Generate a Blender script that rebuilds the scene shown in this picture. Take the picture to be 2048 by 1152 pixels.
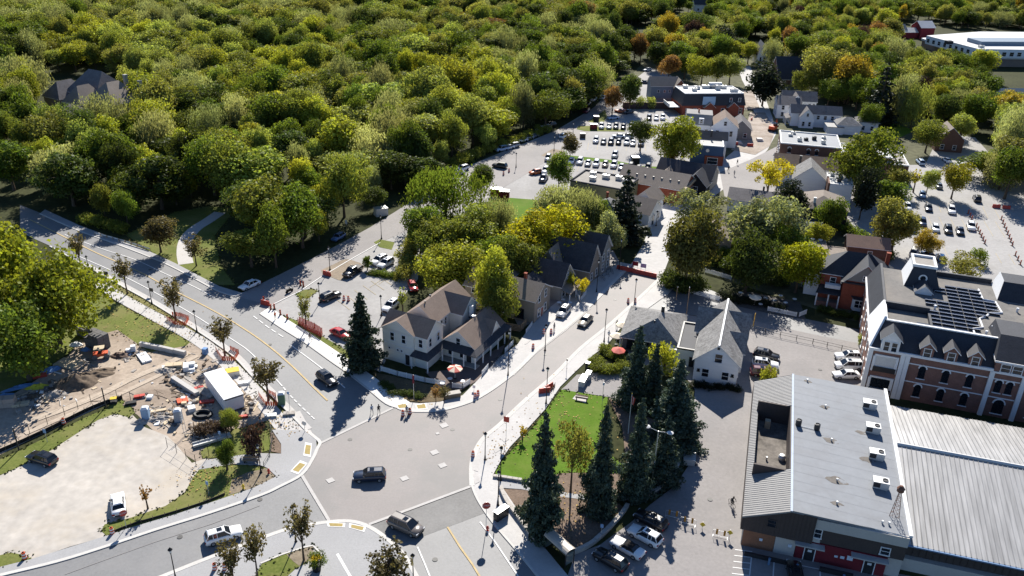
import bpy, bmesh, math, random
import numpy as np
from mathutils import Vector, Matrix

for _o in list(bpy.data.objects):
    bpy.data.objects.remove(_o)
scene = bpy.context.scene
COL = scene.collection
R_ = math.radians

# ------------------------------------------------------------------ camera (75 m above the street, looking down the valley)
FPX, CAM_H = 1680.0, 78.0
TH, RO = math.atan(811 / 1680.0), R_(1.6)
_F = np.array([0, math.cos(TH), -math.sin(TH)])
_R0 = np.array([1.0, 0, 0]); _U0 = np.array([0, math.sin(TH), math.cos(TH)])
_R = math.cos(RO) * _R0 + math.sin(RO) * _U0
_U = -math.sin(RO) * _R0 + math.cos(RO) * _U0
cam = bpy.data.objects.new('camera', bpy.data.cameras.new('camera'))
COL.objects.link(cam)
cam.data.sensor_width = 36.0
cam.data.lens = FPX / 2048 * 36.0
cam.data.clip_start = 1.0
cam.data.clip_end = 6000.0
cam.matrix_world = Matrix(((_R[0], _U[0], -_F[0], 0), (_R[1], _U[1], -_F[1], 0), (_R[2], _U[2], -_F[2], CAM_H), (0, 0, 0, 1)))
scene.camera = cam

# ------------------------------------------------------------------ sky and sun
SUN_EL, SUN_AZ = R_(36.5), math.atan2(0.07, 1.0)
world = bpy.data.worlds.new('World'); scene.world = world
world.use_nodes = True
_nt = world.node_tree; _nt.nodes.clear()
_sky = _nt.nodes.new('ShaderNodeTexSky'); _sky.sky_type = 'NISHITA'
_sky.sun_disc = False; _sky.sun_elevation = SUN_EL; _sky.sun_rotation = SUN_AZ
_sky.air_density = 0.8; _sky.dust_density = 0.0; _sky.ozone_density = 6.0
_bg = _nt.nodes.new('ShaderNodeBackground'); _bg.inputs['Strength'].default_value = 0.074
_out = _nt.nodes.new('ShaderNodeOutputWorld')
_nt.links.new(_sky.outputs[0], _bg.inputs['Color']); _nt.links.new(_bg.outputs[0], _out.inputs['Surface'])
sun = bpy.data.objects.new('sun', bpy.data.lights.new('sun', 'SUN')); COL.objects.link(sun)
sun.data.energy = 5.0; sun.data.angle = R_(0.5); sun.data.color = (1.0, 0.95, 0.865)
_sd = Vector((math.sin(SUN_AZ) * math.cos(SUN_EL), math.cos(SUN_AZ) * math.cos(SUN_EL), math.sin(SUN_EL)))
sun.rotation_euler = _sd.to_track_quat('Z', 'Y').to_euler()
sun.location = (0, 0, 200)
vs = scene.view_settings
vs.view_transform = 'Standard'; vs.look = 'None'; vs.gamma = 1.0; vs.use_curve_mapping = False
vs.exposure = 0.96
try:
    scene.cycles.max_bounces = 5; scene.cycles.diffuse_bounces = 2; scene.cycles.glossy_bounces = 2
    scene.cycles.transmission_bounces = 3; scene.cycles.transparent_max_bounces = 6
    scene.cycles.caustics_reflective = False; scene.cycles.caustics_refractive = False
    scene.cycles.use_adaptive_sampling = True
except Exception:
    pass
# ------------------------------------------------------------------ survey helpers: from a bearing in the frame to a point on the ground
def G(px, py, z=0.0):
    d = _F * FPX + _R * (px - 1024) + _U * (576 - py)
    t = (z - CAM_H) / d[2]
    return Vector((d[0] * t, d[1] * t, z))
def PX(p):
    d = np.array([p[0], p[1], p[2] - CAM_H]); w = d @ _F
    return 1024 + FPX * (d @ _R) / w, 576 - FPX * (d @ _U) / w
def hgt(bx, by, ty):
    g = G(bx, by); lo, hi = 0.0, 60.0
    for _ in range(30):
        m = (lo + hi) / 2
        if PX((g[0], g[1], m))[1] > ty: lo = m
        else: hi = m
    return lo
def Z(ox, oy, sc, pts):
    return [(ox + x / sc, oy + y / sc) for x, y in pts]
def inpoly(x, y, poly):
    c = False; n = len(poly); j = n - 1
    for i in range(n):
        xi, yi = poly[i]; xj, yj = poly[j]
        if (yi > y) != (yj > y) and x < (xj - xi) * (y - yi) / (yj - yi) + xi: c = not c
        j = i
    return c
def smooth(pts, n=5):
    if len(pts) < 3: return [Vector(p) for p in pts]
    P = [Vector(p) for p in pts]; out = []
    for i in range(len(P) - 1):
        p0 = P[max(i - 1, 0)]; p1 = P[i]; p2 = P[i + 1]; p3 = P[min(i + 2, len(P) - 1)]
        for k in range(n):
            t = k / n
            out.append(0.5 * ((2 * p1) + (p2 - p0) * t + (2 * p0 - 5 * p1 + 4 * p2 - p3) * t * t + (3 * p1 - p0 - 3 * p2 + p3) * t ** 3))
    out.append(P[-1]); return out

# ------------------------------------------------------------------ materials
MATS = {}
def mat(name, col, rough=0.8, var=0.12, scale=0.6, spec=0.25, metal=0.0, bump=0.0, scale2=None, objcol=False, col2=None, stretch=None, coat=0.0, crack=0.0, blotch=None):
    if name in MATS: return MATS[name]
    m = bpy.data.materials.new(name); m.use_nodes = True
    nt = m.node_tree; b = nt.nodes['Principled BSDF']
    b.inputs['Roughness'].default_value = rough; b.inputs['Metallic'].default_value = metal
    b.inputs['Specular IOR Level'].default_value = spec
    if coat: b.inputs['Coat Weight'].default_value = coat; b.inputs['Coat Roughness'].default_value = 0.05
    geo = nt.nodes.new('ShaderNodeNewGeometry')
    src = geo.outputs['Position']
    if stretch:
        mp = nt.nodes.new('ShaderNodeMapping'); mp.inputs['Scale'].default_value = stretch[0]
        mp.inputs['Rotation'].default_value = (0, 0, stretch[1])
        vr = nt.nodes.new('ShaderNodeVectorRotate'); vr.rotation_type = 'Z_AXIS'; vr.inputs['Angle'].default_value = -stretch[1]
        nt.links.new(src, vr.inputs['Vector']); nt.links.new(vr.outputs[0], mp.inputs['Vector'])
        mp.inputs['Rotation'].default_value = (0, 0, 0); src = mp.outputs[0]
    n1 = nt.nodes.new('ShaderNodeTexNoise'); n1.inputs['Scale'].default_value = scale; n1.inputs['Detail'].default_value = 5; n1.inputs['Roughness'].default_value = 0.65
    nt.links.new(src, n1.inputs['Vector'])
    n2 = nt.nodes.new('ShaderNodeTexNoise'); n2.inputs['Scale'].default_value = scale2 or scale * 9; n2.inputs['Detail'].default_value = 4
    nt.links.new(src, n2.inputs['Vector'])
    ad = nt.nodes.new('ShaderNodeMath'); ad.operation = 'MULTIPLY_ADD'; ad.inputs[1].default_value = 0.5
    nt.links.new(n2.outputs['Fac'], ad.inputs[0])
    hf = nt.nodes.new('ShaderNodeMath'); hf.operation = 'MULTIPLY'; hf.inputs[1].default_value = 0.5
    nt.links.new(n1.outputs['Fac'], hf.inputs[0]); nt.links.new(hf.outputs[0], ad.inputs[2])
    ramp = nt.nodes.new('ShaderNodeMapRange'); ramp.inputs['From Min'].default_value = 0.33; ramp.inputs['From Max'].default_value = 0.67
    nt.links.new(ad.outputs[0], ramp.inputs['Value'])
    mx = nt.nodes.new('ShaderNodeMix'); mx.data_type = 'RGBA'
    nt.links.new(ramp.outputs[0], mx.inputs['Factor'])
    if objcol:
        oi = nt.nodes.new('ShaderNodeObjectInfo')
        for k, f in ((6, 1 - var), (7, 1 + var)):
            vm = nt.nodes.new('ShaderNodeVectorMath'); vm.operation = 'SCALE'; vm.inputs['Scale'].default_value = f
            nt.links.new(oi.outputs['Color'], vm.inputs[0]); nt.links.new(vm.outputs[0], mx.inputs[k])
    else:
        a = tuple(c * (1 - var) for c in col); c2 = col2 or tuple(min(1, c * (1 + var)) for c in col)
        mx.inputs[6].default_value = (*a, 1); mx.inputs[7].default_value = (*c2, 1)
    outc = mx.outputs[2]
    if blotch:                      # large soft patches of a second real colour (worn, wet, dusty)
        n3 = nt.nodes.new('ShaderNodeTexNoise'); n3.inputs['Scale'].default_value = blotch[1]; n3.inputs['Detail'].default_value = 6; n3.inputs['Roughness'].default_value = 0.7; nt.links.new(geo.outputs['Position'], n3.inputs['Vector'])
        r3 = nt.nodes.new('ShaderNodeMapRange'); r3.inputs['From Min'].default_value = 0.46; r3.inputs['From Max'].default_value = 0.64; r3.inputs['To Max'].default_value = blotch[2]; nt.links.new(n3.outputs['Fac'], r3.inputs['Value'])
        m3 = nt.nodes.new('ShaderNodeMix'); m3.data_type = 'RGBA'; nt.links.new(r3.outputs[0], m3.inputs['Factor']); nt.links.new(outc, m3.inputs[6]); m3.inputs[7].default_value = (*blotch[0], 1); outc = m3.outputs[2]
    if crack:                       # wandering dark cracks
        n4 = nt.nodes.new('ShaderNodeTexNoise'); n4.inputs['Scale'].default_value = 0.35; n4.inputs['Detail'].default_value = 4; nt.links.new(geo.outputs['Position'], n4.inputs['Vector'])
        va = nt.nodes.new('ShaderNodeVectorMath'); va.operation = 'MULTIPLY_ADD'; va.inputs[1].default_value = (14, 14, 0); nt.links.new(n4.outputs['Color'], va.inputs[0]); nt.links.new(geo.outputs['Position'], va.inputs[2])
        vo = nt.nodes.new('ShaderNodeTexVoronoi'); vo.feature = 'DISTANCE_TO_EDGE'; vo.inputs['Scale'].default_value = 0.13; nt.links.new(va.outputs[0], vo.inputs['Vector'])
        r4 = nt.nodes.new('ShaderNodeMapRange'); r4.inputs['From Min'].default_value = 0.002; r4.inputs['From Max'].default_value = 0.010; r4.inputs['To Min'].default_value = crack; r4.inputs['To Max'].default_value = 0.0; nt.links.new(vo.outputs['Distance'], r4.inputs['Value'])
        m4 = nt.nodes.new('ShaderNodeMix'); m4.data_type = 'RGBA'; nt.links.new(r4.outputs[0], m4.inputs['Factor']); nt.links.new(outc, m4.inputs[6]); m4.inputs[7].default_value = (.06, .058, .056, 1); outc = m4.outputs[2]
    nt.links.new(outc, b.inputs['Base Color'])
    if bump:
        bp = nt.nodes.new('ShaderNodeBump'); bp.inputs['Strength'].default_value = bump; bp.inputs['Distance'].default_value = 0.05
        nt.links.new(n2.outputs['Fac'], bp.inputs['Height']); nt.links.new(bp.outputs[0], b.inputs['Normal'])
    MATS[name] = m; return m

def glass(name='window_glass', col=(0.012, 0.016, 0.022), rough=0.06):
    if name in MATS: return MATS[name]
    m = mat(name, col, rough, 0.3, 0.4, spec=0.6); return m

def leafmat(name='foliage', trans=0.38, gloss=0.03, fixed=None):
    if name in MATS: return MATS[name]
    m = bpy.data.materials.new(name); m.use_nodes = True; nt = m.node_tree; nt.nodes.clear()
    o = nt.nodes.new('ShaderNodeOutputMaterial'); oi = nt.nodes.new('ShaderNodeObjectInfo')
    at = nt.nodes.new('ShaderNodeAttribute'); at.attribute_name = 'v'
    mr = nt.nodes.new('ShaderNodeMapRange'); mr.inputs['To Min'].default_value = 0.5; mr.inputs['To Max'].default_value = 1.55
    nt.links.new(at.outputs['Fac'], mr.inputs['Value'])
    rr = nt.nodes.new('ShaderNodeMapRange'); rr.inputs['To Min'].default_value = 0.8; rr.inputs['To Max'].default_value = 1.2
    nt.links.new(oi.outputs['Random'], rr.inputs['Value'])
    mm = nt.nodes.new('ShaderNodeMath'); mm.operation = 'MULTIPLY'
    nt.links.new(mr.outputs[0], mm.inputs[0]); nt.links.new(rr.outputs[0], mm.inputs[1])
    vm = nt.nodes.new('ShaderNodeVectorMath'); vm.operation = 'SCALE'
    if fixed: vm.inputs[0].default_value = fixed
    else: nt.links.new(oi.outputs['Color'], vm.inputs[0])
    nt.links.new(mm.outputs[0], vm.inputs['Scale'])
    hs = nt.nodes.new('ShaderNodeHueSaturation')
    hr = nt.nodes.new('ShaderNodeMapRange'); hr.inputs['To Min'].default_value = 0.485; hr.inputs['To Max'].default_value = 0.515
    nt.links.new(at.outputs['Fac'], hr.inputs['Value']); nt.links.new(hr.outputs[0], hs.inputs['Hue']); nt.links.new(vm.outputs[0], hs.inputs['Color'])
    d = nt.nodes.new('ShaderNodeBsdfDiffuse'); t = nt.nodes.new('ShaderNodeBsdfTranslucent'); g = nt.nodes.new('ShaderNodeBsdfGlossy')
    g.inputs['Roughness'].default_value = 0.45
    yl = nt.nodes.new('ShaderNodeVectorMath'); yl.operation = 'MULTIPLY'; yl.inputs[1].default_value = (1.32, 1.25, 0.66)
    nt.links.new(hs.outputs[0], yl.inputs[0]); nt.links.new(yl.outputs[0], t.inputs['Color']); nt.links.new(hs.outputs[0], d.inputs['Color'])
    m1 = nt.nodes.new('ShaderNodeMixShader'); m1.inputs[0].default_value = trans
    nt.links.new(d.outputs[0], m1.inputs[1]); nt.links.new(t.outputs[0], m1.inputs[2])
    m2 = nt.nodes.new('ShaderNodeMixShader'); m2.inputs[0].default_value = gloss
    nt.links.new(m1.outputs[0], m2.inputs[1]); nt.links.new(g.outputs[0], m2.inputs[2]); nt.links.new(m2.outputs[0], o.inputs['Surface'])
    MATS[name] = m; return m

# ------------------------------------------------------------------ mesh builder
class MB:
    def __init__(s): s.v = []; s.f = []; s.m = []
    def add(s, vs, fs, m=0, M=None):
        o = len(s.v)
        if M is not None: vs = [M @ Vector(p) for p in vs]
        s.v.extend([tuple(p) for p in vs]); s.f.extend([tuple(i + o for i in f) for f in fs]); s.m.extend([m] * len(fs)); return s
    def box(s, x0, y0, z0, x1, y1, z1, m=0, M=None):
        return s.add([(x0, y0, z0), (x1, y0, z0), (x1, y1, z0), (x0, y1, z0), (x0, y0, z1), (x1, y0, z1), (x1, y1, z1), (x0, y1, z1)],
                     [(0, 3, 2, 1), (4, 5, 6, 7), (0, 1, 5, 4), (1, 2, 6, 5), (2, 3, 7, 6), (3, 0, 4, 7)], m, M)
    def prism(s, poly, z0, z1, m=0):
        n = len(poly)
        if sum(poly[i][0] * poly[(i + 1) % n][1] - poly[(i + 1) % n][0] * poly[i][1] for i in range(n)) < 0: poly = list(poly)[::-1]
        return s.add([(p[0], p[1], z0) for p in poly] + [(p[0], p[1], z1) for p in poly],
                     [tuple(range(n))[::-1], tuple(range(n, 2 * n))] + [(i, (i + 1) % n, n + (i + 1) % n, n + i) for i in range(n)], m)
    def tube(s, p0, p1, r0, r1=None, n=6, m=0, caps=True):
        r1 = r0 if r1 is None else r1
        p0, p1 = Vector(p0), Vector(p1); d = (p1 - p0)
        if d.length < 1e-6: return s
        d.normalize(); a = d.orthogonal().normalized(); b = d.cross(a)
        vs = [p + (a * math.cos(2 * math.pi * i / n) + b * math.sin(2 * math.pi * i / n)) * r for p, r in ((p0, r0), (p1, r1)) for i in range(n)]
        fs = [(i, (i + 1) % n, n + (i + 1) % n, n + i) for i in range(n)]
        if caps: fs += [tuple(range(n))[::-1], tuple(range(n, 2 * n))]
        return s.add(vs, fs, m)
    def lathe(s, prof, n=10, m=0, c=(0, 0, 0)):
        vs = []; fs = []
        for r, z in prof:
            for i in range(n):
                a = 2 * math.pi * i / n; vs.append((c[0] + r * math.cos(a), c[1] + r * math.sin(a), c[2] + z))
        for k in range(len(prof) - 1):
            for i in range(n):
                j = (i + 1) % n; fs.append((k * n + i, k * n + j, (k + 1) * n + j, (k + 1) * n + i))
        fs.append(tuple(range(n))[::-1]); fs.append(tuple(range((len(prof) - 1) * n, len(prof) * n)))
        return s.add(vs, fs, m)
    def mesh(s, name, mats):
        me = bpy.data.meshes.new(name); me.from_pydata(s.v, [], s.f)
        for mt in (mats if isinstance(mats, (list, tuple)) else [mats]): me.materials.append(mt)
        if any(s.m): me.polygons.foreach_set('material_index', s.m)
        me.update(); return me
    def build(s, name, mats, parent=None, loc=None, rz=0.0, smooth=False):
        me = s.mesh(name, mats)
        if smooth: me.polygons.foreach_set('use_smooth', [True] * len(me.polygons))
        return obj(name, me, parent, loc, rz)
def obj(name, me, parent=None, loc=None, rz=0.0, scale=None, color=None):
    o = bpy.data.objects.new(name, me); COL.objects.link(o)
    if parent is not None: o.parent = parent
    if loc is not None: o.location = loc
    if rz: o.rotation_euler = (0, 0, rz)
    if scale is not None: o.scale = (scale, scale, scale) if not hasattr(scale, '__len__') else scale
    if color is not None: o.color = (*color, 1)
    return o
LABELS = {}
def tag(o, label=None, cat=None, group=None, kind=None):
    if label: o['label'] = label; LABELS[label] = LABELS.get(label, 0) + 1
    if cat: o['category'] = cat
    if group: o['group'] = group
    if kind: o['kind'] = kind
    return o
def thing(name, label, cat, loc=(0, 0, 0), rz=0.0, group=None):
    return tag(obj(name, None, None, loc, rz), label, cat, group)
def dup(root, loc=None, rz=None, label=None, group=None, color=None, scale=None):
    def cp(o, par):
        c = o.copy(); COL.objects.link(c); c.parent = par
        for ch in o.children: cp(ch, c)
        return c
    r = cp(root, None)
    if loc is not None: r.location = loc
    if rz is not None: r.rotation_euler = (0, 0, rz)
    if label: r['label'] = label; LABELS[label] = LABELS.get(label, 0) + 1
    if group: r['group'] = group
    if scale is not None: r.scale = (scale,) * 3
    return r
def kids(o):
    out = [o]
    for c in o.children: out += kids(c)
    return out

# ------------------------------------------------------------------ ground sheets
def fill_mesh(name, pts3, m, thick=0.0):
    bm = bmesh.new(); vs = [bm.verts.new(p) for p in pts3]
    a = sum(pts3[i][0] * pts3[(i + 1) % len(pts3)][1] - pts3[(i + 1) % len(pts3)][0] * pts3[i][1] for i in range(len(pts3)))
    if a < 0: vs = vs[::-1]
    f = bm.faces.new(vs); f.normal_update()
    if thick:
        n = len(vs); lo = [bm.verts.new((v.co.x, v.co.y, v.co.z - thick)) for v in vs]
        for i in range(n): bm.faces.new((vs[i], lo[i], lo[(i + 1) % n], vs[(i + 1) % n]))
    bmesh.ops.triangulate(bm, faces=[f], ngon_method='EAR_CLIP')
    me = bpy.data.meshes.new(name); bm.to_mesh(me); bm.free(); me.materials.append(m); return me
NSH = [0]
def sheet(name, pix, z, m, thick=0.0, sm=0, kind='structure', label=None, cat=None, zz=None, parent=None):
    pts = [G(x, y, zz if zz is not None else 0.0) for x, y in pix]
    if sm:
        pts = smooth(pts + [pts[0]], sm)[:-1]
    NSH[0] += 1; z += NSH[0] * 0.0004
    pts = [Vector((p.x, p.y, z)) for p in pts]
    o = obj(name, fill_mesh(name, pts, m, thick), parent)
    if parent is None: tag(o, label, cat, None, kind)
    return o
def strip_mesh(name, pts, w, z0, z1, m, off=0.0, skip=None):
    """a band of width w along pts (world), top at z1, skirt to z0"""
    mb = MB(); n = len(pts); L = []; Rr = []
    for i, p in enumerate(pts):
        d = (pts[min(i + 1, n - 1)] - pts[max(i - 1, 0)]); d.z = 0; d.normalize(); nn = Vector((-d.y, d.x, 0))
        L.append(p + nn * (off + w / 2)); Rr.append(p + nn * (off - w / 2))
    for i in range(n - 1):
        if skip and skip(i): continue
        a, b, c, d = L[i], Rr[i], Rr[i + 1], L[i + 1]
        if z1 - z0 < 0.12:
            mb.add([(q.x, q.y, z1) for q in (a, b, c, d)], [(0, 1, 2, 3)])
        else:
            vs = [(q.x, q.y, z1) for q in (a, b, c, d)] + [(q.x, q.y, z0) for q in (a, b, c, d)]
            mb.add(vs, [(0, 1, 2, 3), (0, 4, 5, 1), (3, 2, 6, 7), (0, 3, 7, 4), (1, 5, 6, 2)])
    return mb.mesh(name, m)
def strip(name, pix, w, z0, z1, m, sm=4, off=0.0, kind='structure', skip=None, dash=None, parent=None):
    NSH[0] += 1; z1 += NSH[0] * 0.0004; z0 += NSH[0] * 0.0004 if z0 == 0 and z1 < .14 else 0
    pts = [G(x, y) for x, y in pix]
    if sm: pts = smooth(pts, sm)
    if dash:
        a, b = dash; out = []; mb = MB(); acc = 0
        tot = [0]
        for i in range(len(pts) - 1): tot.append(tot[-1] + (pts[i + 1] - pts[i]).length)
        def at(s_):
            for i in range(len(pts) - 1):
                if tot[i + 1] >= s_: return pts[i].lerp(pts[i + 1], (s_ - tot[i]) / max(1e-6, tot[i + 1] - tot[i]))
            return pts[-1]
        s_ = 0
        while s_ < tot[-1]:
            p, q = at(s_), at(min(s_ + a, tot[-1])); d = (q - p)
            if d.length > .05:
                d.normalize(); nn = Vector((-d.y, d.x, 0)) * w / 2
                mb.add([(t.x, t.y, z1) for t in (p + nn, p - nn, q - nn, q + nn)], [(0, 1, 2, 3)])
            s_ += a + b
        me = mb.mesh(name, m)
    else:
        me = strip_mesh(name, pts, w, z0, z1, m, off, skip)
    o = obj(name, me, parent)
    if parent is None: tag(o, None, None, None, kind)
    return o
# ================================================================== THE SETTING: ground, roads, pavements
ASPH = mat('asphalt', (0.16, 0.16, 0.163), 0.62, 0.14, 0.09, 0.45, bump=0.15, scale2=2.5, crack=.2, blotch=((.2, .196, .193), .05, .7))
ASPH2 = mat('asphalt_patch', (0.125, 0.122, 0.12), 0.7, 0.22, 0.15, 0.4, bump=0.15, scale2=3, blotch=((.19, .185, .18), .12, .7))
ASPH3 = mat('asphalt_pale', (0.26, 0.243, 0.235), 0.85, 0.12, 0.08, 0.2, bump=0.15, scale2=2.0, crack=.16, blotch=((.21, .20, .196), .06, .6))
LOT = mat('parking_asphalt', (0.345, 0.335, 0.325), 0.9, 0.14, 0.05, 0.12, scale2=1.2, crack=.16, blotch=((.26, .25, .242), .035, .7))
PAVE = mat('paver_pink', (0.218, 0.197, 0.188), 0.7, 0.10, 0.10, 0.4, scale2=4.0, blotch=((.178, .17, .163), .07, .85))
PAVEG = mat('paver_grey', (0.315, 0.313, 0.315), 0.8, 0.14, 0.3, 0.3, scale2=5.0, blotch=((.26, .256, .256), .15, .5))
CONC = mat('concrete', (0.47, 0.45, 0.43), 0.85, 0.12, 0.2, 0.2, scale2=3.0, blotch=((.38, .365, .345), .2, .6))
CONCN = mat('new_concrete', (0.66, 0.645, 0.62), 0.85, 0.06, 0.2, 0.2)
GRAV = mat('gravel', (0.40, 0.37, 0.335), 0.95, 0.16, 0.07, 0.1, bump=0.12, scale2=0.7, col2=(0.52, 0.48, 0.43), blotch=((.45, .39, .31), .045, .8))
DIRT = mat('bare_dirt', (0.36, 0.295, 0.235), 0.95, 0.22, 0.10, 0.1, bump=0.5, scale2=1.6, blotch=((.24, .19, .15), .09, .8))
MULCH = mat('mulch', (0.17, 0.125, 0.095), 0.95, 0.35, 0.3, 0.1, bump=0.5, scale2=4)
GRASS = mat('lawn', (0.115, 0.15, 0.030), 0.95, 0.30, 0.12, 0.1, bump=0.4, scale2=3, col2=(0.17, 0.185, 0.05), blotch=((.20, .175, .075), .16, .55))
GRASSB = mat('lush_lawn', (0.085, 0.155, 0.014), 0.95, 0.25, 0.25, 0.1, bump=0.4, scale2=5, blotch=((.125, .17, .03), .2, .7))
SOIL = mat('woodland_floor', (0.042, 0.046, 0.018), 0.95, 0.4, 0.06, 0.1, scale2=0.8)
WPAINT = mat('white_paint', (0.68, 0.67, 0.65), 0.8, 0.22, 1.5, 0.2)
YPAINT = mat('yellow_paint', (0.47, 0.36, 0.19), 0.8, 0.25, 1.5, 0.2)
TACT = mat('tactile_yellow', (0.33, 0.25, 0.09), 0.8, 0.25, 3, 0.2)
STONE = mat('limestone', (0.42, 0.39, 0.35), 0.85, 0.16, 1.5, 0.2, bump=0.3)
KERB = mat('kerb_concrete', (0.52, 0.50, 0.47), 0.85, 0.10, 0.5, 0.2)

gm = MB(); gm.add([(-3200, -300, 0), (3200, -300, 0), (3200, 4200, 0), (-3200, 4200, 0)], [(0, 1, 2, 3)])
tag(gm.build('ground', SOIL), kind='structure')

def zl(k): return 0.012 * k          # sheet levels
# --- far town: pale yard ground under the streets and houses
sheet('town_yard', [(1215, 205), (1290, 120), (1500, 120), (1640, 190), (1870, 240), (2060, 330), (2300, 420), (2300, 760), (1700, 640), (1450, 560), (1400, 420), (1380, 300), (1300, 230)], zl(1),
      mat('yard_ground', (0.10, 0.10, 0.06), 0.95, 0.45, 0.05, 0.1, scale2=0.5))
# --- roads
sheet('side_street', [(470, 592), (505, 576), (560, 549), (620, 519), (680, 488), (740, 455), (790, 424), (840, 392), (885, 366), (930, 338), (985, 312), (1050, 290), (1110, 262), (1150, 242), (1190, 213), (1222, 180), (1262, 190),
                     (1235, 222), (1205, 245), (1170, 270), (1120, 305), (1050, 350), (990, 385), (900, 420), (840, 452), (760, 485), (690, 525), (640, 555), (600, 583), (545, 612), (520, 630)], zl(4), ASPH3)
sheet('parking_lot', [(520, 632), (545, 612), (600, 583), (640, 555), (690, 525), (760, 485), (840, 452), (890, 420), (905, 345), (985, 312), (1110, 262), (1205, 205), (1240, 214), (1375, 218), (1410, 240), (1405, 320), (1300, 350), (1160, 372), (1080, 402), (960, 405), (930, 440), (850, 480), (835, 560), (800, 600), (780, 640), (772, 720), (760, 745), (700, 712), (630, 668), (560, 640)], zl(2), LOT)
sheet('road', [(40, 410), (90, 430), (160, 462), (230, 487), (300, 514), (345, 534), (400, 563), (440, 584), (476, 594), (520, 606), (523, 628), (560, 655), (611, 687), (660, 722), (694, 746), (735, 778), (786, 817), (640, 888),
               (612, 862), (575, 822), (535, 782), (500, 747), (470, 715), (430, 685), (385, 655), (330, 621), (290, 597), (215, 556), (165, 528), (100, 492), (40, 465)], zl(5), ASPH)
sheet('road_lower', Z(0, 750, 2.866, [(1735, 580), (1700, 585), (1500, 695), (1200, 795), (890, 895), (600, 990), (330, 1075), (0, 1150), (-300, 1230), (200, 1330), (950, 1155), (1230, 1045), (1500, 945), (1650, 893), (1850, 850), (1890, 838)]), zl(5), ASPH)
sheet('road_front', [(738, 1050), (944, 973), (955, 1000), (985, 1045), (1040, 1110), (1110, 1200), (860, 1200), (835, 1152), (808, 1112), (778, 1080)], zl(5), ASPH)
sheet('asphalt_patch', [(740, 1052), (944, 975), (958, 1004), (972, 1026), (845, 1074), (790, 1091), (775, 1076)], zl(6), ASPH2)
sheet('intersection', [(640, 888), (786, 817), (830, 823), (880, 821), (930, 808), (962, 793), (1000, 768), (1037, 738), (1075, 700), (1130, 657), (1180, 612), (1230, 562), (1262, 530), (1325, 552), (1290, 586), (1221, 649), (1162, 697), (1110, 750), (1050, 802), (1000, 850), (965, 880), (948, 912), (943, 940), (944, 973), (738, 1050), (700, 1044), (657, 1042), (604, 952), (626, 918), (634, 900)], zl(7), PAVE)
sheet('main_street', [(1262, 530), (1285, 490), (1300, 455), (1318, 420), (1345, 392), (1395, 355), (1440, 325), (1480, 292), (1502, 262), (1508, 225), (1500, 190), (1484, 160), (1476, 135), (1500, 132), (1512, 160), (1532, 200), (1545, 235), (1552, 268), (1535, 300), (1500, 335), (1455, 372), (1400, 415), (1360, 450), (1345, 500), (1325, 552)], zl(3),
      mat('street_pavers_far', (0.46, 0.445, 0.43), 0.9, 0.12, 0.1, 0.15))
sheet('cross_street', [(1310, 575), (1345, 560), (1420, 580), (1500, 612), (1620, 640), (1760, 668), (1760, 715), (1640, 690), (1500, 655), (1440, 640), (1350, 625), (1262, 625)], zl(4), ASPH)
sheet('hotel_yard', [(1480, 648), (1500, 640), (1560, 655), (1640, 672), (1760, 695), (1750, 800), (1560, 800), (1470, 790)], zl(5), ASPH3)
sheet('laneway', [(1390, 770), (1500, 785), (1520, 800), (1500, 1050), (1495, 1090), (1600, 1110), (1860, 1160), (1860, 1230), (1110, 1230), (1135, 1152), (1150, 1110), (1200, 1090), (1262, 1045), (1300, 1010), (1350, 972), (1378, 930), (1385, 870)], zl(4), ASPH3)
sheet('east_parking_lot', [(1640, 360), (1760, 330), (1850, 330), (1880, 268), (1950, 275), (2000, 330), (2300, 420), (2300, 700), (2000, 620), (1880, 560), (1800, 540), (1740, 500), (1690, 430)], zl(3), LOT)
sheet('park_driveway', Z(700, 750, 2.866, [(1235, 65), (1300, 0), (1480, -20), (1560, 0), (1560, 150), (1480, 128), (1210, 85)]), zl(6), ASPH3)
# --- gravel lot, construction yard
sheet('gravel_lot', Z(0, 750, 2.866, [(-300, 720), (0, 575), (105, 530), (300, 430), (420, 350), (560, 260), (660, 222), (760, 230), (830, 300), (960, 350), (1010, 400), (1100, 505), (1180, 480), (1280, 490), (1290, 520), (1140, 545), (1100, 600), (1060, 675), (950, 752), (750, 820), (610, 860), (580, 890), (610, 925), (400, 985), (180, 1060), (-100, 1145), (-400, 1100)]), zl(3), GRAV)
sheet('construction_yard', [(-150, 880), (0, 805), (70, 762), (130, 720), (160, 680), (235, 660), (300, 705), (372, 692), (400, 668), (440, 695), (470, 722), (505, 760), (545, 805), (560, 835), (500, 850), (455, 870), (430, 905), (395, 925), (330, 885), (275, 830), (230, 800), (150, 838), (60, 880), (-150, 985)], zl(2), DIRT)
sheet('lawn', [(-60, 520), (150, 530), (200, 585), (260, 620), (330, 655), (392, 690), (372, 696), (300, 708), (240, 665), (160, 690), (60, 760), (-150, 860)], zl(1), GRASS)
sheet('boulevard_lawn', [(165, 530), (215, 559), (290, 601), (330, 625), (385, 659), (430, 690), (470, 721), (505, 757), (560, 815), (590, 850), (570, 862), (545, 830), (500, 775), (440, 712), (400, 676), (330, 634), (250, 590), (180, 545)], zl(3),
      mat('boulevard_turf', (0.17, 0.155, 0.06), 0.95, 0.4, 0.25, 0.1, scale2=2, bump=0.3))
sheet('path_lawn', [(252, 470), (290, 450), (350, 425), (420, 412), (470, 420), (430, 470), (440, 530), (470, 570), (420, 570), (340, 530)], zl(1), GRASS)
strip('footpath', [(372, 528), (368, 505), (372, 480), (390, 458), (415, 442), (440, 425)], 3.2, 0, zl(3), CONC)
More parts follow.
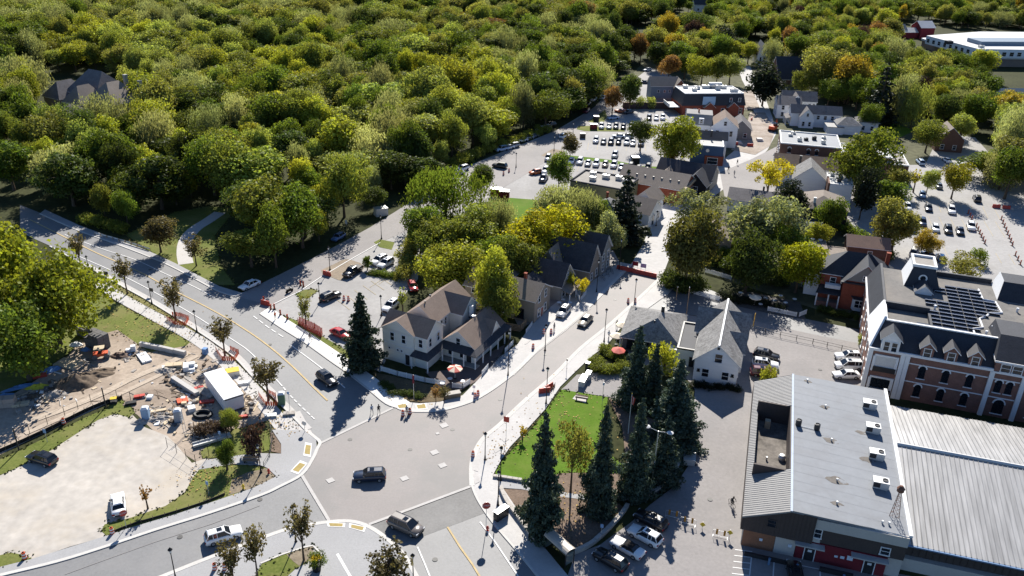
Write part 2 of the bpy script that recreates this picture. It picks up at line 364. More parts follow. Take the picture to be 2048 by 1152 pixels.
sheet('fence_verge', Z(0, 750, 2.866, [(-300, 640), (0, 485), (120, 432), (300, 340), (500, 240), (620, 190), (660, 130), (740, 165), (775, 215), (740, 245), (660, 222), (560, 260), (420, 350), (300, 430), (105, 530), (0, 577), (-300, 725)]), zl(4), GRASS)
sheet('corner_lawn', Z(0, 750, 2.866, [(580, 895), (600, 858), (750, 820), (950, 752), (1060, 675), (1100, 600), (1140, 545), (1290, 518), (1400, 515), (1530, 535), (1585, 585), (1450, 652), (1200, 738), (1000, 805), (730, 885), (615, 925)]), zl(5), GRASS)
sheet('bench_lawn', Z(0, 750, 2.866, [(1160, 480), (1150, 440), (1260, 360), (1340, 310), (1480, 290), (1540, 320), (1570, 370), (1555, 430), (1480, 450), (1300, 470)]), zl(5), GRASS)
sheet('flower_bed', Z(0, 750, 2.866, [(1545, 330), (1570, 335), (1612, 400), (1612, 452), (1555, 440)]), zl(6), MULCH)
sheet('bed_soil', Z(0, 750, 2.866, [(1330, 600), (1420, 560), (1530, 535), (1585, 585), (1450, 652), (1310, 690)]), zl(6), mat('bed_soil', (0.2, 0.165, 0.12), 0.95, 0.35, 0.4, 0.1, scale2=3))
sheet('corner_verge', Z(0, 750, 2.866, [(-100, 1060), (60, 1020), (150, 1035), (180, 1058), (60, 1095), (-100, 1140)]), zl(5), GRASS)
sheet('verge_lawn', [(560, 630), (590, 640), (640, 670), (700, 705), (720, 720), (700, 728), (655, 698), (600, 662), (566, 645)], zl(3), GRASS)
sheet('lot_island', Z(440, 440, 5.008, [(750, 745), (850, 700), (930, 690), (985, 712), (880, 790), (810, 780)]), zl(4), GRASS, 0)
sheet('lot_island_soil', Z(440, 440, 5.008, [(1010, 505), (1130, 450), (1230, 400), (1290, 395), (1400, 430), (1450, 470), (1420, 520), (1260, 600), (1190, 605), (1030, 540)]), zl(4), mat('island_soil', (0.26, 0.215, 0.165), 0.95, 0.3, 0.3, 0.1))
sheet('lot_hedge_verge', Z(440, 440, 5.008, [(1440, 530), (1540, 520), (1700, 550), (1780, 590), (1780, 615), (1600, 580), (1480, 560)]), zl(4), GRASS)
sheet('lot_grass_island', Z(440, 440, 5.008, [(1540, 225), (1600, 195), (1750, 225), (1720, 300), (1600, 275)]), zl(4), GRASS)
sheet('lot_grass_strip', Z(960, 170, 5.235, [(720, 740), (900, 735), (1150, 760), (1400, 790), (1700, 850), (1937, 860), (1937, 885), (1700, 895), (1400, 820), (1100, 790), (850, 775)]), zl(4), GRASSB)
sheet('lot_soil_island', Z(960, 170, 5.235, [(640, 740), (760, 670), (880, 690), (850, 740), (700, 755)]), zl(5), mat('island_soil', (0.26, 0.2, 0.15)))
sheet('lot_lawn', Z(960, 170, 5.235, [(1130, 385), (1240, 310), (1310, 260), (1330, 330), (1300, 385), (1180, 395)]), zl(4), GRASS)
sheet('lot_centre_strip', Z(960, 170, 5.235, [(1030, 430), (1180, 430), (1500, 470), (1520, 490), (1100, 485), (1010, 465)]), zl(5), GRASS)
sheet('garden_lawn', [(960, 408), (1005, 395), (1075, 400), (1080, 430), (1020, 445), (960, 440)], zl(4), GRASSB)
# --- raised pavements with kerbs
def pavement(name, pix, m, h=0.13, sm=0):
    return sheet(name, pix, h, m, thick=h + 0.02, sm=sm)
def kerb(name, pix, sm=4, w=0.32, off=0.0): return strip(name, pix, w, -0.01, 0.155, KERB, sm, off)
def gutter(name, pix, w=0.5, off=0.0, sm=4): return strip(name, pix, w, 0, zl(8), CONC, sm, off)
kA = [(80, 428), (160, 463), (230, 488), (300, 515), (345, 535), (400, 564), (440, 585), (474, 594)]
pavement('pavement', kA + [(488, 588), (440, 574), (405, 556), (350, 527), (300, 504), (230, 478), (160, 452), (90, 420)], PAVEG)
kerb('kerb', kA)
kB = [(520, 628), (560, 655), (611, 687), (660, 722), (694, 746), (735, 778), (772, 808), (800, 818), (830, 823), (880, 821), (930, 808), (962, 793), (1000, 768), (1037, 738), (1075, 700), (1130, 657), (1180, 612), (1230, 562), (1262, 530)]
pavement('new_pavement', [(520, 628), (560, 655), (611, 687), (660, 722), (694, 746), (735, 778), (772, 808), (800, 818), (820, 806), (790, 785), (755, 760), (720, 735), (680, 708), (620, 668), (575, 640), (553, 624), (535, 618)], CONCN)
pavement('corner_pavement', [(800, 818), (830, 823), (880, 821), (930, 808), (962, 793), (1000, 768), (1037, 738), (1075, 700), (1130, 657), (1180, 612), (1230, 562), (1262, 530), (1240, 525), (1190, 560), (1120, 600), (1070, 640), (1035, 690), (1000, 715), (955, 762), (925, 792), (880, 805), (840, 808), (820, 806)], mat('sidewalk_pavers', (0.45, 0.435, 0.42), 0.8, 0.12, 0.3, 0.3, scale2=4, blotch=((.38, .365, .35), .12, .6)))
kerb('kerb', kB[:8]); kerb('kerb', kB[7:], w=0.75)
kC = [(944, 973), (943, 940), (948, 912), (965, 880), (1000, 850), (1050, 802), (1110, 750), (1162, 697), (1221, 649), (1290, 586), (1325, 552)]
pavement('east_pavement', kC + [(1362, 560), (1335, 590), (1290, 622), (1255, 640), (1215, 690), (1185, 712), (1150, 745), (1120, 775), (1090, 820), (1058, 855), (1020, 895), (1000, 925), (986, 951), (1004, 975), (1075, 1080), (1135, 1152), (1170, 1200), (1110, 1200), (1040, 1110), (985, 1045), (955, 1000)], MATS['sidewalk_pavers'])
kerb('kerb', kC, w=0.75); kerb('kerb', [(1120, 1210), (1040, 1110), (985, 1045), (955, 1000), (944, 973)])
kD = [(640, 886), (634, 900), (626, 918), (604, 950), (560, 974), (523, 991), (419, 1027), (310, 1061), (209, 1095), (115, 1124), (0, 1152), (-120, 1182)]
pavement('west_pavement', [(612, 862), (632, 876), (634, 900), (626, 918), (604, 950), (560, 974), (523, 991), (419, 1027), (310, 1061), (209, 1095), (115, 1124), (0, 1152), (-120, 1182)] + Z(0, 750, 2.866, [(-300, 1170), (0, 1105), (180, 1060), (615, 925), (730, 885), (1000, 805), (1200, 738), (1450, 652), (1585, 585), (1530, 535), (1490, 520), (1340, 515), (1360, 465), (1480, 452), (1612, 455), (1612, 400), (1570, 335), (1560, 318)]), PAVEG)
kerb('kerb', [(612, 862), (628, 874)] + kD, w=0.5)
pavement('brick_walk', Z(0, 750, 2.866, [(1130, 545), (1180, 490), (1300, 470), (1360, 462), (1340, 515), (1290, 520)]), PAVEG, 0.05)
sk = [(185, 560), (240, 595), (300, 628), (385, 674), (430, 706), (470, 742), (510, 785), (548, 830), (575, 866)]
strip('sidewalk', sk, 2.6, -0.01, 0.06, CONC)
kerb('kerb', [(100, 493), (165, 529), (215, 557), (290, 598), (330, 622), (385, 656), (430, 686), (470, 716), (500, 748), (535, 783), (575, 823), (612, 862)])
gutter('gutter', [(165, 529), (215, 557), (290, 598), (330, 622), (385, 656), (430, 686), (470, 716), (500, 748), (535, 783), (575, 823), (612, 862)], 0.9, 0.6)
pavement('driveway_apron', [(560, 835), (600, 822), (628, 873), (596, 866), (575, 880)], CONC, 0.05)
kE = [(300, 1165), (331, 1152), (429, 1113), (523, 1078), (576, 1060), (645, 1047), (700, 1044), (740, 1056), (780, 1084), (810, 1115), (836, 1160)]
pavement('island_pavement', kE + [(860, 1220), (260, 1220)], PAVEG)
kerb('kerb', kE, w=0.6)
sheet('island_bed', Z(370, 1000, 6.206, [(1590, 580), (1480, 605), (1200, 695), (960, 795), (870, 960), (1270, 960), (1380, 860), (1520, 790), (1600, 680)]), 0.15, GRASS)
sheet('island_bed_soil', Z(370, 1000, 6.206, [(1590, 582), (1480, 610), (1260, 690), (1350, 780), (1420, 830), (1520, 780), (1600, 680)]), 0.162, MATS['bed_soil'])
strip('island_edging', Z(370, 1000, 6.206, [(940, 800), (1200, 690), (1480, 600), (1590, 578), (1650, 640), (1720, 720)]), 0.25, 0.12, 0.2, KERB, 0)
strip('island_seam', Z(370, 1000, 6.206, [(1890, 680), (2040, 940), (2120, 1080)]), 0.35, 0.12, 0.145, WPAINT, 0)
# --- the little park
sheet('park_lawn', Z(700, 750, 2.866, [(822, 582), (860, 510), (960, 400), (1060, 290), (1140, 180), (1212, 86), (1480, 130), (1465, 210), (1432, 330), (1420, 400), (1580, 530), (1590, 570), (1420, 560), (1200, 565), (1100, 620), (980, 612)]), 0.08, GRASSB)
sheet('park_bed', Z(700, 750, 2.866, [(870, 655), (980, 660), (1200, 565), (1420, 560), (1590, 570), (1560, 300), (1480, 130), (1560, 150), (1700, 240), (1960, 350), (1900, 480), (1840, 600), (1700, 690), (1500, 710), (1580, 770), (1480, 860), (1400, 930), (1290, 1010), (1210, 960), (1120, 900), (1060, 950), (960, 800)]), 0.06, MULCH)
pavement('park_path', Z(700, 750, 2.866, [(820, 590), (880, 600), (985, 622), (1200, 672), (1500, 715), (1490, 735), (1200, 700), (985, 658), (870, 650), (850, 640)]), PAVEG, 0.09)
def rubble_wall(name, pix, w, h, label, n=None, sm=3):
    """a low retaining wall of separate coping stones on a solid core"""
    t = thing(name, label, 'wall', (0, 0, 0))
    pts = smooth([G(x, y) for x, y in pix], sm)
    o = obj('wall_core', strip_mesh('wall_core', pts, w * 0.8, -0.05, h - 0.12, STONE), t)
    rs = random.Random(len(pix)); tot = 0
    for i in range(len(pts) - 1):
        d = pts[i + 1] - pts[i]; L = d.length; k = max(1, round(L / 1.1)); a = math.atan2(d.y, d.x)
        for j in range(k):
            p = pts[i].lerp(pts[i + 1], (j + 0.5) / k); l = L / k - 0.03
            key = ('cope', round(l, 1), round(w, 1))
            if key not in COPES: COPES[key] = MB().box(-l / 2, -w / 2, 0, l / 2, w / 2, 0.14).mesh('coping_stone', STONE)
            obj('coping_stone', COPES[key], t, (p.x, p.y, h - 0.12 + rs.uniform(0, 0.03)), a + rs.uniform(-.02, .02))
    return t
COPES = {}
rubble_wall('retaining_wall', Z(700, 750, 2.866, [(862, 655), (900, 740), (980, 850), (1050, 945), (1090, 965), (1150, 930)]), 0.55, 0.65, 'low stone retaining wall along the pavement beside the bus shelter')
rubble_wall('retaining_wall', Z(700, 750, 2.866, [(1270, 1030), (1370, 985), (1470, 900), (1560, 800), (1590, 755)]), 0.55, 0.6, 'low stone retaining wall behind the row of parked cars')
rubble_wall('retaining_wall', Z(700, 750, 2.866, [(1480, 712), (1620, 710), (1740, 680), (1830, 610), (1880, 520), (1895, 440)]), 0.6, 0.6, 'curved stone retaining wall round the spruces at the laneway')
rubble_wall('retaining_wall', Z(700, 750, 2.866, [(820, 588), (900, 598), (985, 612)]), 0.5, 0.45, 'short stone edging wall at the tip of the lawn')
# --- painted markings
strip('lane_line', [(60, 440), (120, 470), (190, 505), (240, 527), (290, 550), (340, 578), (400, 608), (450, 635), (500, 666), (540, 695), (570, 720), (600, 748), (630, 778), (655, 802)], 0.3, 0, zl(8), YPAINT)
strip('lane_line', [(150, 510), (230, 545), (290, 575), (340, 603), (390, 632), (440, 664), (480, 690), (500, 705), (530, 735), (560, 768)], 0.18, 0, zl(8), WPAINT)
strip('lane_line', [(560, 768), (590, 802), (630, 840)], 0.2, 0, zl(8), WPAINT, dash=(1.0, 0.5))
strip('lane_line', [(507, 633), (540, 658), (570, 677)], 0.22, 0, zl(8), WPAINT, dash=(1.6, 0.8))
strip('lane_line', [(580, 690), (630, 727), (665, 755), (690, 777)], 0.2, 0, zl(8), WPAINT)
strip('lane_line', [(130, 470), (200, 497), (270, 520), (330, 548), (390, 575), (430, 597)], 0.18, 0, zl(8), WPAINT)
strip('lane_line', [(895, 1055), (920, 1095), (945, 1130), (975, 1180)], 0.25, 0, zl(8), YPAINT, 0)
strip('lane_line', [(835, 1095), (850, 1130), (870, 1180)], 0.2, 0, zl(8), WPAINT, 0)
strip('lane_line', [(960, 1045), (990, 1085), (1035, 1152), (1050, 1180)], 0.2, 0, zl(8), WPAINT, 0)
strip('lane_line', [(545, 610), (600, 583), (640, 556), (690, 526), (760, 486)], 0.22, 0, zl(7), WPAINT, 0)
strip('lane_line', [(130, 1150), (310, 1085), (420, 1050), (520, 1012)], 0.08, 0, zl(6), ASPH3, 2)
for a, b in (((640, 888), (786, 817)), ((604, 952), (658, 1042)), ((738, 1050), (944, 973))):
    strip('stone_band', [a, b], 0.45, 0, zl(9), CONC, 0)
for nm, pix in (('stone_band', [(1026, 752), (1075, 704), (1130, 662), (1180, 618)]), ('stone_band', [(1050, 690), (1110, 640), (1165, 590), (1215, 545)])):
    strip(nm, pix, 0.35, 0, zl(9) if pix[0][0] == 1026 else 0.15, CONC, 2)
# drains, utility slabs, tactile plates in the paving
def slab(name, cx, cy, wpx, hpx, m, z, skew=0.35):
    return sheet(name, [(cx - wpx / 2 - hpx * skew * .3, cy - hpx * .1), (cx + wpx * .2, cy - hpx / 2), (cx + wpx / 2 + hpx * skew * .3, cy + hpx * .1), (cx - wpx * .2, cy + hpx / 2)], z, m)
for cx, cy in ((661, 962), (809, 958), (869, 906), (885, 932), (888, 852)): slab('utility_slab', cx, cy, 17, 12, CONC, zl(9))
slab('utility_slab', 875, 868, 8, 6, CONC, zl(9))
for pts in ([(612, 891), (622, 893), (620, 911), (609, 909)], [(585, 942), (600, 927), (611, 931), (597, 946)], [(795, 812), (812, 809), (813, 817), (798, 818)], [(833, 812), (850, 810), (852, 818), (836, 819)],
            [(658, 1048), (686, 1049), (685, 1055), (660, 1054)], [(703, 1051), (728, 1056), (725, 1063), (702, 1057)]):
    c = (sum(p[0] for p in pts) / 4, sum(p[1] for p in pts) / 4)
    sheet('tactile_border', [(c[0] + (p[0] - c[0]) * 1.35, c[1] + (p[1] - c[1]) * 1.5) for p in pts], 0.142, CONCN)
    sheet('tactile_plate', pts, 0.152, TACT)
for pts in ([(987, 900), (1000, 893), (1004, 900), (990, 908)], [(944, 920), (958, 920), (956, 945), (945, 942)], [(946, 950), (955, 948), (960, 965), (950, 970)], [(1003, 880), (1012, 874), (1018, 880), (1008, 886)]):
    sheet('utility_slab', pts, 0.145, CONC)
# car-park bay lines
def bays(p0, p1, n, vec, w=0.13, mcol=None, name='bay_line'):
    mb = MB(); a, b = G(*p0), G(*p1); v = (G(p0[0] + vec[0], p0[1] + vec[1]) - a)
    for i in range(n + 1):
        p = a.lerp(b, i / n); q = p + v; d = v.normalized(); nn = Vector((-d.y, d.x, 0)) * w / 2
        mb.add([(t.x, t.y, zl(6)) for t in (p + nn, p - nn, q - nn, q + nn)], [(0, 1, 2, 3)])
    return tag(mb.build(name, mcol or WPAINT), kind='structure')
PALEY = mat('faded_line', (0.42, 0.36, 0.25), 0.85, 0.3, 2, 0.1)
bays((700, 620), (800, 562), 6, (-26, -20), mcol=PALEY); bays((740, 575), (792, 556), 3, (24, -16), mcol=PALEY)
bays((1100, 340), (1300, 352), 11, (8, -18), mcol=PALEY); bays((1175, 300), (1330, 303), 8, (2, -14), mcol=PALEY)
bays((1845, 460), (2010, 475), 7, (-12, -30), mcol=PALEY); bays((1836, 420), (2000, 440), 7, (-6, -22), mcol=PALEY); bays((1870, 512), (2030, 530), 6, (-8, -20), mcol=PALEY)
bays((1470, 1100), (1462, 1160), 5, (34, 4), 0.15); bays((1503, 1112), (1640, 1140), 3, (-6, 60), 0.15)
strip('bay_line', [(1502, 1112), (1640, 1140)], 0.15, 0, zl(6), WPAINT, 0)

# wear: sealed patches, manholes, tyre scuffs
PATCH1 = mat('asphalt_repair', (0.148, 0.145, 0.144), 0.8, 0.2, 0.4, 0.25); SCUFF = mat('tyre_scuff', (0.205, 0.194, 0.187), 0.75, 0.3, 0.3, 0.3, scale2=2)
IRON = mat('cast_iron', (0.06, 0.058, 0.056), 0.6, 0.2, 2, 0.4)
for x, y in ((540, 690), (520, 1000), (360, 1075), (870, 1120), (700, 880), (820, 900), (905, 860), (1000, 800), (1090, 710), (1420, 1000), (1390, 930), (300, 540), (620, 560), (1230, 600), (1640, 740)):
    c = G(x, y); obj('manhole_cover', MB().lathe([(.36, 0), (.36, .012)], 12).mesh('manhole_cover', IRON), None, (c.x, c.y, .105))['kind'] = 'structure'
# ================================================================== TREES
BARK = mat('bark', (0.10, 0.075, 0.055), 0.95, 0.3, 3, 0.1, bump=0.4)
LEAF = leafmat('foliage', 0.46, 0.01)
NEEDLE = leafmat('needles', 0.18, 0.02)
def crown_mesh(name, seed, lobes, nleaf, size, flat=0.0, drop=0.0, m=None, up_bias=0.25, jit=0.75):
    """lobes: list of (centre, radii); leaf clumps lie on and just inside each lobe, facing roughly outwards"""
    r = np.random.default_rng(seed); V = []; A = []
    tot = sum((l[1][0] * l[1][1] * l[1][2]) ** (2 / 3) for l in lobes)
    for c, rad in lobes:
        n = max(4, int(nleaf * (rad[0] * rad[1] * rad[2]) ** (2 / 3) / tot))
        d = r.normal(size=(n, 3)); d[:, 2] += up_bias; d /= np.linalg.norm(d, axis=1)[:, None]
        rr = 1.0 - 0.5 * r.random(n) ** 2.2 + 0.14 * r.normal(size=n)
        p = np.array(c) + d * np.array(rad) * rr[:, None]
        nn = d + jit * r.normal(size=(n, 3)); nn[:, 2] += 0.25; nn /= np.linalg.norm(nn, axis=1)[:, None]
        t = np.cross(nn, r.normal(size=(n, 3))); t /= np.linalg.norm(t, axis=1)[:, None] + 1e-9
        b = np.cross(nn, t)
        s = size * (0.55 + 0.9 * r.random(n))[:, None]; e = s * (0.55 + 0.5 * r.random(n))[:, None]
        if drop: t = t * .4 + np.array([0, 0, -drop]); t /= np.linalg.norm(t, axis=1)[:, None]; b = np.cross(nn, t); b /= np.linalg.norm(b, axis=1)[:, None] + 1e-9; e = e * 0.6; s = s * 1.3
        q = np.stack([p - t * s * .5 - b * e * .3, p - t * s * .1 + b * e * .55 - nn * s * .12, p + t * s * .55 + b * e * .1, p + t * s * .1 - b * e * .5 + nn * s * .1], 1)
        V.append(q.reshape(-1, 3)); lv = r.random(); A.append(np.clip(0.62 * r.random(n) + 0.38 * lv, 0, 1))
    V = np.concatenate(V); A = np.concatenate(A); n = len(A)
    me = bpy.data.meshes.new(name); me.vertices.add(n * 4); me.vertices.foreach_set('co', V.ravel())
    me.loops.add(n * 4); me.loops.foreach_set('vertex_index', np.arange(n * 4, dtype=np.int32))
    me.polygons.add(n); me.polygons.foreach_set('loop_start', np.arange(0, n * 4, 4, dtype=np.int32)); me.polygons.foreach_set('loop_total', np.full(n, 4, dtype=np.int32))
    at = me.attributes.new('v', 'FLOAT', 'FACE'); at.data.foreach_set('value', A.astype(np.float32))
    me.materials.append(m or LEAF); me.update(); return me
def limb_mesh(name, seed, h, r0, tips, lean=0.0, m=None):
    r = random.Random(seed); mb = MB()
    k = 5; pts = [Vector((r.uniform(-.12, .12) * i * r0, r.uniform(-.12, .12) * i * r0, h * i / k)) for i in range(k + 1)]
    for i in range(k): mb.tube(pts[i], pts[i + 1], r0 * (1.15 - .75 * i / k if i else 1.35), r0 * (1.15 - .75 * (i + 1) / k), 7)
    for t in tips:
        s = pts[r.choice([2, 3, 3, 4])]; t = Vector(t); mid = s.lerp(t, .5) + Vector((0, 0, .12 * (t - s).length))
        mb.tube(s, mid, r0 * .45, r0 * .26, 5); mb.tube(mid, t, r0 * .26, r0 * .07, 5)
    return mb.mesh(name, m or BARK)
PROTO = {}
def proto_round(key, seed, R, Ht, nl, nleaf, size, flatten=0.85, gap=0.0, base=0.28, drop=0.0, lob=0.36):
    r = random.Random(seed); lobes = []; cz = Ht * (base + (1 - base) * .5); hz = Ht * (1 - base) * .5
    bulge = [(Vector((r.gauss(0, 1), r.gauss(0, 1), r.gauss(0, .7))).normalized(), r.uniform(-.34, .30)) for _ in range(7)]
    for i in range(nl):
        # golden-angle directions so the crown is filled, pushed in and out by a few broad bulges so that no crown is a ball
        u = 1 - 2 * (i + .5) / nl; ph = i * 2.39996 + r.uniform(-.5, .5); s = math.sqrt(max(0, 1 - u * u)); dv = Vector((s * math.cos(ph), s * math.sin(ph), u))
        k = 1 + sum(w * max(0, dv.dot(d)) ** 2 for d, w in bulge)
        f = (r.uniform(0.5, 0.9) if i % 4 else r.uniform(.15, .45)) * k
        c = (R * f * dv.x, R * f * dv.y, cz + hz * f * u * .95)
        q = R * lob * r.choice([.55, .7, .85, 1.0, 1.2, 1.35])
        lobes.append((c, (q * r.uniform(.85, 1.15), q * r.uniform(.85, 1.15), q * flatten * r.uniform(.8, 1.25) * (1.5 if drop else 1))))
    me = crown_mesh(key + '_crown', seed, lobes, nleaf, size, drop=drop)
    tips = [l[0] for l in lobes[::3]]
    PROTO[key] = (me, limb_mesh(key + '_trunk', seed, Ht * .62, max(.12, R * .055), tips), R, Ht)
def proto_spruce(key, seed, R, Ht, nleaf, size, wig=0.12, dense=1.0, tiers=15, base=0.05):
    r = np.random.default_rng(seed); lobes = []
    for t in range(tiers):
        f = t / (tiers - 1); z = Ht * (base + (1 - base) * f ** .92); rad = R * (1 - f) ** .78 * (1 + r.normal() * wig) + .15
        nb = max(4, int(10 * (1 - f) + 3))
        for b in range(nb):
            a = 2 * math.pi * (b + r.random() * .6 + t * .37) / nb; rr = rad * (0.5 + .68 * r.random())
            if r.random() < .08: continue
            for s_, w in ((.85, .17), (.5, .2)):
                lobes.append(((rr * s_ * math.cos(a), rr * s_ * math.sin(a), z - rr * s_ * .25), (rr * w + .22, rr * w + .22, .3 + rr * .08)))
    me = crown_mesh(key + '_crown', seed, lobes, nleaf, size, m=NEEDLE, up_bias=.5, jit=.6)
    PROTO[key] = (me, limb_mesh(key + '_trunk', seed, Ht * .95, R * .07 + .05, []), R, Ht)
def proto_street(key, seed, R, Ht, nleaf, size, nb=16):
    """a young upright street tree: bare trunk, ascending branches with clumps along them"""
    r = random.Random(seed); lobes = []; tips = []
    for i in range(nb):
        a = i * 2.4 + r.uniform(-.3, .3); L = r.uniform(.5, 1.0); z0 = Ht * r.uniform(.28, .5); z1 = Ht * (r.uniform(.5, 1.0) if i > 3 else r.uniform(.85, 1))
        tip = Vector((R * L * math.cos(a) * (1.25 - z1 / Ht * .6), R * L * math.sin(a) * (1.25 - z1 / Ht * .6), z1)); tips.append(tip)
        s = Vector((0, 0, z0))
        for k in (.45, .7, .95):
            c = s.lerp(tip, k); q = R * r.uniform(.10, .24); lobes.append((tuple(c), (q, q, q * 1.25)))
    me = crown_mesh(key + '_crown', seed, lobes, nleaf, size, jit=1.0, up_bias=.1)
    PROTO[key] = (me, limb_mesh(key + '_trunk', seed, Ht * .8, .11, tips), R, Ht)
for i in range(7): proto_round('broad%d' % i, 10 + i, 6.0, 14.5 - i * .4, 38, 9000, 0.44, lob=.36)
for i in range(4): proto_round('oval%d' % i, 20 + i, 4.6, 15.5, 34, 8000, 0.42, base=.2, lob=.4)
for i in range(2): proto_round('willow%d' % i, 30 + i, 6.2, 13.0, 32, 7000, 0.42, base=.12, drop=1.4)
for i in range(2): proto_round('fine%d' % i, 40 + i, 5.4, 12.5, 50, 12000, 0.36, base=.09, lob=.3)
proto_round('finewide', 45, 6.5, 11.5, 64, 15000, 0.36, base=.06, lob=.28)
proto_round('airy', 47, 5.2, 11.0, 26, 3600, 0.36, base=.35, lob=.24)
for i in range(2): proto_round('shrub%d' % i, 50 + i, 1.5, 2.2, 16, 1400, 0.2, base=.05, lob=.42)
for i in range(3): proto_spruce('spruce%d' % i, 60 + i, 3.0, 14.0, 15000, 0.30, tiers=19, wig=.2)
proto_spruce('fir', 65, 3.6, 15.0, 4200, 0.5, tiers=13)
proto_round('pine', 66, 4.4, 14.0, 36, 6000, 0.42, base=.12, lob=.3)
proto_round('column', 67, 2.4, 9.0, 26, 3600, 0.4, base=.04, lob=.5)
for i in range(3): proto_street('street%d' % i, 70 + i, 2.0, 6.6, 1250, 0.22, 20)
proto_street('sapling', 75, 1.0, 3.6, 360, 0.2, 10)
FC = dict(dark=(.070, .095, .022), green=(.125, .172, .026), mid=(.185, .21, .04), lime=(.295, .31, .04), yellow=(.46, .40, .03), grey=(.235, .255, .125), olive=(.235, .235, .06), gold=(.38, .28, .04),
          rust=(.25, .14, .05), red=(.33, .09, .04), blue=(.052, .075, .052), purple=(.06, .035, .035), bronze=(.125, .105, .05), pale=(.28, .32, .08), black=(.022, .030, .018))
def tree(kind, px, py, wpx=None, toppx=None, col='green', label=None, name='tree', group=None, cat='tree', dia=None, h=None, rz=None, jitter=True):
    """px,py: where the trunk meets the ground in the frame; wpx crown width and toppx top row, both turned into metres"""
    g = G(px, py); me, tr, R, Ht = PROTO[kind]
    if h is None: h = hgt(px, py, toppx) if toppx is not None else Ht
    if dia is None:
        dist = (g.y * math.cos(TH) + (CAM_H - h * .5) * math.sin(TH)); dia = wpx * dist / FPX if wpx else 2 * R * h / Ht
    c = FC[col] if isinstance(col, str) else col
    t = thing(name, label, cat, (g.x, g.y, -0.05), rz if rz is not None else random.Random(px * 7 + py).uniform(0, 6.28), group)
    sx = dia / (2 * R); sz = h / Ht
    obj('trunk', tr, t, scale=(max(.5, (sx + sz) / 2) if h < 8 else sx, max(.5, (sx + sz) / 2) if h < 8 else sx, sz)); obj('crown', me, t, scale=(sx, sx, sz), color=c)
    return t
# ================================================================== THE WOOD on the valley side, and the treed town behind
WOOD = [(-900, -75), (1290, -75), (1285, 60), (1260, 112), (1228, 165), (1195, 200), (1150, 232), (1105, 253), (1045, 279), (978, 300), (922, 327), (878, 355), (836, 382), (783, 414), (733, 444), (673, 476), (613, 508), (553, 539), (520, 556), (505, 545), (492, 520),
        (486, 470), (490, 425), (440, 398), (395, 403), (340, 413), (280, 438), (243, 462), (160, 436), (90, 406), (0, 372), (-900, 190)]
TOWN = [(1236, 172), (1290, -75), (3400, -75), (3400, 420), (2130, 330), (2035, 300), (1985, 268), (1900, 250), (1840, 240), (1760, 250), (1700, 218), (1600, 186), (1545, 172), (1480, 130), (1440, 140), (1370, 146), (1300, 146)]
EAST = [(1962, 392), (1978, 330), (1996, 282), (2035, 262), (2400, 330), (2400, 480), (2055, 412)]
CLEAR = [[(60, 150), (250, 145), (262, 240), (235, 285), (75, 285)],                       # the big house in the wood
         [(1262, 130), (1325, 120), (1345, 190), (1235, 200)], [(1432, 112), (1520, 105), (1560, 220), (1480, 200)],     # streets
         [(1825, 55), (2400, 75), (2400, 176), (2000, 166), (1850, 130)],                  # the school
         [(1538, 112), (1622, 112), (1632, 182), (1545, 182)], [(1775, 48), (1875, 40), (1885, 125), (1790, 125)],
         [(1225, 55), (1330, 55), (1335, 108), (1225, 112)], [(1335, 35), (1412, 20), (1415, 62), (1340, 70)], [(1520, 28), (1590, 25), (1600, 66), (1525, 68)],
         [(1505, 82), (1545, 78), (1545, 130), (1515, 135)], [(1960, 165), (2140, 165), (2160, 235), (1970, 232)], [(1770, 140), (1812, 138), (1815, 165), (1772, 166)],
         [(1380, 120), (1420, 118), (1425, 142), (1380, 146)], [(1690, 60), (1760, 60), (1760, 82), (1690, 84)], [(1700, 10), (1760, 8), (1765, 34), (1705, 36)]]
rf = random.Random(5)
def wclass(px, py, rnd):
    if py < 95 and px < 720: w = dict(grey=5, olive=4, mid=2, pale=2, dark=2.5, green=2)
    elif 100 < px < 380 and 40 < py < 190: w = dict(lime=5, pale=4, mid=3, olive=1, red=.15)
    elif 860 < px < 1040 and 170 < py < 330: w = dict(lime=7, mid=2, pale=3)
    elif 430 < px < 640 and 140 < py < 260: w = dict(lime=4, mid=3, pale=2, green=2)
    elif 1000 < px < 1230 and py > 60: w = dict(dark=4, green=3, grey=2, mid=1, olive=1)
    elif px > 1230: w = dict(green=4, mid=3, olive=3, dark=3, gold=.6, rust=.5, lime=1.6, pale=1.5, grey=1.4, purple=.4, red=.1)
    elif 700 < px < 1240 and py < 110: w = dict(green=3, dark=3, olive=2, mid=3, rust=.3, pale=1.5, grey=1)
    else: w = dict(mid=4, green=5, dark=4, pale=2, lime=2, olive=1.2, grey=2.2)
    k = list(w); return rnd.choices(k, [w[i] for i in k])[0]
cands = []
for ring in range(2):
    step = 8.5
    for iy in range(int((150 if not ring else 150) / step), int(1130 / step)):
        y = iy * step; half = y * .72 + 60
        for ix in range(int(-half / step), int((half + 40) / step)):
            if ring: continue
            x = ix * step + rf.uniform(-3.6, 3.6) + (iy % 2) * step * .5; yy = y + rf.uniform(-3.6, 3.6)
            px, py = PX((x, yy, 0))
            if px < -260 or px > 2330: continue
            if inpoly(px, py, WOOD):
                zone = 0
                if rf.random() < .10: continue
            elif inpoly(px, py, TOWN):
                zone = 1
                if rf.random() < .22: continue
            elif inpoly(px, py, EAST): zone = 2
            else: continue
            if any(inpoly(px, py, c) for c in CLEAR): continue
            cands.append((x, yy, px, py, zone))
cands.sort(key=lambda c: -c[3])
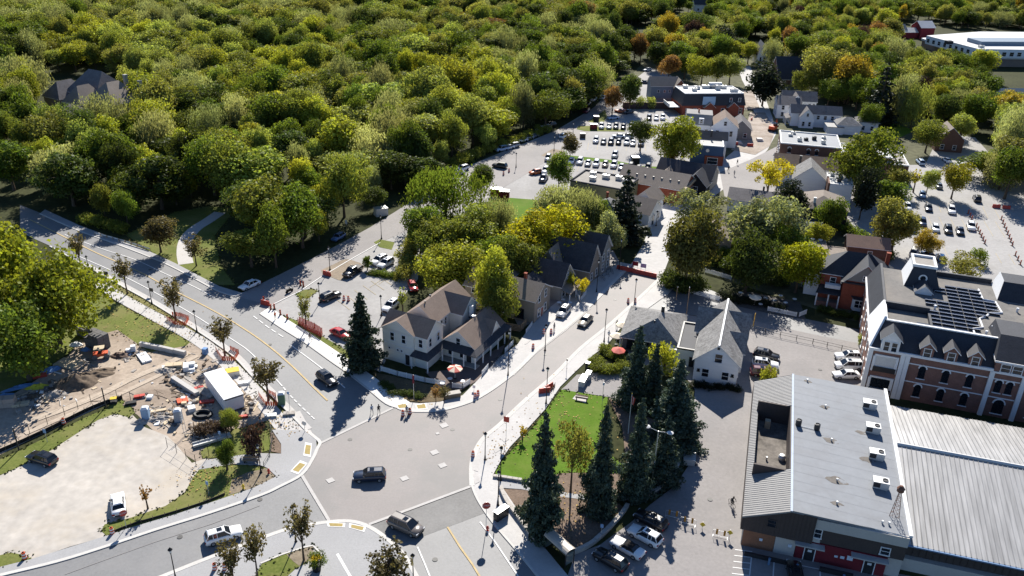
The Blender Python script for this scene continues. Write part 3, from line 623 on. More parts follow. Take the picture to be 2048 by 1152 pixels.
WHERE0 = lambda px, py: ('at the edge of the wood beside the side street' if py > 400 and px > 480 else 'behind the guard rail at the road' if py > 380 and px < 300 else 'behind the grass clearing and footpath' if py > 360 and px < 480 else
          'in the wood along the line of parked cars' if px > 860 and py > 230 else 'in the wood right below the large grey-roofed house' if px < 330 and py > 200 else 'deep in the wood left of the side street' if px < 860 else 'in the wood above the upper car park')
CW = dict(dark='dark green', green='deep green', mid='mid green', lime='yellow-green', yellow='bright yellow', grey='grey-green willowy', olive='olive', gold='golden', rust='rusty brown', red='red autumn', pale='pale green', purple='dark purple', black='blackish green')
KIN = ['broad%d' % i for i in range(7)] + ['oval%d' % i for i in range(4)]
N_IND = 290; far = []; n = 0
for x, yy, px, py, zone in cands:
    cl = wclass(px, py, rf)
    k = rf.choice(['willow0', 'willow1']) if cl == 'grey' else (rf.choice(KIN))
    if cl == 'dark' and rf.random() < .25: k = 'fir' if zone else 'pine'
    me, tr, R, Ht = PROTO[k]
    dia = rf.choice([rf.uniform(6.5, 10), rf.uniform(9.5, 13.5), rf.uniform(12, 17)]) if k not in ('fir',) else rf.uniform(6, 8.5)
    h = min(rf.uniform(9.0, 18.5), dia * 1.5 + 2)
    if zone == 1: dia *= .92; h *= .9
    if zone == 0 and py > 300 and rf.random() < .3: dia *= .6; h *= .6
    um = rf.uniform(.75, 1.25); c = tuple(v * um for v in FC[cl]); c = (c[0] * rf.uniform(.92, 1.08), c[1], c[2])
    vis = -30 < px < 2080 and py > -10
    if n < N_IND and vis:
        n += 1
        wh = WHERE0(px, py) if zone == 0 else 'in the tree-covered streets behind the shops' if zone == 1 else 'in the clump right of the east car park'
        size = 'tall broad' if h > 14.5 and dia > 13 else 'tall' if h > 14.5 else 'broad' if dia > 13.5 else 'small' if h < 9 else 'middling'
        if zone == 0 and wh.startswith('deep'):
            ref = [(1, 'roofed house'), ][0:0]; dx = px - 420
            wh = ('left of the large house' if px < 60 else 'below the large house' if px < 260 and py > 240 else 'right of the large house' if px < 420 else 'above the grass clearing' if px < 560 else 'in the middle of the wood' if px < 720 else 'above the big willow') + (', second rank' if py > 330 else ', third rank' if py > 290 else ', fourth rank' if py > 255 else ', well back')
        t = thing('tree', '%s %s tree %s' % (size, CW[cl], wh), 'tree', (x, yy, -.05), rf.uniform(0, 6.28), 'woodland trees')
        ax = rf.uniform(.82, 1.2); obj('trunk', tr, t, scale=(dia / R / 2 * ax, dia / R / 2 / ax, h / Ht)); obj('crown', me, t, scale=(dia / R / 2 * ax, dia / R / 2 / ax, h / Ht), color=c)
    else:
        far.append((x, yy, k, dia / R / 2, h / Ht, cl))
# the rest reads as one mass: points that carry whole trees (crown + trunk)
fcol = bpy.data.collections.new('wood_kinds'); kinds = {}
for x, yy, k, s, sz, cl in far:
    kk = (k, cl)
    if kk not in kinds: kinds[kk] = None
for i, kk in enumerate(sorted(kinds)):
    me, tr, R, Ht = PROTO[kk[0]]
    bm = bmesh.new(); bm.from_mesh(me); nf = len(bm.faces); bm.from_mesh(tr)
    bm.faces.ensure_lookup_table()
    for f in bm.faces[nf:]: f.material_index = 1
    m2 = bpy.data.meshes.new('wood_tree'); bm.to_mesh(m2); bm.free(); m2.materials.append(leafmat('foliage_' + kk[1], .46, .01, FC[kk[1]])); m2.materials.append(BARK)
    o = bpy.data.objects.new('w%03d' % i, m2); o.color = (*FC[kk[1]], 1); fcol.objects.link(o); kinds[kk] = i
pm = bpy.data.meshes.new('distant_wood'); pm.from_pydata([(f[0], f[1], 0) for f in far], [], [])
for nm, ty, vals in (('idx', 'INT', [kinds[(f[2], f[5])] for f in far]), ('rot', 'FLOAT', [rf.uniform(0, 6.28) for f in far]), ('sx', 'FLOAT', [f[3] for f in far]), ('sz', 'FLOAT', [f[4] for f in far]), ('sy', 'FLOAT', [f[3] * rf.uniform(.72, 1.35) for f in far])):
    a = pm.attributes.new(nm, ty, 'POINT'); a.data.foreach_set('value', vals)
wo = obj('distant_wood', pm); tag(wo, 'dense mixed wood and treed town filling the far distance', 'wood', None, 'stuff')
ng = bpy.data.node_groups.new('scatter_wood', 'GeometryNodeTree')
ng.interface.new_socket('Geometry', in_out='INPUT', socket_type='NodeSocketGeometry'); ng.interface.new_socket('Geometry', in_out='OUTPUT', socket_type='NodeSocketGeometry')
gi = ng.nodes.new('NodeGroupInput'); go = ng.nodes.new('NodeGroupOutput'); mp = ng.nodes.new('GeometryNodeMeshToPoints')
ip = ng.nodes.new('GeometryNodeInstanceOnPoints'); ci = ng.nodes.new('GeometryNodeCollectionInfo'); ci.inputs['Collection'].default_value = fcol
ci.inputs['Separate Children'].default_value = True; ci.inputs['Reset Children'].default_value = True
def na(nm, ty):
    x = ng.nodes.new('GeometryNodeInputNamedAttribute'); x.data_type = ty; x.inputs['Name'].default_value = nm; return x.outputs['Attribute']
cr = ng.nodes.new('ShaderNodeCombineXYZ'); cs = ng.nodes.new('ShaderNodeCombineXYZ')
ng.links.new(na('rot', 'FLOAT'), cr.inputs['Z']); sx = na('sx', 'FLOAT'); ng.links.new(sx, cs.inputs['X']); ng.links.new(na('sy', 'FLOAT'), cs.inputs['Y']); ng.links.new(na('sz', 'FLOAT'), cs.inputs['Z'])
ip.inputs['Pick Instance'].default_value = True
ng.links.new(gi.outputs[0], mp.inputs['Mesh']); ng.links.new(mp.outputs[0], ip.inputs['Points']); ng.links.new(ci.outputs[0], ip.inputs['Instance']); ng.links.new(na('idx', 'INT'), ip.inputs['Instance Index'])
ng.links.new(cr.outputs[0], ip.inputs['Rotation']); ng.links.new(cs.outputs[0], ip.inputs['Scale']); ng.links.new(ip.outputs[0], go.inputs[0])
md = wo.modifiers.new('scatter', 'NODES'); md.node_group = ng
print('trees individual', n, 'far', len(far), 'kinds', len(kinds))
# ================================================================== BUILDINGS
WHITE = mat('white_siding', (0.80, 0.80, 0.80), 0.7, 0.06, 0.5, 0.2, stretch=((.2, .2, 6), 0))
TRIM = mat('white_trim', (0.70, 0.70, 0.70), 0.6, 0.06, 1.0, 0.25)
CREAM = mat('cream_siding', (0.70, 0.68, 0.62), 0.75, 0.08, 0.6, 0.2, stretch=((.2, .2, 6), 0))
GREYS = mat('grey_siding', (0.27, 0.265, 0.25), 0.8, 0.1, 0.6, 0.2, stretch=((.2, .2, 6), 0))
TAUPE = mat('taupe_siding', (0.27, 0.23, 0.19), 0.8, 0.12, 0.5, 0.2, stretch=((.2, .2, 6), 0))
BLUES = mat('blue_siding', (0.055, 0.10, 0.19), 0.7, 0.1, 0.5, 0.25)
SLATEB = mat('slate_blue_siding', (0.17, 0.22, 0.28), 0.75, 0.1, 0.5, 0.25)
BLACKS = mat('black_siding', (0.022, 0.022, 0.026), 0.7, 0.2, 0.5, 0.25)
REDB = mat('red_brick', (0.27, 0.075, 0.045), 0.85, 0.22, 0.8, 0.2, scale2=5)
BRICK = mat('brown_brick', (0.215, 0.115, 0.09), 0.85, 0.25, 0.7, 0.2, scale2=6)
DBRICK = mat('dark_brick', (0.15, 0.085, 0.065), 0.85, 0.25, 0.7, 0.2, scale2=6)
YBRICK = mat('buff_brick', (0.36, 0.29, 0.20), 0.85, 0.15, 0.7, 0.2)
SHB = mat('brown_shingle', (0.215, 0.165, 0.135), 0.9, 0.16, 0.7, 0.15, scale2=4, bump=0.3)
SHG = mat('grey_shingle', (0.15, 0.14, 0.14), 0.9, 0.3, 0.6, 0.15, scale2=3.5, bump=0.4)
SHD = mat('dark_shingle', (0.055, 0.056, 0.064), 0.9, 0.25, 0.7, 0.15, scale2=3, bump=0.3)
SHT = mat('tan_shingle', (0.23, 0.195, 0.165), 0.9, 0.16, 0.7, 0.15, scale2=4, bump=0.3)
CEDAR = mat('weathered_cedar_shingle', (0.20, 0.195, 0.19), 0.9, 0.5, 1.0, 0.15, scale2=3.2, bump=0.6)
SLATE = mat('slate_roof', (0.035, 0.037, 0.045), 0.65, 0.25, 0.6, 0.3, scale2=4, bump=0.3)
MEMB = mat('roof_membrane', (0.21, 0.222, 0.24), 0.7, 0.08, 0.12, 0.3, scale2=1.2, blotch=((.17, .172, .18), .16, .5))
MEMBW = mat('white_membrane', (0.50, 0.50, 0.495), 0.6, 0.08, 0.3, 0.25)
TARG = mat('tar_gravel', (0.30, 0.28, 0.255), 0.9, 0.2, 0.3, 0.15, scale2=3)
METG = mat('grey_metal_roof', (0.23, 0.225, 0.22), 0.65, 0.12, 0.5, 0.3)
METS = mat('silver_metal_roof', (0.33, 0.325, 0.32), 0.45, 0.3, 0.12, 0.5, metal=0.35, scale2=0.9, stretch=((2.2, .18, 1), R_(-17)))
CLAD = mat('brown_cladding', (0.07, 0.055, 0.05), 0.7, 0.15, 0.6, 0.25)
BEIGE = mat('beige_panel', (0.48, 0.45, 0.41), 0.7, 0.07, 0.5, 0.25)
MAROON = mat('maroon_wall', (0.16, 0.022, 0.03), 0.75, 0.12, 0.6, 0.2)
GLASS = glass(); DARKM = mat('dark_metal', (0.025, 0.025, 0.028), 0.45, 0.2, 2, 0.4)
GALV = mat('galvanised', (0.55, 0.55, 0.54), 0.45, 0.1, 1.5, 0.45, metal=0.4)
WOOD = mat('timber', (0.34, 0.23, 0.14), 0.85, 0.2, 1, 0.2)
WMESH = {}
def win_meshes(w, h, arch=False, fm=None, mull=True, pane=None):
    k = (round(w, 2), round(h, 2), arch, (fm or TRIM).name, mull, pane.name if pane else '')
    if k in WMESH: return WMESH[k]
    f = MB(); b = 0.11
    if not arch:
        f.box(-w / 2 - b, -.10, -b, -w / 2, .03, h + b); f.box(w / 2, -.10, -b, w / 2 + b, .03, h + b); f.box(-w / 2, -.10, h, w / 2, .03, h + b)
    sl = MB() if arch else f
    sl.box(-w / 2 - b * 1.5, -.16, -b * 1.2, w / 2 + b * 1.5, .03, -.002)
    if mull and not arch: f.box(-w / 2, -.075, h * .5 - .035, w / 2, .02, h * .5 + .035)
    if arch:
        for i in range(8):
            a0, a1 = math.pi * i / 8, math.pi * (i + 1) / 8
            vs = []
            for y in (-.14, .03):
                for a, r in ((a0, w / 2), (a1, w / 2), (a1, w / 2 + .2), (a0, w / 2 + .2)): vs.append((r * math.cos(a), y, h + r * math.sin(a)))
            f.add(vs, [(0, 1, 2, 3), (0, 4, 5, 1), (2, 6, 7, 3), (1, 5, 6, 2), (0, 3, 7, 4)])
    p = MB()
    if arch:
        pts = [(-w / 2, -.04, 0), (w / 2, -.04, 0)] + [(w / 2 * math.cos(math.pi * i / 8), -.04, h + w / 2 * math.sin(math.pi * i / 8)) for i in range(9)]
        p.add(pts, [tuple(range(len(pts)))])
    else: p.box(-w / 2, -.045, 0, w / 2, .02, h)
    WMESH[k] = (f.mesh('window_frame', fm or TRIM), p.mesh('window_pane', pane or GLASS), sl.mesh('window_sill', fm or TRIM) if arch else None); return WMESH[k]
FR = dict(f=0.0, r=math.pi / 2, b=math.pi, l=-math.pi / 2)
class Bd:
    def __init__(s, name, label, org, deg, cat='building', group=None):
        o = G(*org) if len(org) == 2 else Vector(org)
        s.t = thing(name, label, cat, (o.x, o.y, 0), R_(deg), group)
    def part(s, name, mb, m, **k): return mb.build(name, m, s.t, **k)
    def box(s, name, x0, x1, y0, y1, z0, z1, m): return s.part(name, MB().box(x0, y0, z0, x1, y1, z1), m)
    def gable(s, x0, x1, y0, y1, ze, zr, axis, wm, rm, zb=0.0, ov=.4, th=.16, trim=None, c=None, ends=(1, 1), nowall=False):
        e0, e1, a0, a1 = (x0, x1, y0, y1) if axis == 'y' else (y0, y1, x0, x1)
        cc = (e0 + e1) / 2 if c is None else c
        sw = (lambda e, a, z: (e, a, z)) if axis == 'y' else (lambda e, a, z: (a, e, z))
        flip = axis != 'y'
        def ext(mb, prof, A0, A1, ms):
            n = len(prof); vs = [sw(e, A0, z) for e, z in prof] + [sw(e, A1, z) for e, z in prof]
            for i in range(n):
                q = (i, (i + 1) % n, n + (i + 1) % n, n + i); mb.add([vs[j] for j in (q if not flip else q[::-1])], [(0, 1, 2, 3)], ms[i])
            return vs
        if not nowall:
            w = MB(); pr = [(e0, zb), (e1, zb), (e1, ze), (cc, zr), (e0, ze)]
            vs = ext(w, pr, a0, a1, [0] * 5)
            for k, o in ((0, 0), (1, 5)):
                idx = list(range(o, o + 5)); w.add([vs[j] for j in (idx[::-1] if (k == 0) != flip else idx)][::-1] if False else [vs[j] for j in idx], [(0, 1, 2, 3, 4)])
            s.part('wall', w, wm)
        sl0 = (zr - ze) / (cc - e0); sl1 = (zr - ze) / (e1 - cc)
        p = [(e0 - ov, ze - ov * sl0), (cc, zr), (e1 + ov, ze - ov * sl1)]
        r = MB(); prof = [(p[0][0], p[0][1] + .02), (p[0][0], p[0][1] + th), (cc, zr + th), (p[2][0], p[2][1] + th), (p[2][0], p[2][1] + .02), (cc, zr + .02)]
        A0 = a0 - (ov if ends[0] else -.01); A1 = a1 + (ov if ends[1] else -.01)
        vs = ext(r, prof, A0, A1, [1, 0, 0, 1, 1, 1])
        for o in (0, 6): r.add([vs[o + i] for i in range(6)], [(0, 1, 2, 5), (2, 3, 4, 5)], 1)
        return s.part('roof', r, [rm, trim or TRIM])
    def hip(s, x0, x1, y0, y1, ze, rx0, rx1, ry0, ry1, zr, rm, ov=.4, th=.14, trim=None):
        X0, X1, Y0, Y1 = x0 - ov, x1 + ov, y0 - ov, y1 + ov; z = ze - .1; r = MB()
        vs = [(X0, Y0, z + th), (X1, Y0, z + th), (X1, Y1, z + th), (X0, Y1, z + th), (rx0, ry0, zr), (rx1, ry1, zr), (X0, Y0, z), (X1, Y0, z), (X1, Y1, z), (X0, Y1, z)]
        if abs(rx1 - rx0) >= abs(ry1 - ry0): fs = [(0, 1, 5, 4), (1, 2, 5), (2, 3, 4, 5), (3, 0, 4)]
        else: fs = [(0, 1, 4), (1, 2, 5, 4), (2, 3, 5), (3, 0, 4, 5)]
        r.add(vs, fs, 0); r.add(vs, [(0, 6, 7, 1), (1, 7, 8, 2), (2, 8, 9, 3), (3, 9, 6, 0), (9, 8, 7, 6)], 1)
        return s.part('roof', r, [rm, trim or TRIM])
    def flat(s, x0, x1, y0, y1, z, wm, rm, par=.35, zb=0.0, pm=None, t=.3):
        s.box('wall', x0, x1, y0, y1, zb, z, wm)
        s.box('roof', x0 + t, x1 - t, y0 + t, y1 - t, z - .05, z + .03, rm)
        p = MB(); p.box(x0 - .05, y0 - .05, z, x1 + .05, y0 + t, z + par); p.box(x0 - .05, y1 - t, z, x1 + .05, y1 + .05, z + par); p.box(x0 - .05, y0 + t, z, x0 + t, y1 - t, z + par); p.box(x1 - t, y0 + t, z, x1 + .05, y1 - t, z + par)
        return s.part('parapet', p, pm or TRIM)
    def win(s, face, pos, u, z, w=1.0, h=1.5, arch=False, fm=None, mull=True, name='window', pane=None, par=None):
        f, p, sl = win_meshes(w, h, arch, fm, mull, pane)
        loc = {'f': (u, pos - .01, z), 'b': (u, pos + .01, z), 'l': (pos - .01, u, z), 'r': (pos + .01, u, z)}[face]
        o = obj(name, f, par or s.t, loc, FR[face]); obj('pane' if name == 'window' else 'door_leaf', p, o)
        if sl: obj('sill', sl, o)
        return o
    def wins(s, face, pos, us, zs, w=1.0, h=1.5, **k):
        for z in zs:
            for u in us: s.win(face, pos, u, z, w, h, **k)
    def door(s, face, pos, u, w=1.0, h=2.1, m=None): return s.win(face, pos, u, .02, w, h, False, None, False, 'door', m or MATS['dark_metal'])
    def chimney(s, x, y, z0, z1, m=None, w=.5):
        m_ = MB(); m_.box(x - w / 2, y - w / 2, z0, x + w / 2, y + w / 2, z1); m_.box(x - w / 2 - .06, y - w / 2 - .06, z1, x + w / 2 + .06, y + w / 2 + .06, z1 + .12); return s.part('chimney', m_, m or REDB)
    def vent(s, x, y, z, r=.12, h=.6, m=None, name='roof_vent'): return s.part(name, MB().tube((x, y, z), (x, y, z + h), r, r, 8).tube((x, y, z + h), (x, y, z + h + .12), r * 1.6, r * 1.2, 8), m or DARKM)
    def hvac(s, x, y, z, w=1.6, d=1.2, h=1.0, m=None, name='roof_unit'):
        b = MB(); b.box(x - w / 2, y - d / 2, z + .12, x + w / 2, y + d / 2, z + h); b.box(x - w / 2 + .1, y - d / 2 + .1, z, x + w / 2 - .1, y + d / 2 - .1, z + .12)
        o = s.part(name, b, m or GALV); q = MB().lathe([(min(w, d) * .32, 0), (min(w, d) * .32, .1), (min(w, d) * .22, .1), (min(w, d) * .2, .03)], 10, 0, (x + w * .15, y, z + h)); q.build('fan', DARKM, o); return o
    def porch(s, pts_in, pts_out, zi, zo, rm, posts, pm=None, pr=.09, th=.12):
        """a skirt roof between an inner (wall) line and an outer (eave) line, on posts"""
        r = MB()
        for i in range(len(pts_in) - 1):
            a, b, c, d = pts_out[i], pts_out[i + 1], pts_in[i + 1], pts_in[i]
            r.add([(a[0], a[1], zo), (b[0], b[1], zo), (c[0], c[1], zi), (d[0], d[1], zi), (a[0], a[1], zo - th), (b[0], b[1], zo - th), (c[0], c[1], zi - th), (d[0], d[1], zi - th)],
                  [(0, 1, 2, 3), (7, 6, 5, 4), (0, 4, 5, 1), (1, 5, 6, 2), (3, 2, 6, 7), (0, 3, 7, 4)])
        s.part('porch_roof', r, rm)
        k = MB().box(-pr, -pr, 0, pr, pr, zo - th + .03).mesh('porch_post', pm or TRIM)
        for x, y in posts: obj('porch_post', k, s.t, (x, y, 0))
# ---------- corner house with wrap-round veranda
b = Bd('corner_house', 'cream two-storey corner house with brown roofs and white-posted veranda', (772, 718), -26, 'house')
SHV = SHB
b.gable(-.6, 8.4, .5, 6.0, 6.4, 8.5, 'x', CREAM, SHV, ov=.35); b.gable(-.6, 5.9, .15, 3.2, 6.38, 8.42, 'y', CREAM, SHV, ov=.35, ends=(1, 0))
b.gable(.4, 6.5, 5.9, 18.6, 6.4, 8.75, 'y', CREAM, SHV, ends=(0, 1)); b.gable(3.4, 9.2, 11.6, 16.8, 6.3, 8.5, 'x', CREAM, SHV, ends=(0, 1))
b.gable(8.42, 14.8, 6.0, 17.3, 3.3, 5.9, 'y', CREAM, SHV, ov=.3); b.gable(11.6, 15.0, 12.2, 15.2, 3.35, 5.3, 'x', CREAM, SHV, ov=.2, ends=(0, 1))
b.wins('f', .15, (1.5, 3.9), (4.3,), .75, 1.5); b.win('f', .5, 7.2, 4.2, .75, 1.5); b.wins('r', 8.4, (1.6, 4.3), (4.2,), .75, 1.5)
b.wins('r', 6.5, (7.2, 8.6, 10.0), (4.3,), .6, 1.35); b.win('r', 9.2, 14.2, 4.2, .8, 1.4); b.win('f', 6.0, 11.6, 3.0, .8, 1.5)
b.door('f', .15, 4.6, .9, 2.1); b.wins('f', .15, (.8, 2.6, 3.4), (2.4,), .35, .35, mull=False)
b.wins('r', 14.8, (8, 10.5, 13, 15.5), (.8,), .9, 1.6); b.wins('f', 6.0, (10, 12.4), (.8,), .9, 1.6); b.door('f', 6.0, 13.8)
b.box('string_course', -.64, 5.94, .09, .15, 3.5, 3.68, TRIM)
b.porch([(5.9, .5), (8.4, .5), (8.42, 6.0), (14.8, 6.0), (14.82, 17.3)], [(5.6, -.7), (9.4, -.8), (9.4, 4.5), (16.2, 4.3), (16.4, 17.8)], 3.35, 2.65, SHD,
        [(5.8, -.5), (9.2, -.6), (9.2, 4.4), (11.3, 4.4), (13.6, 4.4), (15.9, 4.5), (16.0, 7.2), (16.05, 10), (16.1, 12.8), (16.15, 15.4), (16.2, 17.6)])
b.box('veranda_deck', 8.43, 16.0, 4.5, 6.0, 0, .25, GREYS); b.vent(3.6, 7.8, 8.3, .1, .8); b.vent(2.4, 11.5, 8.2, .15, .3, CEDAR); b.vent(11.0, 12.6, 5.6, .35, .3, GALV)
b.box('chimney', 9.6, 10.2, 13.5, 14.1, 5.0, 7.2, TRIM)
# ---------- grey clapboard house beyond it, and its neighbours up the left side of the street
b = Bd('grey_house', 'grey clapboard house with brown roof and red doors behind the parked cars', (1062, 642), -26, 'house')
b.gable(-14.5, 1.0, -.8, 6.6, 5.0, 7.2, 'x', TAUPE, SHT); b.wins('r', 1.0, (1.2, 4.2), (4.0, .9), .85, 1.5); b.win('f', -.8, -2.2, .6, 1.8, 2.0, fm=DARKM); b.wins('f', -.8, (-6, -9.5, -12.5), (.9, 3.6), .9, 1.4); b.door('r', 1.0, 2.7, .9, 2.1, REDB)
b.gable(-15.5, -8, 6.7, 15, 4.8, 7.0, 'y', TAUPE, SHT); b.chimney(-3.0, 3.2, 6.6, 8.4)
b = Bd('gabled_shop', 'dark-roofed shop with steep white-trimmed gable beside the patio with red doors', (1110, 600), -26, 'shop')
b.gable(-9, 1.2, 0, 6.5, 3.6, 7.2, 'x', GREYS, SHD); b.porch([(1.2, -.4), (1.2, 6.6)], [(3.6, -.6), (3.6, 6.8)], 3.0, 2.4, SHT, [(3.4, -.4), (3.4, 3), (3.4, 6.5)]); b.wins('r', 1.2, (1.3, 4.8), (.7,), 1.3, 1.5); b.door('r', 1.2, 3.1); b.win('r', 1.2, 3.2, 4.0, .7, 1.1)
b.gable(-8, -2, -5.5, .1, 3.2, 5.6, 'y', GREYS, SHD, ov=.3)
b = Bd('grey_gabled_house', 'tall taupe house with steep dark gables shaded by the yellow-green tree', (1148, 567), -26, 'house')
b.gable(-9, 3.2, 0, 6.5, 4.0, 8.6, 'x', TAUPE, SHD); b.gable(-3.8, 3.6, 6, 12, 5.4, 8.8, 'x', GREYS, SHD); b.gable(-8, -2.5, -2.5, 3, 3.5, 7.6, 'y', TAUPE, SHT, ov=.3)
b.wins('r', 3.6, (7.5, 10.3), (3.4, .9), .9, 1.5); b.wins('r', 3.2, (1.8, 4.6), (.9,), .9, 1.5); b.wins('f', -2.5, (-6.4, -4.2), (.9,), .9, 1.5)
b = Bd('cedar_roofed_cottage', 'cottage with pale weathered hip roof among the grey-green trees', (1200, 455), -26, 'house')
b.box('wall', -4.5, 5, 0, 8.5, 0, 3.4, WHITE); b.hip(-4.5, 5, 0, 8.5, 3.4, .2, .2, 3.5, 5.0, 6.6, CEDAR); b.wins('f', 0, (-2.5, 2.5), (.9,), .9, 1.4); b.chimney(-.8, 6, 5.4, 7.4)
b = Bd('arched_shop', 'white shop with dark gable roof and arched white doorway at the flags', (1288, 456), -30, 'shop')
b.gable(-8.5, 1, 0, 8.5, 3.8, 6.4, 'x', WHITE, SHT); b.gable(-6.5, -.8, 7.5, 14.5, 4.2, 6.9, 'y', WHITE, SHT); b.win('r', 1, 3, .1, 1.3, 2.2, True); b.wins('r', 1, (6.6,), (.9,), 1.1, 1.5); b.wins('f', 0, (-6, -3), (.9,), .9, 1.4)
b = Bd('long_roofed_shop', 'long low shop with wide brown-grey roof and row of roof vents', (1352, 408), -26, 'shop')
b.gable(-17, 1.5, 0, 11, 4.2, 7.0, 'x', REDB, SHT, ov=.5); b.box('fascia_beam', 1.6, 2.3, -.4, 11.2, 4.2, 4.9, YBRICK); b.wins('r', 1.5, (2, 5, 8.4), (.5,), 1.6, 2.0)
for i in range(7): b.vent(-15 + i * 2.4, 2.6, 5.4, .22, .3)
b = Bd('flat_roofed_annex', 'flat-roofed olive annex with rooftop units at the car park edge', (1203, 411), -26, 'building')
b.flat(-9.5, 6.2, 0, 11, 5.2, mat('olive_wall', (.23, .21, .12)), TARG, .4, pm=SHD)
for i, (x, y) in enumerate(((-6, 8), (-2, 7.5), (1.5, 8.2), (4, 7), (-4.5, 4))): b.hvac(x, y, 5.2, 1.6 + .3 * (i % 2), 1.3, 1.1)
b = Bd('dark_gabled_cottage', 'blackish shingled cottage with dark front gable and pale blue window', (1362, 385), -26, 'house')
b.gable(-9, 7, 4, 13, 3.4, 6.6, 'x', GREYS, SHD); b.gable(0.5, 6.8, 0, 6, 3.0, 6.2, 'y', BLACKS, SHD); b.win('f', 0, 3.7, .9, 1.5, 1.5); b.gable(-8, -3, 1.5, 6, 2.8, 5.2, 'y', GREYS, SHT)
# ---------- blue-fronted building and the white gabled block behind it
b = Bd('blue_shop', 'blue-fronted flat-roofed shop with brick ground floor and white bay window', (1444, 331), -10, 'shop')
b.flat(-10, -.2, -.6, 7.0, 6.0, BLUES, METG, .25, pm=TRIM); b.box('brick_base', -5.6, -.15, -.9, -.55, 0, 3.0, REDB); b.box('brick_side', -.25, .1, -.9, 22, 0, 3.0, REDB); b.box('street_wing', -4, 0, 7.1, 22, 0, 5.2, WHITE)
b.win('f', -.6, -8.4, 3.9, 1.0, 1.3); b.win('f', -.9, -3.2, .5, 3.0, 1.9); b.wins('r', .1, (2, 5.5, 9, 12.5, 16, 19.5), (.5,), 1.6, 2.0)
b.gable(-9.6, 1.0, 6.5, 11.5, 6.2, 8.2, 'x', WHITE, SHB, ov=.3); b.chimney(-4, 7.4, 6, 8.8, DARKM); b.part('round_sign', MB().tube((-5.0, -.7, 4.6), (-5.0, -.62, 4.6), .55, .55, 14), GALV)
b = Bd('white_gabled_block', 'large white block with mansard dormers and tall street gable', (1444, 331), -10, 'building')
b.gable(-3.5, 5.0, 20.8, 31, 6.9, 10.2, 'y', WHITE, SHB, ov=.4); b.box('wall', -12, -3.5, 21.5, 31, 0, 7, WHITE)
m_ = MB(); m_.add([(-12.2, 21.2, 6.9), (-3.4, 21.2, 6.9), (-3.4, 23, 10), (-12, 23.4, 10), (-12.2, 31.2, 6.9), (-3.4, 31.2, 6.9), (-3.4, 30, 10), (-12, 30, 10)], [(0, 1, 2, 3), (3, 2, 6, 7), (0, 3, 7, 4), (4, 7, 6, 5), (1, 5, 6, 2)]); b.part('mansard_roof', m_, mat('pale_shingle', (.27, .26, .25), .9, .15, .8, .15))
for x in (-10.5, -7.0): b.box('dormer', x - .8, x + .8, 21.3, 23, 7.2, 9.1, TRIM); b.win('f', 21.3, x, 7.5, .8, 1.2)
b.wins('f', 20.8, (-1.5, 3.0), (3.9,), .9, 1.7); b.win('f', 20.8, .8, 7.4, .9, 1.3); b.wins('f', 21.5, (-8, -5), (3.9,), .9, 1.6); b.wins('r', 5.0, (22.5, 25, 27.5, 29.7), (.8, 3.9), .9, 1.6); b.chimney(-8, 26, 9.9, 11)
b = Bd('grey_roofed_shop', 'small grey-roofed pale shop just behind the white gabled block', (1444, 331), -10, 'shop')
b.gable(3.6, 10.6, 32, 42, 3.6, 6.6, 'y', GREYS, SHG); b.wins('r', 10.6, (34, 37, 40), (.6,), 1.2, 1.9); b.wins('f', 32, (5.6, 8.6), (.9,), 1.0, 1.4)
# ---------- black mansard hotel-like block and slate-blue building
b = Bd('black_mansard_block', 'black mansard block with pale flat roof and blue sign panel', (1474, 220), 8, 'building')
b.flat(-25, -.5, -8, 6, 3.8, REDB, TARG, .2, pm=DARKM)
m_ = MB(); m_.add([(-25.3, -8.3, 3.8), (-.2, -8.3, 3.8), (-.2, 6.3, 3.8), (-25.3, 6.3, 3.8), (-24.3, -7.2, 8), (-1.2, -7.2, 8), (-1.2, 5.2, 8), (-24.3, 5.2, 8)], [(0, 1, 5, 4), (1, 2, 6, 5), (2, 3, 7, 6), (3, 0, 4, 7)]); b.part('mansard_roof', m_, SLATE)
b.flat(-24.3, -1.2, -7.2, 5.2, 8.0, SLATE, MEMBW, .3, zb=3.9); b.box('sign_panel', -17.5, -12.6, -8.6, -8.3, 4.2, 7.2, mat('pale_blue_sign', (.35, .48, .62)))
b.wins('f', -8.0, (-6.3, -2.9), (5.2,), .9, 1.3); b.wins('f', -8, (-23, -20, -9, -5, -2), (.7,), 1.2, 1.9)
for x in (-14.8, -5.5): b.gable(x - 2.1, x + 2.1, -9.6, -7.2, 3.4, 5.2, 'y', REDB, SHT, ov=.25)
for i, (x, y) in enumerate(((-19, -2), (-17, 1), (-13, 2.5), (-9, 0), (-6, 2), (-4, -4), (-21, 3))): b.hvac(x, y, 8, 1.8 + (i % 3) * .5, 1.6, 1.2 + .5 * (i == 3), MEMBW if i % 2 else GALV)
b.part('roof_tank', MB().tube((-11.5, 3.2, 9), (-6.5, 3.2, 9), 1.1, 1.1, 12), GALV); b.box('deck', -29.5, -25.4, -6, 2, 2.6, 2.9, TRIM); b.box('deck_rail', -29.5, -29.3, -6, 2, 2.9, 3.9, TRIM)
b = Bd('slate_blue_building', 'slate-blue building with brown-grey roof beside the pale yard', (1474, 220), 4, 'building')
b.gable(-31.5, -20.5, 14, 22, 6, 8.8, 'x', SLATEB, SHT); b.wins('f', 14, (-28.5, -26, -24), (3.4,), .7, .9); b.box('base_band', -31.6, -20.4, 13.9, 14, 0, 1.1, GREYS); b.gable(-22.5, -17.5, 13.0, 20, 5.6, 8.6, 'y', mat('rust_siding', (.22, .11, .06)), SHT, ov=.3)
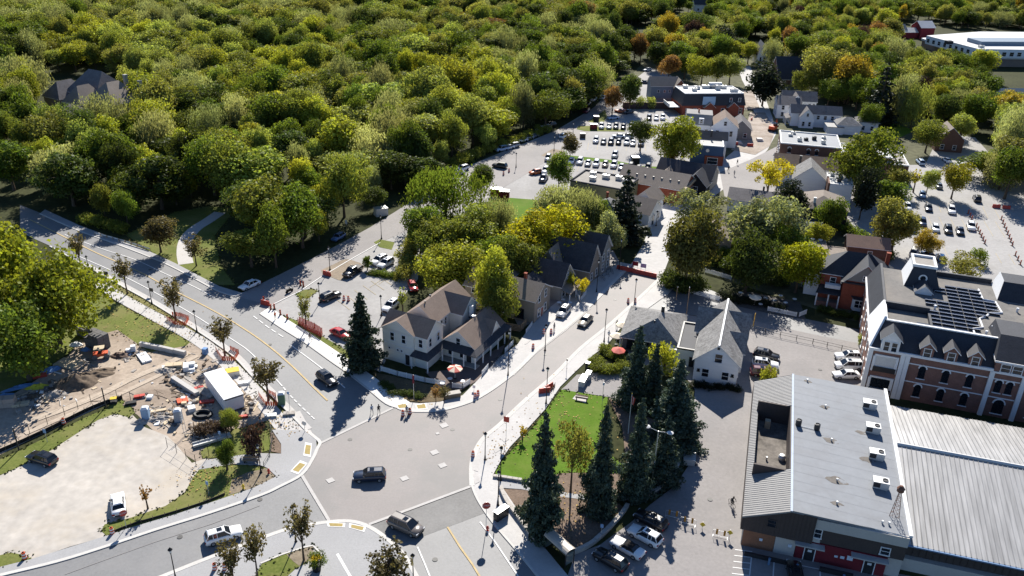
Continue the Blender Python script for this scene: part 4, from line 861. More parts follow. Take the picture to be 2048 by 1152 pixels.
# ---------- white buildings on the right of the street
b = Bd('white_inn', 'white gabled inn with grey roofs and long veranda facing the dug-up street', (1557, 250), -8, 'building')
b.gable(.3, 8.8, 10.5, 19, 5.2, 7.6, 'x', WHITE, SHG); b.gable(4, 21.5, 0, 6.5, 4.9, 7.2, 'x', WHITE, SHG); b.gable(6.8, 11.8, -2.2, 3.5, 4.2, 6.9, 'y', WHITE, SHG, ov=.3); b.gable(3.2, 15.5, 17, 25, 5.6, 8.4, 'x', WHITE, SHG); b.gable(5.5, 10, 14, 20, 5.4, 8.2, 'y', WHITE, SHG, ov=.3)
b.box('wall', 19, 27, -8, -1, 0, 3.4, WHITE); b.hip(19, 27, -8, -1, 3.4, 22.2, 23.8, -4.5, -4.5, 5.6, CEDAR); b.box('annex_wall', 15.5, 21, -9, -2.5, 0, 2.6, WHITE); b.box('annex_roof', 15.3, 21.2, -9.2, -2.3, 2.6, 2.75, METG)
b.wins('f', -2.2, (8.2, 10.4), (.8,), .8, 1.5); b.win('f', -2.2, 9.3, 4.3, .7, 1.1); b.wins('f', 0, (13.5, 16, 18.5), (3.0,), .9, 1.3); b.wins('f', 10.5, (2.4, 6.2), (.9, 3.4), .9, 1.5); b.wins('f', 17, (13, 14.6), (3.4,), .8, 1.3)
b.wins('l', .3, (12, 14.5, 17), (.9, 3.4), .9, 1.5); b.wins('l', 4.0, (1.6, 4.6), (.9,), .9, 1.5)
b.porch([(4, 0), (4, 6.5)], [(2.2, -.2), (2.2, 6.7)], 3.2, 2.7, SHG, [(2.4, 0), (2.4, 1.7), (2.4, 3.3), (2.4, 4.9), (2.4, 6.5)]); b.vent(16, 3.5, 7.0); b.vent(13, 20.5, 8.2)
b = Bd('white_hip_cottage', 'low white cottage with grey hip roof right of the white inn', (1557, 250), -8, 'house')
b.box('wall', 27.5, 34, -3, 4, 0, 3.6, WHITE); b.hip(27.5, 34, -3, 4, 3.6, 30, 31.5, .5, .5, 5.8, SHG); b.wins('f', -3, (29, 32), (.9,), .9, 1.4)
# ---------- dark-brick flat block, brown-roofed shop, white gable shop
b = Bd('dark_brick_block', 'dark brick block with arched dormers and white flat roof', (1555, 345), -14, 'building')
b.flat(-.2, 17.5, 4, 19.5, 8.0, DBRICK, MEMB, .35, pm=TRIM)
for x in (2.6, 8.2, 10.6): b.win('f', 4.0, x, 5.4, .9, 1.3, True)
b.flat(17.6, 32.6, 6, 18, 6.0, DBRICK, MEMBW, .3); b.flat(25.5, 37, 2.6, 17.5, 5.0, DBRICK, TARG, .35)
for i, (x, y) in enumerate(((3, 14), (5.5, 9), (7.5, 10.5), (10, 12), (13, 14), (12.5, 8.5), (4, 17))): b.hvac(x, y, 8, 1.3, 1.2, .8 + .3 * (i % 2), DARKM if i in (2, 3) else GALV)
for x, y in ((29, 8), (31, 12), (34.5, 6), (33.5, 11)): b.hvac(x, y, 5.0, 1.7, 1.2, .55, MEMBW)
b.wins('l', -.2, (6, 9, 12, 15), (.9, 4.2), 1.0, 1.8)
b = Bd('brown_roofed_shop', 'long dark brown-roofed white shop behind the half-bare yellow tree', (1555, 345), -13, 'shop')
b.gable(-1.8, 15.6, -9.5, .6, 4.9, 7.2, 'x', WHITE, mat('umber_shingle', (.10, .075, .062), .9, .25, .5, .15, scale2=3)); b.chimney(5.2, -7.2, 5.4, 7.8, DARKM, .6); b.wins('f', -9.5, (1, 3.4), (2.6,), .9, 1.2); b.wins('l', -1.8, (-7, -4), (.8,), 1.2, 1.7)
b = Bd('white_gable_shop', 'white shop with front gable and mottled grey roof facing the camera', (1555, 345), -15, 'shop')
b.gable(3.6, 12.4, -19, -9.6, 4.6, 8.2, 'y', WHITE, CEDAR, ov=.35); b.win('f', -19, 5.5, 3.4, .6, .6); b.flat(12.6, 19, -24.5, -14.5, 5.6, WHITE, MEMBW, .25); b.box('brick_pier', 12.45, 12.95, -24.6, -18, 0, 5.9, DBRICK)
for i, (x, y) in enumerate(((14, -16.5), (15.5, -21.5), (17.2, -20), (16.2, -17))): b.hvac(x, y, 5.6, 1.1, 1.0, .8, DARKM if i == 1 else GALV)
b = Bd('black_clapboard_house', 'black clapboard house with tan hip roof and two white chimneys', (1690, 475), -12, 'house')
b.box('wall', -11, .3, 4.2, 15.3, 0, 5.4, BLACKS); b.hip(-11, .3, 4.2, 15.3, 5.4, -5.6, -5.1, 8.5, 13.5, 7.6, SHT); b.chimney(-7.9, 6.0, 5.9, 7.6, TRIM, .6); b.chimney(-3.5, 5.6, 5.7, 7.4, TRIM, .6); b.win('f', 4.2, -5.8, 3.2, .8, 1.3)
b.flat(-12.5, -5.8, -8.4, 4.1, 3.0, BLACKS, mat('blue_tar', (.07, .085, .11)), .2, pm=DARKM); b.box('side_wall', -12.2, -11.1, 5, 14.5, 0, 5.0, TRIM); b.wins('f', -8.4, (-10.8, -8.2), (.8,), .9, 1.4)
b = Bd('flat_tan_shed', 'low tan-roofed shed with row of white caps behind the red house', (1690, 475), -13, 'shed')
b.flat(-14, -6.4, -18.6, -12.6, 3.4, DBRICK, SHT, .15, pm=SHT)
for i in range(4): b.vent(-13 + i * 1.8, -13.2, 3.4, .35, .3, TRIM, 'roof_cap')
b = Bd('rust_roofed_shed', 'small brick shed with rusty ribbed roof beside the car park trees', (1735, 522), -13, 'shed')
b.gable(-5, 4, -.5, 5.2, 3.6, 5.2, 'x', DBRICK, mat('rust_metal', (.24, .15, .11), .7, .2, .6, .3)); b.flat(-14, -5.6, -6.5, -1, 3.0, DBRICK, SHT, .15, pm=SHT); b.win('f', -.5, 0, 1.4, .9, 1.2)
b = Bd('tan_gabled_house', 'windowless tan house with steep end wall hidden between street trees', (1480, 530), -20, 'house')
b.gable(-10, -2.8, 2, 12, 4.4, 7.0, 'y', TAUPE, SHT); b.win('f', 2, -6.4, 4.3, .7, .9)
b = Bd('grey_roofed_cottage', 'low cottage with plain grey roof under the half-bare tree', (1480, 425), -18, 'house')
b.gable(-3.5, 8.2, 0, 9, 3.4, 5.2, 'x', WHITE, SHG); b.chimney(5, 5.5, 4.6, 6.2, DARKM); b.wins('f', 0, (6.4, 3.2), (.9,), .9, 1.3); b.flat(8.3, 13.5, 1, 8, 2.8, WHITE, MEMBW, .2)
# ---------- white gabled house and low hall
b = Bd('white_gabled_house', 'white gabled house with grey cedar-shingle roof and dark windows facing the laneway', (1383, 766), -17, 'house')
b.gable(0, 7.4, 1.2, 19.6, 4.4, 7.6, 'y', WHITE, CEDAR, ov=.45)
b.gable(-1.0, 8.0, 12.2, 19.2, 4.2, 7.3, 'x', WHITE, CEDAR, ov=.4); b.gable(3.7, 7.9, 6.4, 11.4, 4.2, 6.6, 'x', WHITE, CEDAR, ov=.35)
b.wins('f', 1.2, (2.0, 5.4), (1.1,), 1.1, 1.5, fm=WHITE); b.win('f', 1.2, 3.9, 4.3, 1.2, 1.6, fm=WHITE); b.wins('f', 1.2, (.8, 6.6), (2.0,), .25, .35, fm=DARKM, mull=False); b.wins('r', 7.4, (3.5, 9, 13.5, 17), (1.1,), 1.0, 1.5); b.wins('r', 8.0, (15.7,), (1.1,), 1.0, 1.5)
b.box('ridge_cap', 3.55, 3.85, .8, 20, 7.72, 7.84, TRIM); b.box('bargeboard_light', 3.5, 3.9, .7, .78, 7.0, 7.4, DARKM)
b = Bd('hip_roofed_hall', 'low hall with broad weathered hip roof and shaded patio wall beside the spruces', (1383, 766), -16, 'hall')
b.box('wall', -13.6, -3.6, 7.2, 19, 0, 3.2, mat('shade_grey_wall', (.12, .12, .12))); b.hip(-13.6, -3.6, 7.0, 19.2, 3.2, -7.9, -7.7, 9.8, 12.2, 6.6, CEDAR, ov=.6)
b.flat(-3.5, -.1, 5.4, 16, 3.3, WHITE, mat('dark_membrane', (.10, .10, .105)), .3, pm=DARKM); b.door('f', 5.4, -.7, .9, 2.1); b.part('chimney', MB().tube((-7.4, 13.3, 6), (-7.4, 13.3, 7.4), .35, .3, 10), DARKM)
b.box('white_wall', -5.4, -3.55, 5.3, 7.1, 0, 3.0, WHITE); b.wins('f', 7.2, (-12, -9.5, -7), (.7,), 1.4, 1.8, fm=DARKM); b.vent(-8.3, 8.8, 6.0, .1, .4); b.wins('l', -13.6, (9, 12, 15, 17.5), (.7,), 1.5, 1.8)
for y in (7.0, 9.6): b.box('patio_post', -14.1, -13.95, y - .08, y + .08, 0, 3.1, TRIM)
# ---------- red brick house with white gable
b = Bd('red_brick_house', 'red brick house with dark hip roof, grey gable and shaded porch', (1710, 643), -19, 'house')
b.box('wall', -7.6, 6.2, 8.0, 16, 0, 6.2, REDB); b.hip(-7.6, 6.2, 8.0, 16, 6.2, -3.2, 1.4, 11.5, 11.5, 10.4, SLATE, ov=.5)
b.gable(-3.3, 4.7, 5.2, 11.4, 6.15, 10.2, 'y', REDB, SLATE, ov=.5, ends=(1, 0)); b.part('gable_panel', MB().add([(-2.9, 5.1, 6.5), (4.3, 5.1, 6.5), (.7, 5.1, 9.8)], [(0, 1, 2)]).add([(-2.9, 5.19, 6.5), (4.3, 5.19, 6.5), (.7, 5.19, 9.8)], [(2, 1, 0)]), GREYS)
b.box('gable_skirt', -3.8, 5.2, 4.5, 5.19, 6.0, 6.25, SLATE); b.win('f', 5.1, .7, 7.0, .9, .9); b.wins('f', 5.2, (1.6,), (3.8,), 1.0, 1.6); b.win('f', 8.0, -5.2, 3.8, 1.0, 1.6); b.wins('r', 4.7, (6.8,), (3.6, .9), 1.0, 1.6); b.wins('r', 6.2, (10, 13.5), (3.6,), .9, 1.5)
m_ = MB(); m_.prism([(-.9, 5.19), (-.5, 4.2), (2.3, 4.2), (2.7, 5.19)], .4, 3.0); b.part('bay', m_, TRIM); m_ = MB(); m_.prism([(-1.3, 5.19), (-.8, 3.9), (2.6, 3.9), (3.1, 5.19)], 3.0, 3.25); b.part('bay_roof', m_, SLATE)
b.wins('f', 4.2, (0, 1.7), (1.2,), .8, 1.5); b.win('f', 4.2, .85, 1.2, .7, 1.5)
b.porch([(-7.6, 8.0), (-3.3, 8.0)], [(-8.2, 4.6), (-3.35, 4.6)], 3.6, 3.0, SLATE, [(-7.9, 4.8), (-5.6, 4.8), (-3.6, 4.8)], pr=.13); b.box('porch_wall', -7.9, -3.4, 4.7, 4.9, .0, 1.1, BRICK); b.box('balcony', -6.6, -3.6, 6.0, 7.2, 3.7, 4.5, TRIM); b.box('porch_floor', -7.9, -3.4, 4.9, 8, 0, .5, GREYS)
b.gable(-10.5, -7.5, 9.5, 15, 5.2, 6.8, 'x', WHITE, SLATE, ov=.3); b.chimney(5.0, 14.6, 6.4, 10.0, REDB, .8); b.flat(4.9, 10, 9, 15.5, 3.4, GREYS, TARG, .25)
# ---------- brick hotel with mansard roof and solar panels
b = Bd('brick_hotel', 'long brown-brick hotel with dark mansard, arched windows, white pilasters and rooftop solar panels', (1797, 797), -19, 'hotel')
RF = 11.6
b.box('wall', -6.0, 60, 0, 30, 0, 8.5, BRICK); b.box('upper_wall', -4.6, 59, 4.0, 29.8, 8.5, RF - .05, SLATE); b.box('flat_roof', -4.5, 58.9, 4.4, 29.6, RF - .04, RF + .02, mat('hotel_roofing', (.165, .158, .15), .9, .2, .3, .15, blotch=((.22, .2, .18), .15, .7)))
m_ = MB(); m_.add([(-6.3, -.3, 8.75), (60, -.3, 8.75), (60, 3.9, 12.4), (-4.4, 3.9, 12.4), (-4.4, 4.3, 12.4), (60, 4.3, 12.4), (60, 4.3, 8.75), (-6.3, 4.3, 8.75)], [(0, 1, 2, 3), (3, 2, 5, 4), (4, 5, 6, 7), (0, 3, 4, 7)]); b.part('mansard_roof', m_, SLATE)
m_ = MB(); m_.add([(-6.3, 4.3, 8.75), (-6.3, 30.2, 8.75), (-4.4, 29.8, 12.4), (-4.4, 4.3, 12.4), (-4.0, 4.3, 12.4), (-4.0, 29.8, 12.4), (-4.0, 4.3, RF), (-4.0, 29.8, RF)], [(0, 3, 2, 1), (3, 4, 5, 2), (4, 6, 7, 5)]); b.part('mansard_roof', m_, SLATE)
m_ = MB(); m_.box(-4.3, 3.8, 12.4, 60, 4.2, 12.62); m_.box(-4.5, 4.2, 12.4, -4.1, 11, 12.62); b.part('ridge_coping', m_, TRIM)
m_ = MB(); m_.box(-6.45, -.45, 8.5, 12.5, -.02, 8.95); m_.box(17.8, -.45, 8.5, 60, -.02, 8.95); m_.box(-6.45, -.02, 8.5, -6.02, 30, 8.95); b.part('cornice', m_, TRIM)
b.part('west_gable_wall', MB().add([(-6.5, -.1, 8.95), (-6.5, 11.3, 8.95), (-4.6, 11.2, 12.9), (-4.6, 4.4, 12.9), (-6.2, -.1, 8.95), (-6.2, 11.3, 8.95), (-4.3, 11.2, 12.9), (-4.3, 4.4, 12.9)], [(0, 1, 2, 3)[::-1], (4, 5, 6, 7), (0, 3, 7, 4), (3, 2, 6, 7), (1, 5, 6, 2)]), TRIM)
b.box('parapet_wall', -4.3, 3.0, 10.6, 11.2, RF, 12.9, SLATE); b.box('parapet_wall', 2.7, 3.1, 4.4, 10.6, RF, 12.3, SLATE)
for x in (-6.05, -1.0, -.25, 12.5, 17.2): b.box('pilaster', x - .35, x + .35, -.4, -.02, 0, 8.5, TRIM)
for z in (3.6, 7.0):
    m_ = MB(); m_.box(.15, -.1, z, 12.1, -.01, z + .18); m_.box(12.9, -.1, z, 16.8, -.01, z + .18); b.part('string_course', m_, TRIM)
for x in (2.4, 6.0, 9.6): b.wins('f', 0, (x,), (1.0, 4.6), 1.05, 1.9, arch=True)
b.wins('f', 0, (13.9, 15.5), (4.6,), 1.0, 1.9, arch=True); b.win('f', 0, 14.8, .7, 1.6, 1.9, arch=True); b.wins('f', 0, (19.5, 23, 26.5, 30, 33.5), (1.0, 4.6), 1.05, 1.9, arch=True)
m_ = MB(); m_.box(12.55, -.35, 8.5, 17.3, 2.6, 10.3); b.part('wall_dormer', m_, BRICK); b.box('dormer_cornice', 12.3, 17.6, -.6, 2.8, 10.3, 10.6, TRIM); b.box('dormer_band', 12.4, 17.5, -.5, -.36, 8.3, 8.6, TRIM); b.wins('f', -.35, (14.1, 15.8), (8.75,), 1.3, 1.3)
m_ = MB(); m_.add([(12.3, -.5, 10.6), (17.6, -.5, 10.6), (17.2, 3.8, 13.4), (13, 3.8, 13.4), (13, 9.6, 13.4), (17.2, 9.6, 13.4), (12.3, 9.6, RF), (17.6, 9.6, RF)], [(0, 1, 2, 3), (3, 2, 5, 4), (0, 3, 4, 6), (1, 7, 5, 2), (4, 5, 7, 6)]); b.part('pavilion_roof', m_, SLATE)
for x in (2.4, 6.0, 9.6):
    b.gable(x - .95, x + .95, -.25, 2.4, 10.6, 11.5, 'y', BRICK, SLATE, zb=8.55, ov=.35, th=.2, ends=(1, 0)); b.win('f', -.25, x, 8.9, 1.0, 1.5)
b.gable(-4.7, -1.9, -.4, 2.6, 11.1, 12.5, 'y', TRIM, SLATE, zb=8.6, ov=.35, ends=(1, 0)); b.wins('f', -.4, (-3.9, -2.7), (8.9,), .8, 1.6)
PATCH = mat('painted_loggia_sun', (.6, .58, .55))  # pale pane colour paints the sunlight falling inside the upper loggia
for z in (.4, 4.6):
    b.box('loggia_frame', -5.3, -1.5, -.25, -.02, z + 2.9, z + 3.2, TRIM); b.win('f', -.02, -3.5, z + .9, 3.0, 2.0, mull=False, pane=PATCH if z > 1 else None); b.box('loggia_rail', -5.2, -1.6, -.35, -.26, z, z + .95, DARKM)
    for x in (-5.3, -1.7): b.box('loggia_post', x - .2, x + .2, -.3, -.02, z, z + 2.9, TRIM)
b.wins('l', -6.0, (3, 7, 11, 15, 19, 24), (1.0, 4.8), 1.0, 1.8)
m_ = MB(); m_.add([(-.4, 22, RF), (5.8, 22, RF), (5.8, 29.5, RF), (-.4, 29.5, RF), (.7, 23.6, 15.2), (4.5, 23.6, 15.2), (4.5, 28.8, 15.2), (.7, 28.8, 15.2)], [(0, 1, 5, 4), (1, 2, 6, 5), (2, 3, 7, 6)]); tw = b.part('tower_roof', m_, SLATE)
m_ = MB(); m_.add([(-.42, 22, RF), (-.42, 29.5, RF), (.68, 28.8, 15.2), (.68, 23.6, 15.2)], [(0, 3, 2, 1)]); m_.box(.5, 23.4, 15.2, 4.7, 23.8, 15.7); m_.box(.5, 28.6, 15.2, 4.7, 29.0, 15.7); m_.box(.5, 23.8, 15.2, .9, 28.6, 15.7); m_.box(4.3, 23.8, 15.2, 4.7, 28.6, 15.7); b.part('tower_trim', m_, TRIM)
b.box('tower_deck', .9, 4.3, 23.8, 28.6, 15.2, 15.3, TARG); m_ = MB()
for i in range(14):
    a0, a1 = 2 * math.pi * i / 14, 2 * math.pi * (i + 1) / 14
    for (ra, rb) in ((.5, .78),): m_.add([(2.6 + r * math.cos(a), 22.75 - .12, 13.4 + r * math.sin(a)) for a, r in ((a0, ra), (a1, ra), (a1, rb), (a0, rb))], [(0, 1, 2, 3)])
b.part('round_window', m_, TRIM); m_ = MB(); m_.add([(2.6 + .5 * math.cos(2 * math.pi * i / 14), 22.66, 13.4 + .5 * math.sin(2 * math.pi * i / 14)) for i in range(14)], [tuple(range(14))]); b.part('round_pane', m_, GLASS)
b.gable(1.4, 4.2, 19.2, 22.4, RF + .5, RF + 1.6, 'y', TRIM, SLATE, zb=RF, ov=.25)
m_ = MB(); m_.add([(15.4, 22, RF), (60, 22, RF), (60, 29.6, RF), (15.4, 29.6, RF), (16.2, 24.6, 14.4), (60, 24.6, 14.4), (60, 29, 14.4), (16.2, 29, 14.4)], [(0, 1, 5, 4), (4, 5, 6, 7), (2, 3, 7, 6)]); b.part('rear_mansard', m_, SLATE); b.part('rear_gable_wall', MB().add([(15.38, 22, RF), (15.38, 29.6, RF), (16.18, 29, 14.6), (16.18, 24.6, 14.6)], [(0, 3, 2, 1)]), TRIM)
b.box('rear_parapet', 5.8, 15.4, 29.4, 29.9, RF, 12.5, SLATE); b.box('light_well', 19, 27, 10, 17, RF, RF + .9, GREYS); b.box('light_well_cover', 19.6, 26.4, 10.6, 16.4, RF + .9, RF + .95, DARKM)
# solar field: each panel is a piece of its own
PVM = mat('solar_cell', (.035, .05, .095), .18, .15, .8, .6); PVF = mat('panel_frame', (.6, .62, .65), .4, .05, 1, .4, metal=.4)
pv = MB(); tl = math.tan(R_(14)); pv.add([(0, 0, .12 + tl), (1.9, 0, .12 + tl), (1.9, 1.0, .12), (0, 1.0, .12)], [(0, 1, 2, 3)]); pv.box(0, -.05, .10 + tl, 1.9, 0, .16 + tl, 1); pv.box(-.03, 0, .02, 0, .06, .12 + tl, 1); pv.add([(0, 0, .02), (1.9, 0, .02), (1.9, 0, .1 + tl), (0, 0, .1 + tl)], [(0, 1, 2, 3)], 2); pvm = pv.mesh('solar_panel', [PVM, PVF, DARKM])  # dark sheet below the raised edge paints the shade behind each panel
sp = Z(1600, 500, 4.43, [(1215, 300), (1390, 320), (1560, 345), (1600, 430), (1720, 460), (1760, 555), (1640, 575), (1590, 625), (1600, 690), (1510, 745), (1180, 690), (1060, 650), (1060, 620), (1190, 620), (1170, 480), (1150, 430), (1270, 420)])
org = G(1797, 797); ca, sa = math.cos(R_(-19)), math.sin(R_(-19)); npv = 0
for iy in range(16):
    for ix in range(9):
        x, y = .8 + ix * 2.02, 5.6 + iy * 1.55; w = (org.x + (x + .95) * ca - (y + .5) * sa, org.y + (x + .95) * sa + (y + .5) * ca, RF + .4)
        if inpoly(*PX(w), sp): obj('solar_panel', pvm, b.t, (x, y, RF + .03)); npv += 1
cp = [G(x, y, RF + .1) for x, y in Z(1600, 500, 4.43, [(1580, 350), (1620, 440), (1730, 460), (1790, 560), (1680, 560), (1650, 590), (1590, 610), (1620, 690), (1530, 700), (1550, 750)])]
m_ = MB()
for p, q in zip(cp, cp[1:]): m_.tube((p.x, p.y, RF + .15), (q.x, q.y, RF + .15), .16, .16, 6)
o = m_.build('cable_duct', TRIM); o.parent = b.t; o.matrix_parent_inverse = Matrix.LocRotScale(b.t.location, b.t.rotation_euler, None).inverted()
for x, y in ((11.5, 6.3), (18, 18), (12.8, 8.8), (20, 21), (4.2, 13.5)): b.vent(x, y, RF, .18, .7, TRIM)
# ---------- community arena: grey-roofed front block and corrugated rink roof
b = Bd('arena', 'grey-roofed arena with sunken roof court, four roof units and ribbed silver rink roof', (1488, 1093), -16.4, 'arena')
xr, zr_, xl, zl_, xR, zR = 4.8, 7.6, -.9, 5.2, 18.9, 6.7
slope = (zr_ - zl_) / (xr - xl)
def lroof(y0, y1, x1=xr, name='metal_roof', x0=xl):
    za, zb_ = zl_ + (x0 - xl) * slope, zl_ + (x1 - xl) * slope
    m_ = MB(); m_.add([(x0, y0, za), (x1, y0, zb_), (x1, y1, zb_), (x0, y1, za), (x0, y0, za - .2), (x1, y0, zb_ - .2), (x1, y1, zb_ - .2), (x0, y1, za - .2)], [(0, 1, 2, 3), (7, 6, 5, 4), (0, 4, 5, 1), (3, 2, 6, 7), (0, 3, 7, 4), (1, 5, 6, 2)]); o = b.part(name, m_, METG)
    r_ = MB(); n = int((y1 - y0) / .42)
    for i in range(n + 1):
        y = y0 + (y1 - y0) * i / n; d = .03
        r_.add([(x0, y - d, za), (x1, y - d, zb_), (x1, y + d, zb_), (x0, y + d, za), (x0, y, za + .05), (x1, y, zb_ + .05)], [(0, 1, 5, 4), (4, 5, 2, 3), (0, 4, 3), (1, 2, 5)])
    r_.build('roof_ribs', METG, o)['kind'] = 'stuff'; return o
lroof(-.5, 8.6); lroof(24.8, 34.0); lroof(8.62, 24.78, .0, x0=xl)
m_ = MB(); m_.add([(xr, -.3, zr_), (xR, 0.6, zR), (xR, 35.6, zR), (xr, 34.2, zr_), (xr, -.3, zr_ - .3), (xR, .6, zR - .3), (xR, 35.6, zR - .3), (xr, 34.2, zr_ - .3)], [(0, 1, 2, 3), (0, 4, 5, 1), (1, 5, 6, 2), (3, 2, 6, 7), (0, 3, 7, 4), (7, 6, 5, 4)]); b.part('membrane_roof', m_, MEMB)
b.box('ridge_flashing', xr - .15, xr + .15, -.5, 34.2, zr_ - .02, zr_ + .12, mat('pale_flashing', (.42, .47, .55)))
m_ = MB(); m_.add([(xR - .1, .4, zR), (xR + .35, .4, zR), (xR + .35, 35.7, zR), (xR - .1, 35.7, zR), (xR - .1, .4, zR + .3), (xR + .35, .4, zR + .3), (xR + .35, 35.7, zR + .3), (xR - .1, 35.7, zR + .3)], [(4, 5, 6, 7), (0, 1, 5, 4), (1, 2, 6, 5), (3, 0, 4, 7)]); b.part('roof_curb', m_, TRIM)
m_ = MB(); m_.add([(7.8, .42, 7.15), (xR, .3, zR - .02), (xR, .3, zR + .12), (7.8, .42, 7.3)], [(0, 1, 2, 3)]); b.part('eave_flashing', m_, TRIM)
b.box('court_floor', -.1, 4.5, 8.7, 24.7, 3.6, 4.0, mat('court_deck', (.19, .17, .15), .9, .25, .25, .15, blotch=((.06, .055, .05), .3, .8))); b.box('court_wall_outer', -.2, 0, 8.62, 24.78, 3.6, 5.45, CLAD); b.box('court_wall_inner', 4.5, 4.78, 8.62, 24.78, 3.6, 7.45, CLAD); b.box('court_wall_back', -.2, 4.5, 24.72, 24.98, 3.6, 7.3, CLAD); b.box('court_wall_front', -.2, 4.5, 8.4, 8.66, 3.6, 7.3, CLAD)
b.part('court_fan', MB().lathe([(.5, 0), (.55, .5), (.35, .8), (.05, .85)], 12, 0, (3.9, 15.4, 4)), GALV); b.vent(1.8, 14.6, 4, .12, .4, GALV); b.box('court_box', 1.2, 2.0, 22.6, 23.4, 4, 5.3, YBRICK)
b.box('wall', -.5, xR, .5, 8.4, 0, 5.1, BEIGE); b.box('wall', -.5, xR, 24.98, 34, 0, 5.1, BEIGE); b.box('wall', 4.78, xR, 8.4, 24.98, 0, 5.1, BEIGE); b.box('wall', -.5, 4.78, 8.4, 24.98, 0, 3.6, BEIGE); b.box('upper_wall', 4.9, xR, .6, 34, 5.1, 6.5, BEIGE)
m_ = MB(); m_.add([(-.9, -.2, 2.9), (8.0, -.2, 2.9), (8.0, -.2, 7.2), (4.8, -.2, 7.45), (-.9, -.2, 5.05), (-.9, .5, 2.9), (8.0, .5, 2.9), (8.0, .5, 7.2), (4.8, .5, 7.45), (-.9, .5, 5.05)], [(0, 1, 2, 3, 4), (0, 5, 6, 1), (1, 6, 7, 2), (4, 9, 5, 0)]); b.part('gable_cladding', m_, CLAD)
for i in range(18): b.box('cladding_batten', -.7 + i * .5, -.64 + i * .5, -.24, -.2, 2.95, min(5.0 + (i * .5) * .42, 7.2), CLAD)
b.box('side_cladding', -.92, -.5, .5, 34, 2.9, 5.0, CLAD)
b.box('fascia_panel', 8.02, xR, .05, .55, 5.3, 6.75, BEIGE); b.box('band_cladding', 9.0, xR, .2, .52, 3.1, 5.3, CLAD); b.win('f', -.2, 2.8, 4.4, 1.0, 1.0, fm=CLAD); b.win('f', .2, 8.5, 3.9, .8, 1.3); b.win('f', .2, 16.6, 3.5, 1.0, 1.0); b.box('pale_panel', 8.05, 8.95, .1, .5, 3.1, 3.8, BEIGE)
b.box('brick_wall', -.4, 3.6, .1, .48, 0, 2.9, mat('orange_brick', (.25, .12, .07), .85, .2, .8)); b.box('render_wall', 3.65, 6.2, .1, .48, 0, 2.9, BEIGE); b.box('maroon_wall', 6.25, 17.1, .05, .48, 0, 3.05, MAROON); b.box('canopy', 6.0, 9.6, -.9, .04, 2.75, 2.95, GALV); b.box('canopy', 12.8, 17.2, -.9, .04, 2.75, 2.95, GALV)
for x in (8.0, 15.2): b.door('f', .05, x, 1.2, 2.2)
for x, w in ((8.0, .5), (15.2, .5)): b.box('door_notice', x - w / 2, x + w / 2, -.09, -.06, 1.5, 1.85, TRIM)
for x, w, h in ((1.7, .4, .4), (5.3, .45, .45), (11.0, .4, .3), (11.7, .5, .4), (12.5, .7, .7)): b.box('wall_sign', x, x + w, 0.0, .045, 1.5, 1.5 + h, mat('pale_sign', (.6, .66, .74)))
b.box('planter_wall', .1, 6, -1.8, -1.5, 0, .6, DARKM); b.box('planter_wall', 9.4, 13.4, -1.6, -1.3, 0, .7, DARKM); b.box('concrete_apron', 13, 19.5, -1.9, -.2, 0, .05, CONC)
for x in (3.2, 6.6, 12.2): b.part('bollard', MB().tube((x, -2.4, 0), (x, -2.4, 1.1), .16, .16, 8), mat('blue_bollard', (.12, .22, .36)))
def roofz(x): return zr_ + (x - xr) * (zR - zr_) / (xR - xr)
for i, y in enumerate((29.2, 22.6, 16.0, 9.4)):
    x = 16.1; u = MB(); u.box(x - 1.0, y - .7, roofz(x) + .2, x + 1.0, y + .7, roofz(x) + 1.15); u.box(x - .9, y - .6, roofz(x) - .1, x + .9, y + .6, roofz(x) + .2); o = b.part('rooftop_unit', u, GALV)
    MB().lathe([(.38, 0), (.38, .12), (.28, .12), (.25, .04)], 12, 0, (x + .5, y, roofz(x) + 1.15)).build('fan', DARKM, o); MB().box(x - .95, y - .73, roofz(x) + .35, x - .1, y - .705, roofz(x) + 1.05).build('grille', DARKM, o)
for i in range(16):
    y = 2 + i * 2.05; m_ = MB(); m_.add([(xr + .2, y, roofz(xr + .2) + .006), (xR - .2, y + .05, roofz(xR - .2) + .006), (xR - .2, y + .13, roofz(xR - .2) + .006), (xr + .2, y + .08, roofz(xr + .2) + .006)], [(0, 1, 2, 3)]); b.part('roof_seam', m_, mat('seam_grey', (.197, .206, .222), .8, .2, .5, .2))
for x, y, r in ((9.6, 26.4, .9), (10.2, 17.6, 1.2), (10.6, 8.3, 1.5), (15.0, 15.0, 1.1), (14.6, 21.6, .9), (7.0, 33, .7), (10.4, 3.4, .8)):
    rs = random.Random(int(x * 10)); m_ = MB(); m_.add([(x + r * rs.uniform(.6, 1.2) * math.cos(k * .4488), y + r * .6 * rs.uniform(.6, 1.2) * math.sin(k * .4488), roofz(x + r * math.cos(k * .4488)) + .012) for k in range(14)], [tuple(range(14))]); b.part('roof_stain', m_, mat('stain_brown', (.15, .135, .12), .8, .35, 1.5, .2))
for x in (5.6, 8.2): b.part('condenser', MB().lathe([(.42, 0), (.42, .95), (.3, 1.0), (.28, .9)], 12, 0, (x, 19.6, roofz(x))), DARKM)
for x, y in ((9.6, 26.4), (10.2, 17.6), (10.6, 8.3), (10.4, 3.4), (15.8, 1.8), (16.6, 1.9), (7.0, 33)): b.vent(x, y, roofz(x) - .05, .11, .35, GALV)
b.part('conduit', MB().tube((5.6, 19.4, roofz(5.6) + .1), (8.2, 19.4, roofz(8.2) + .1), .05, .05, 5), GALV)
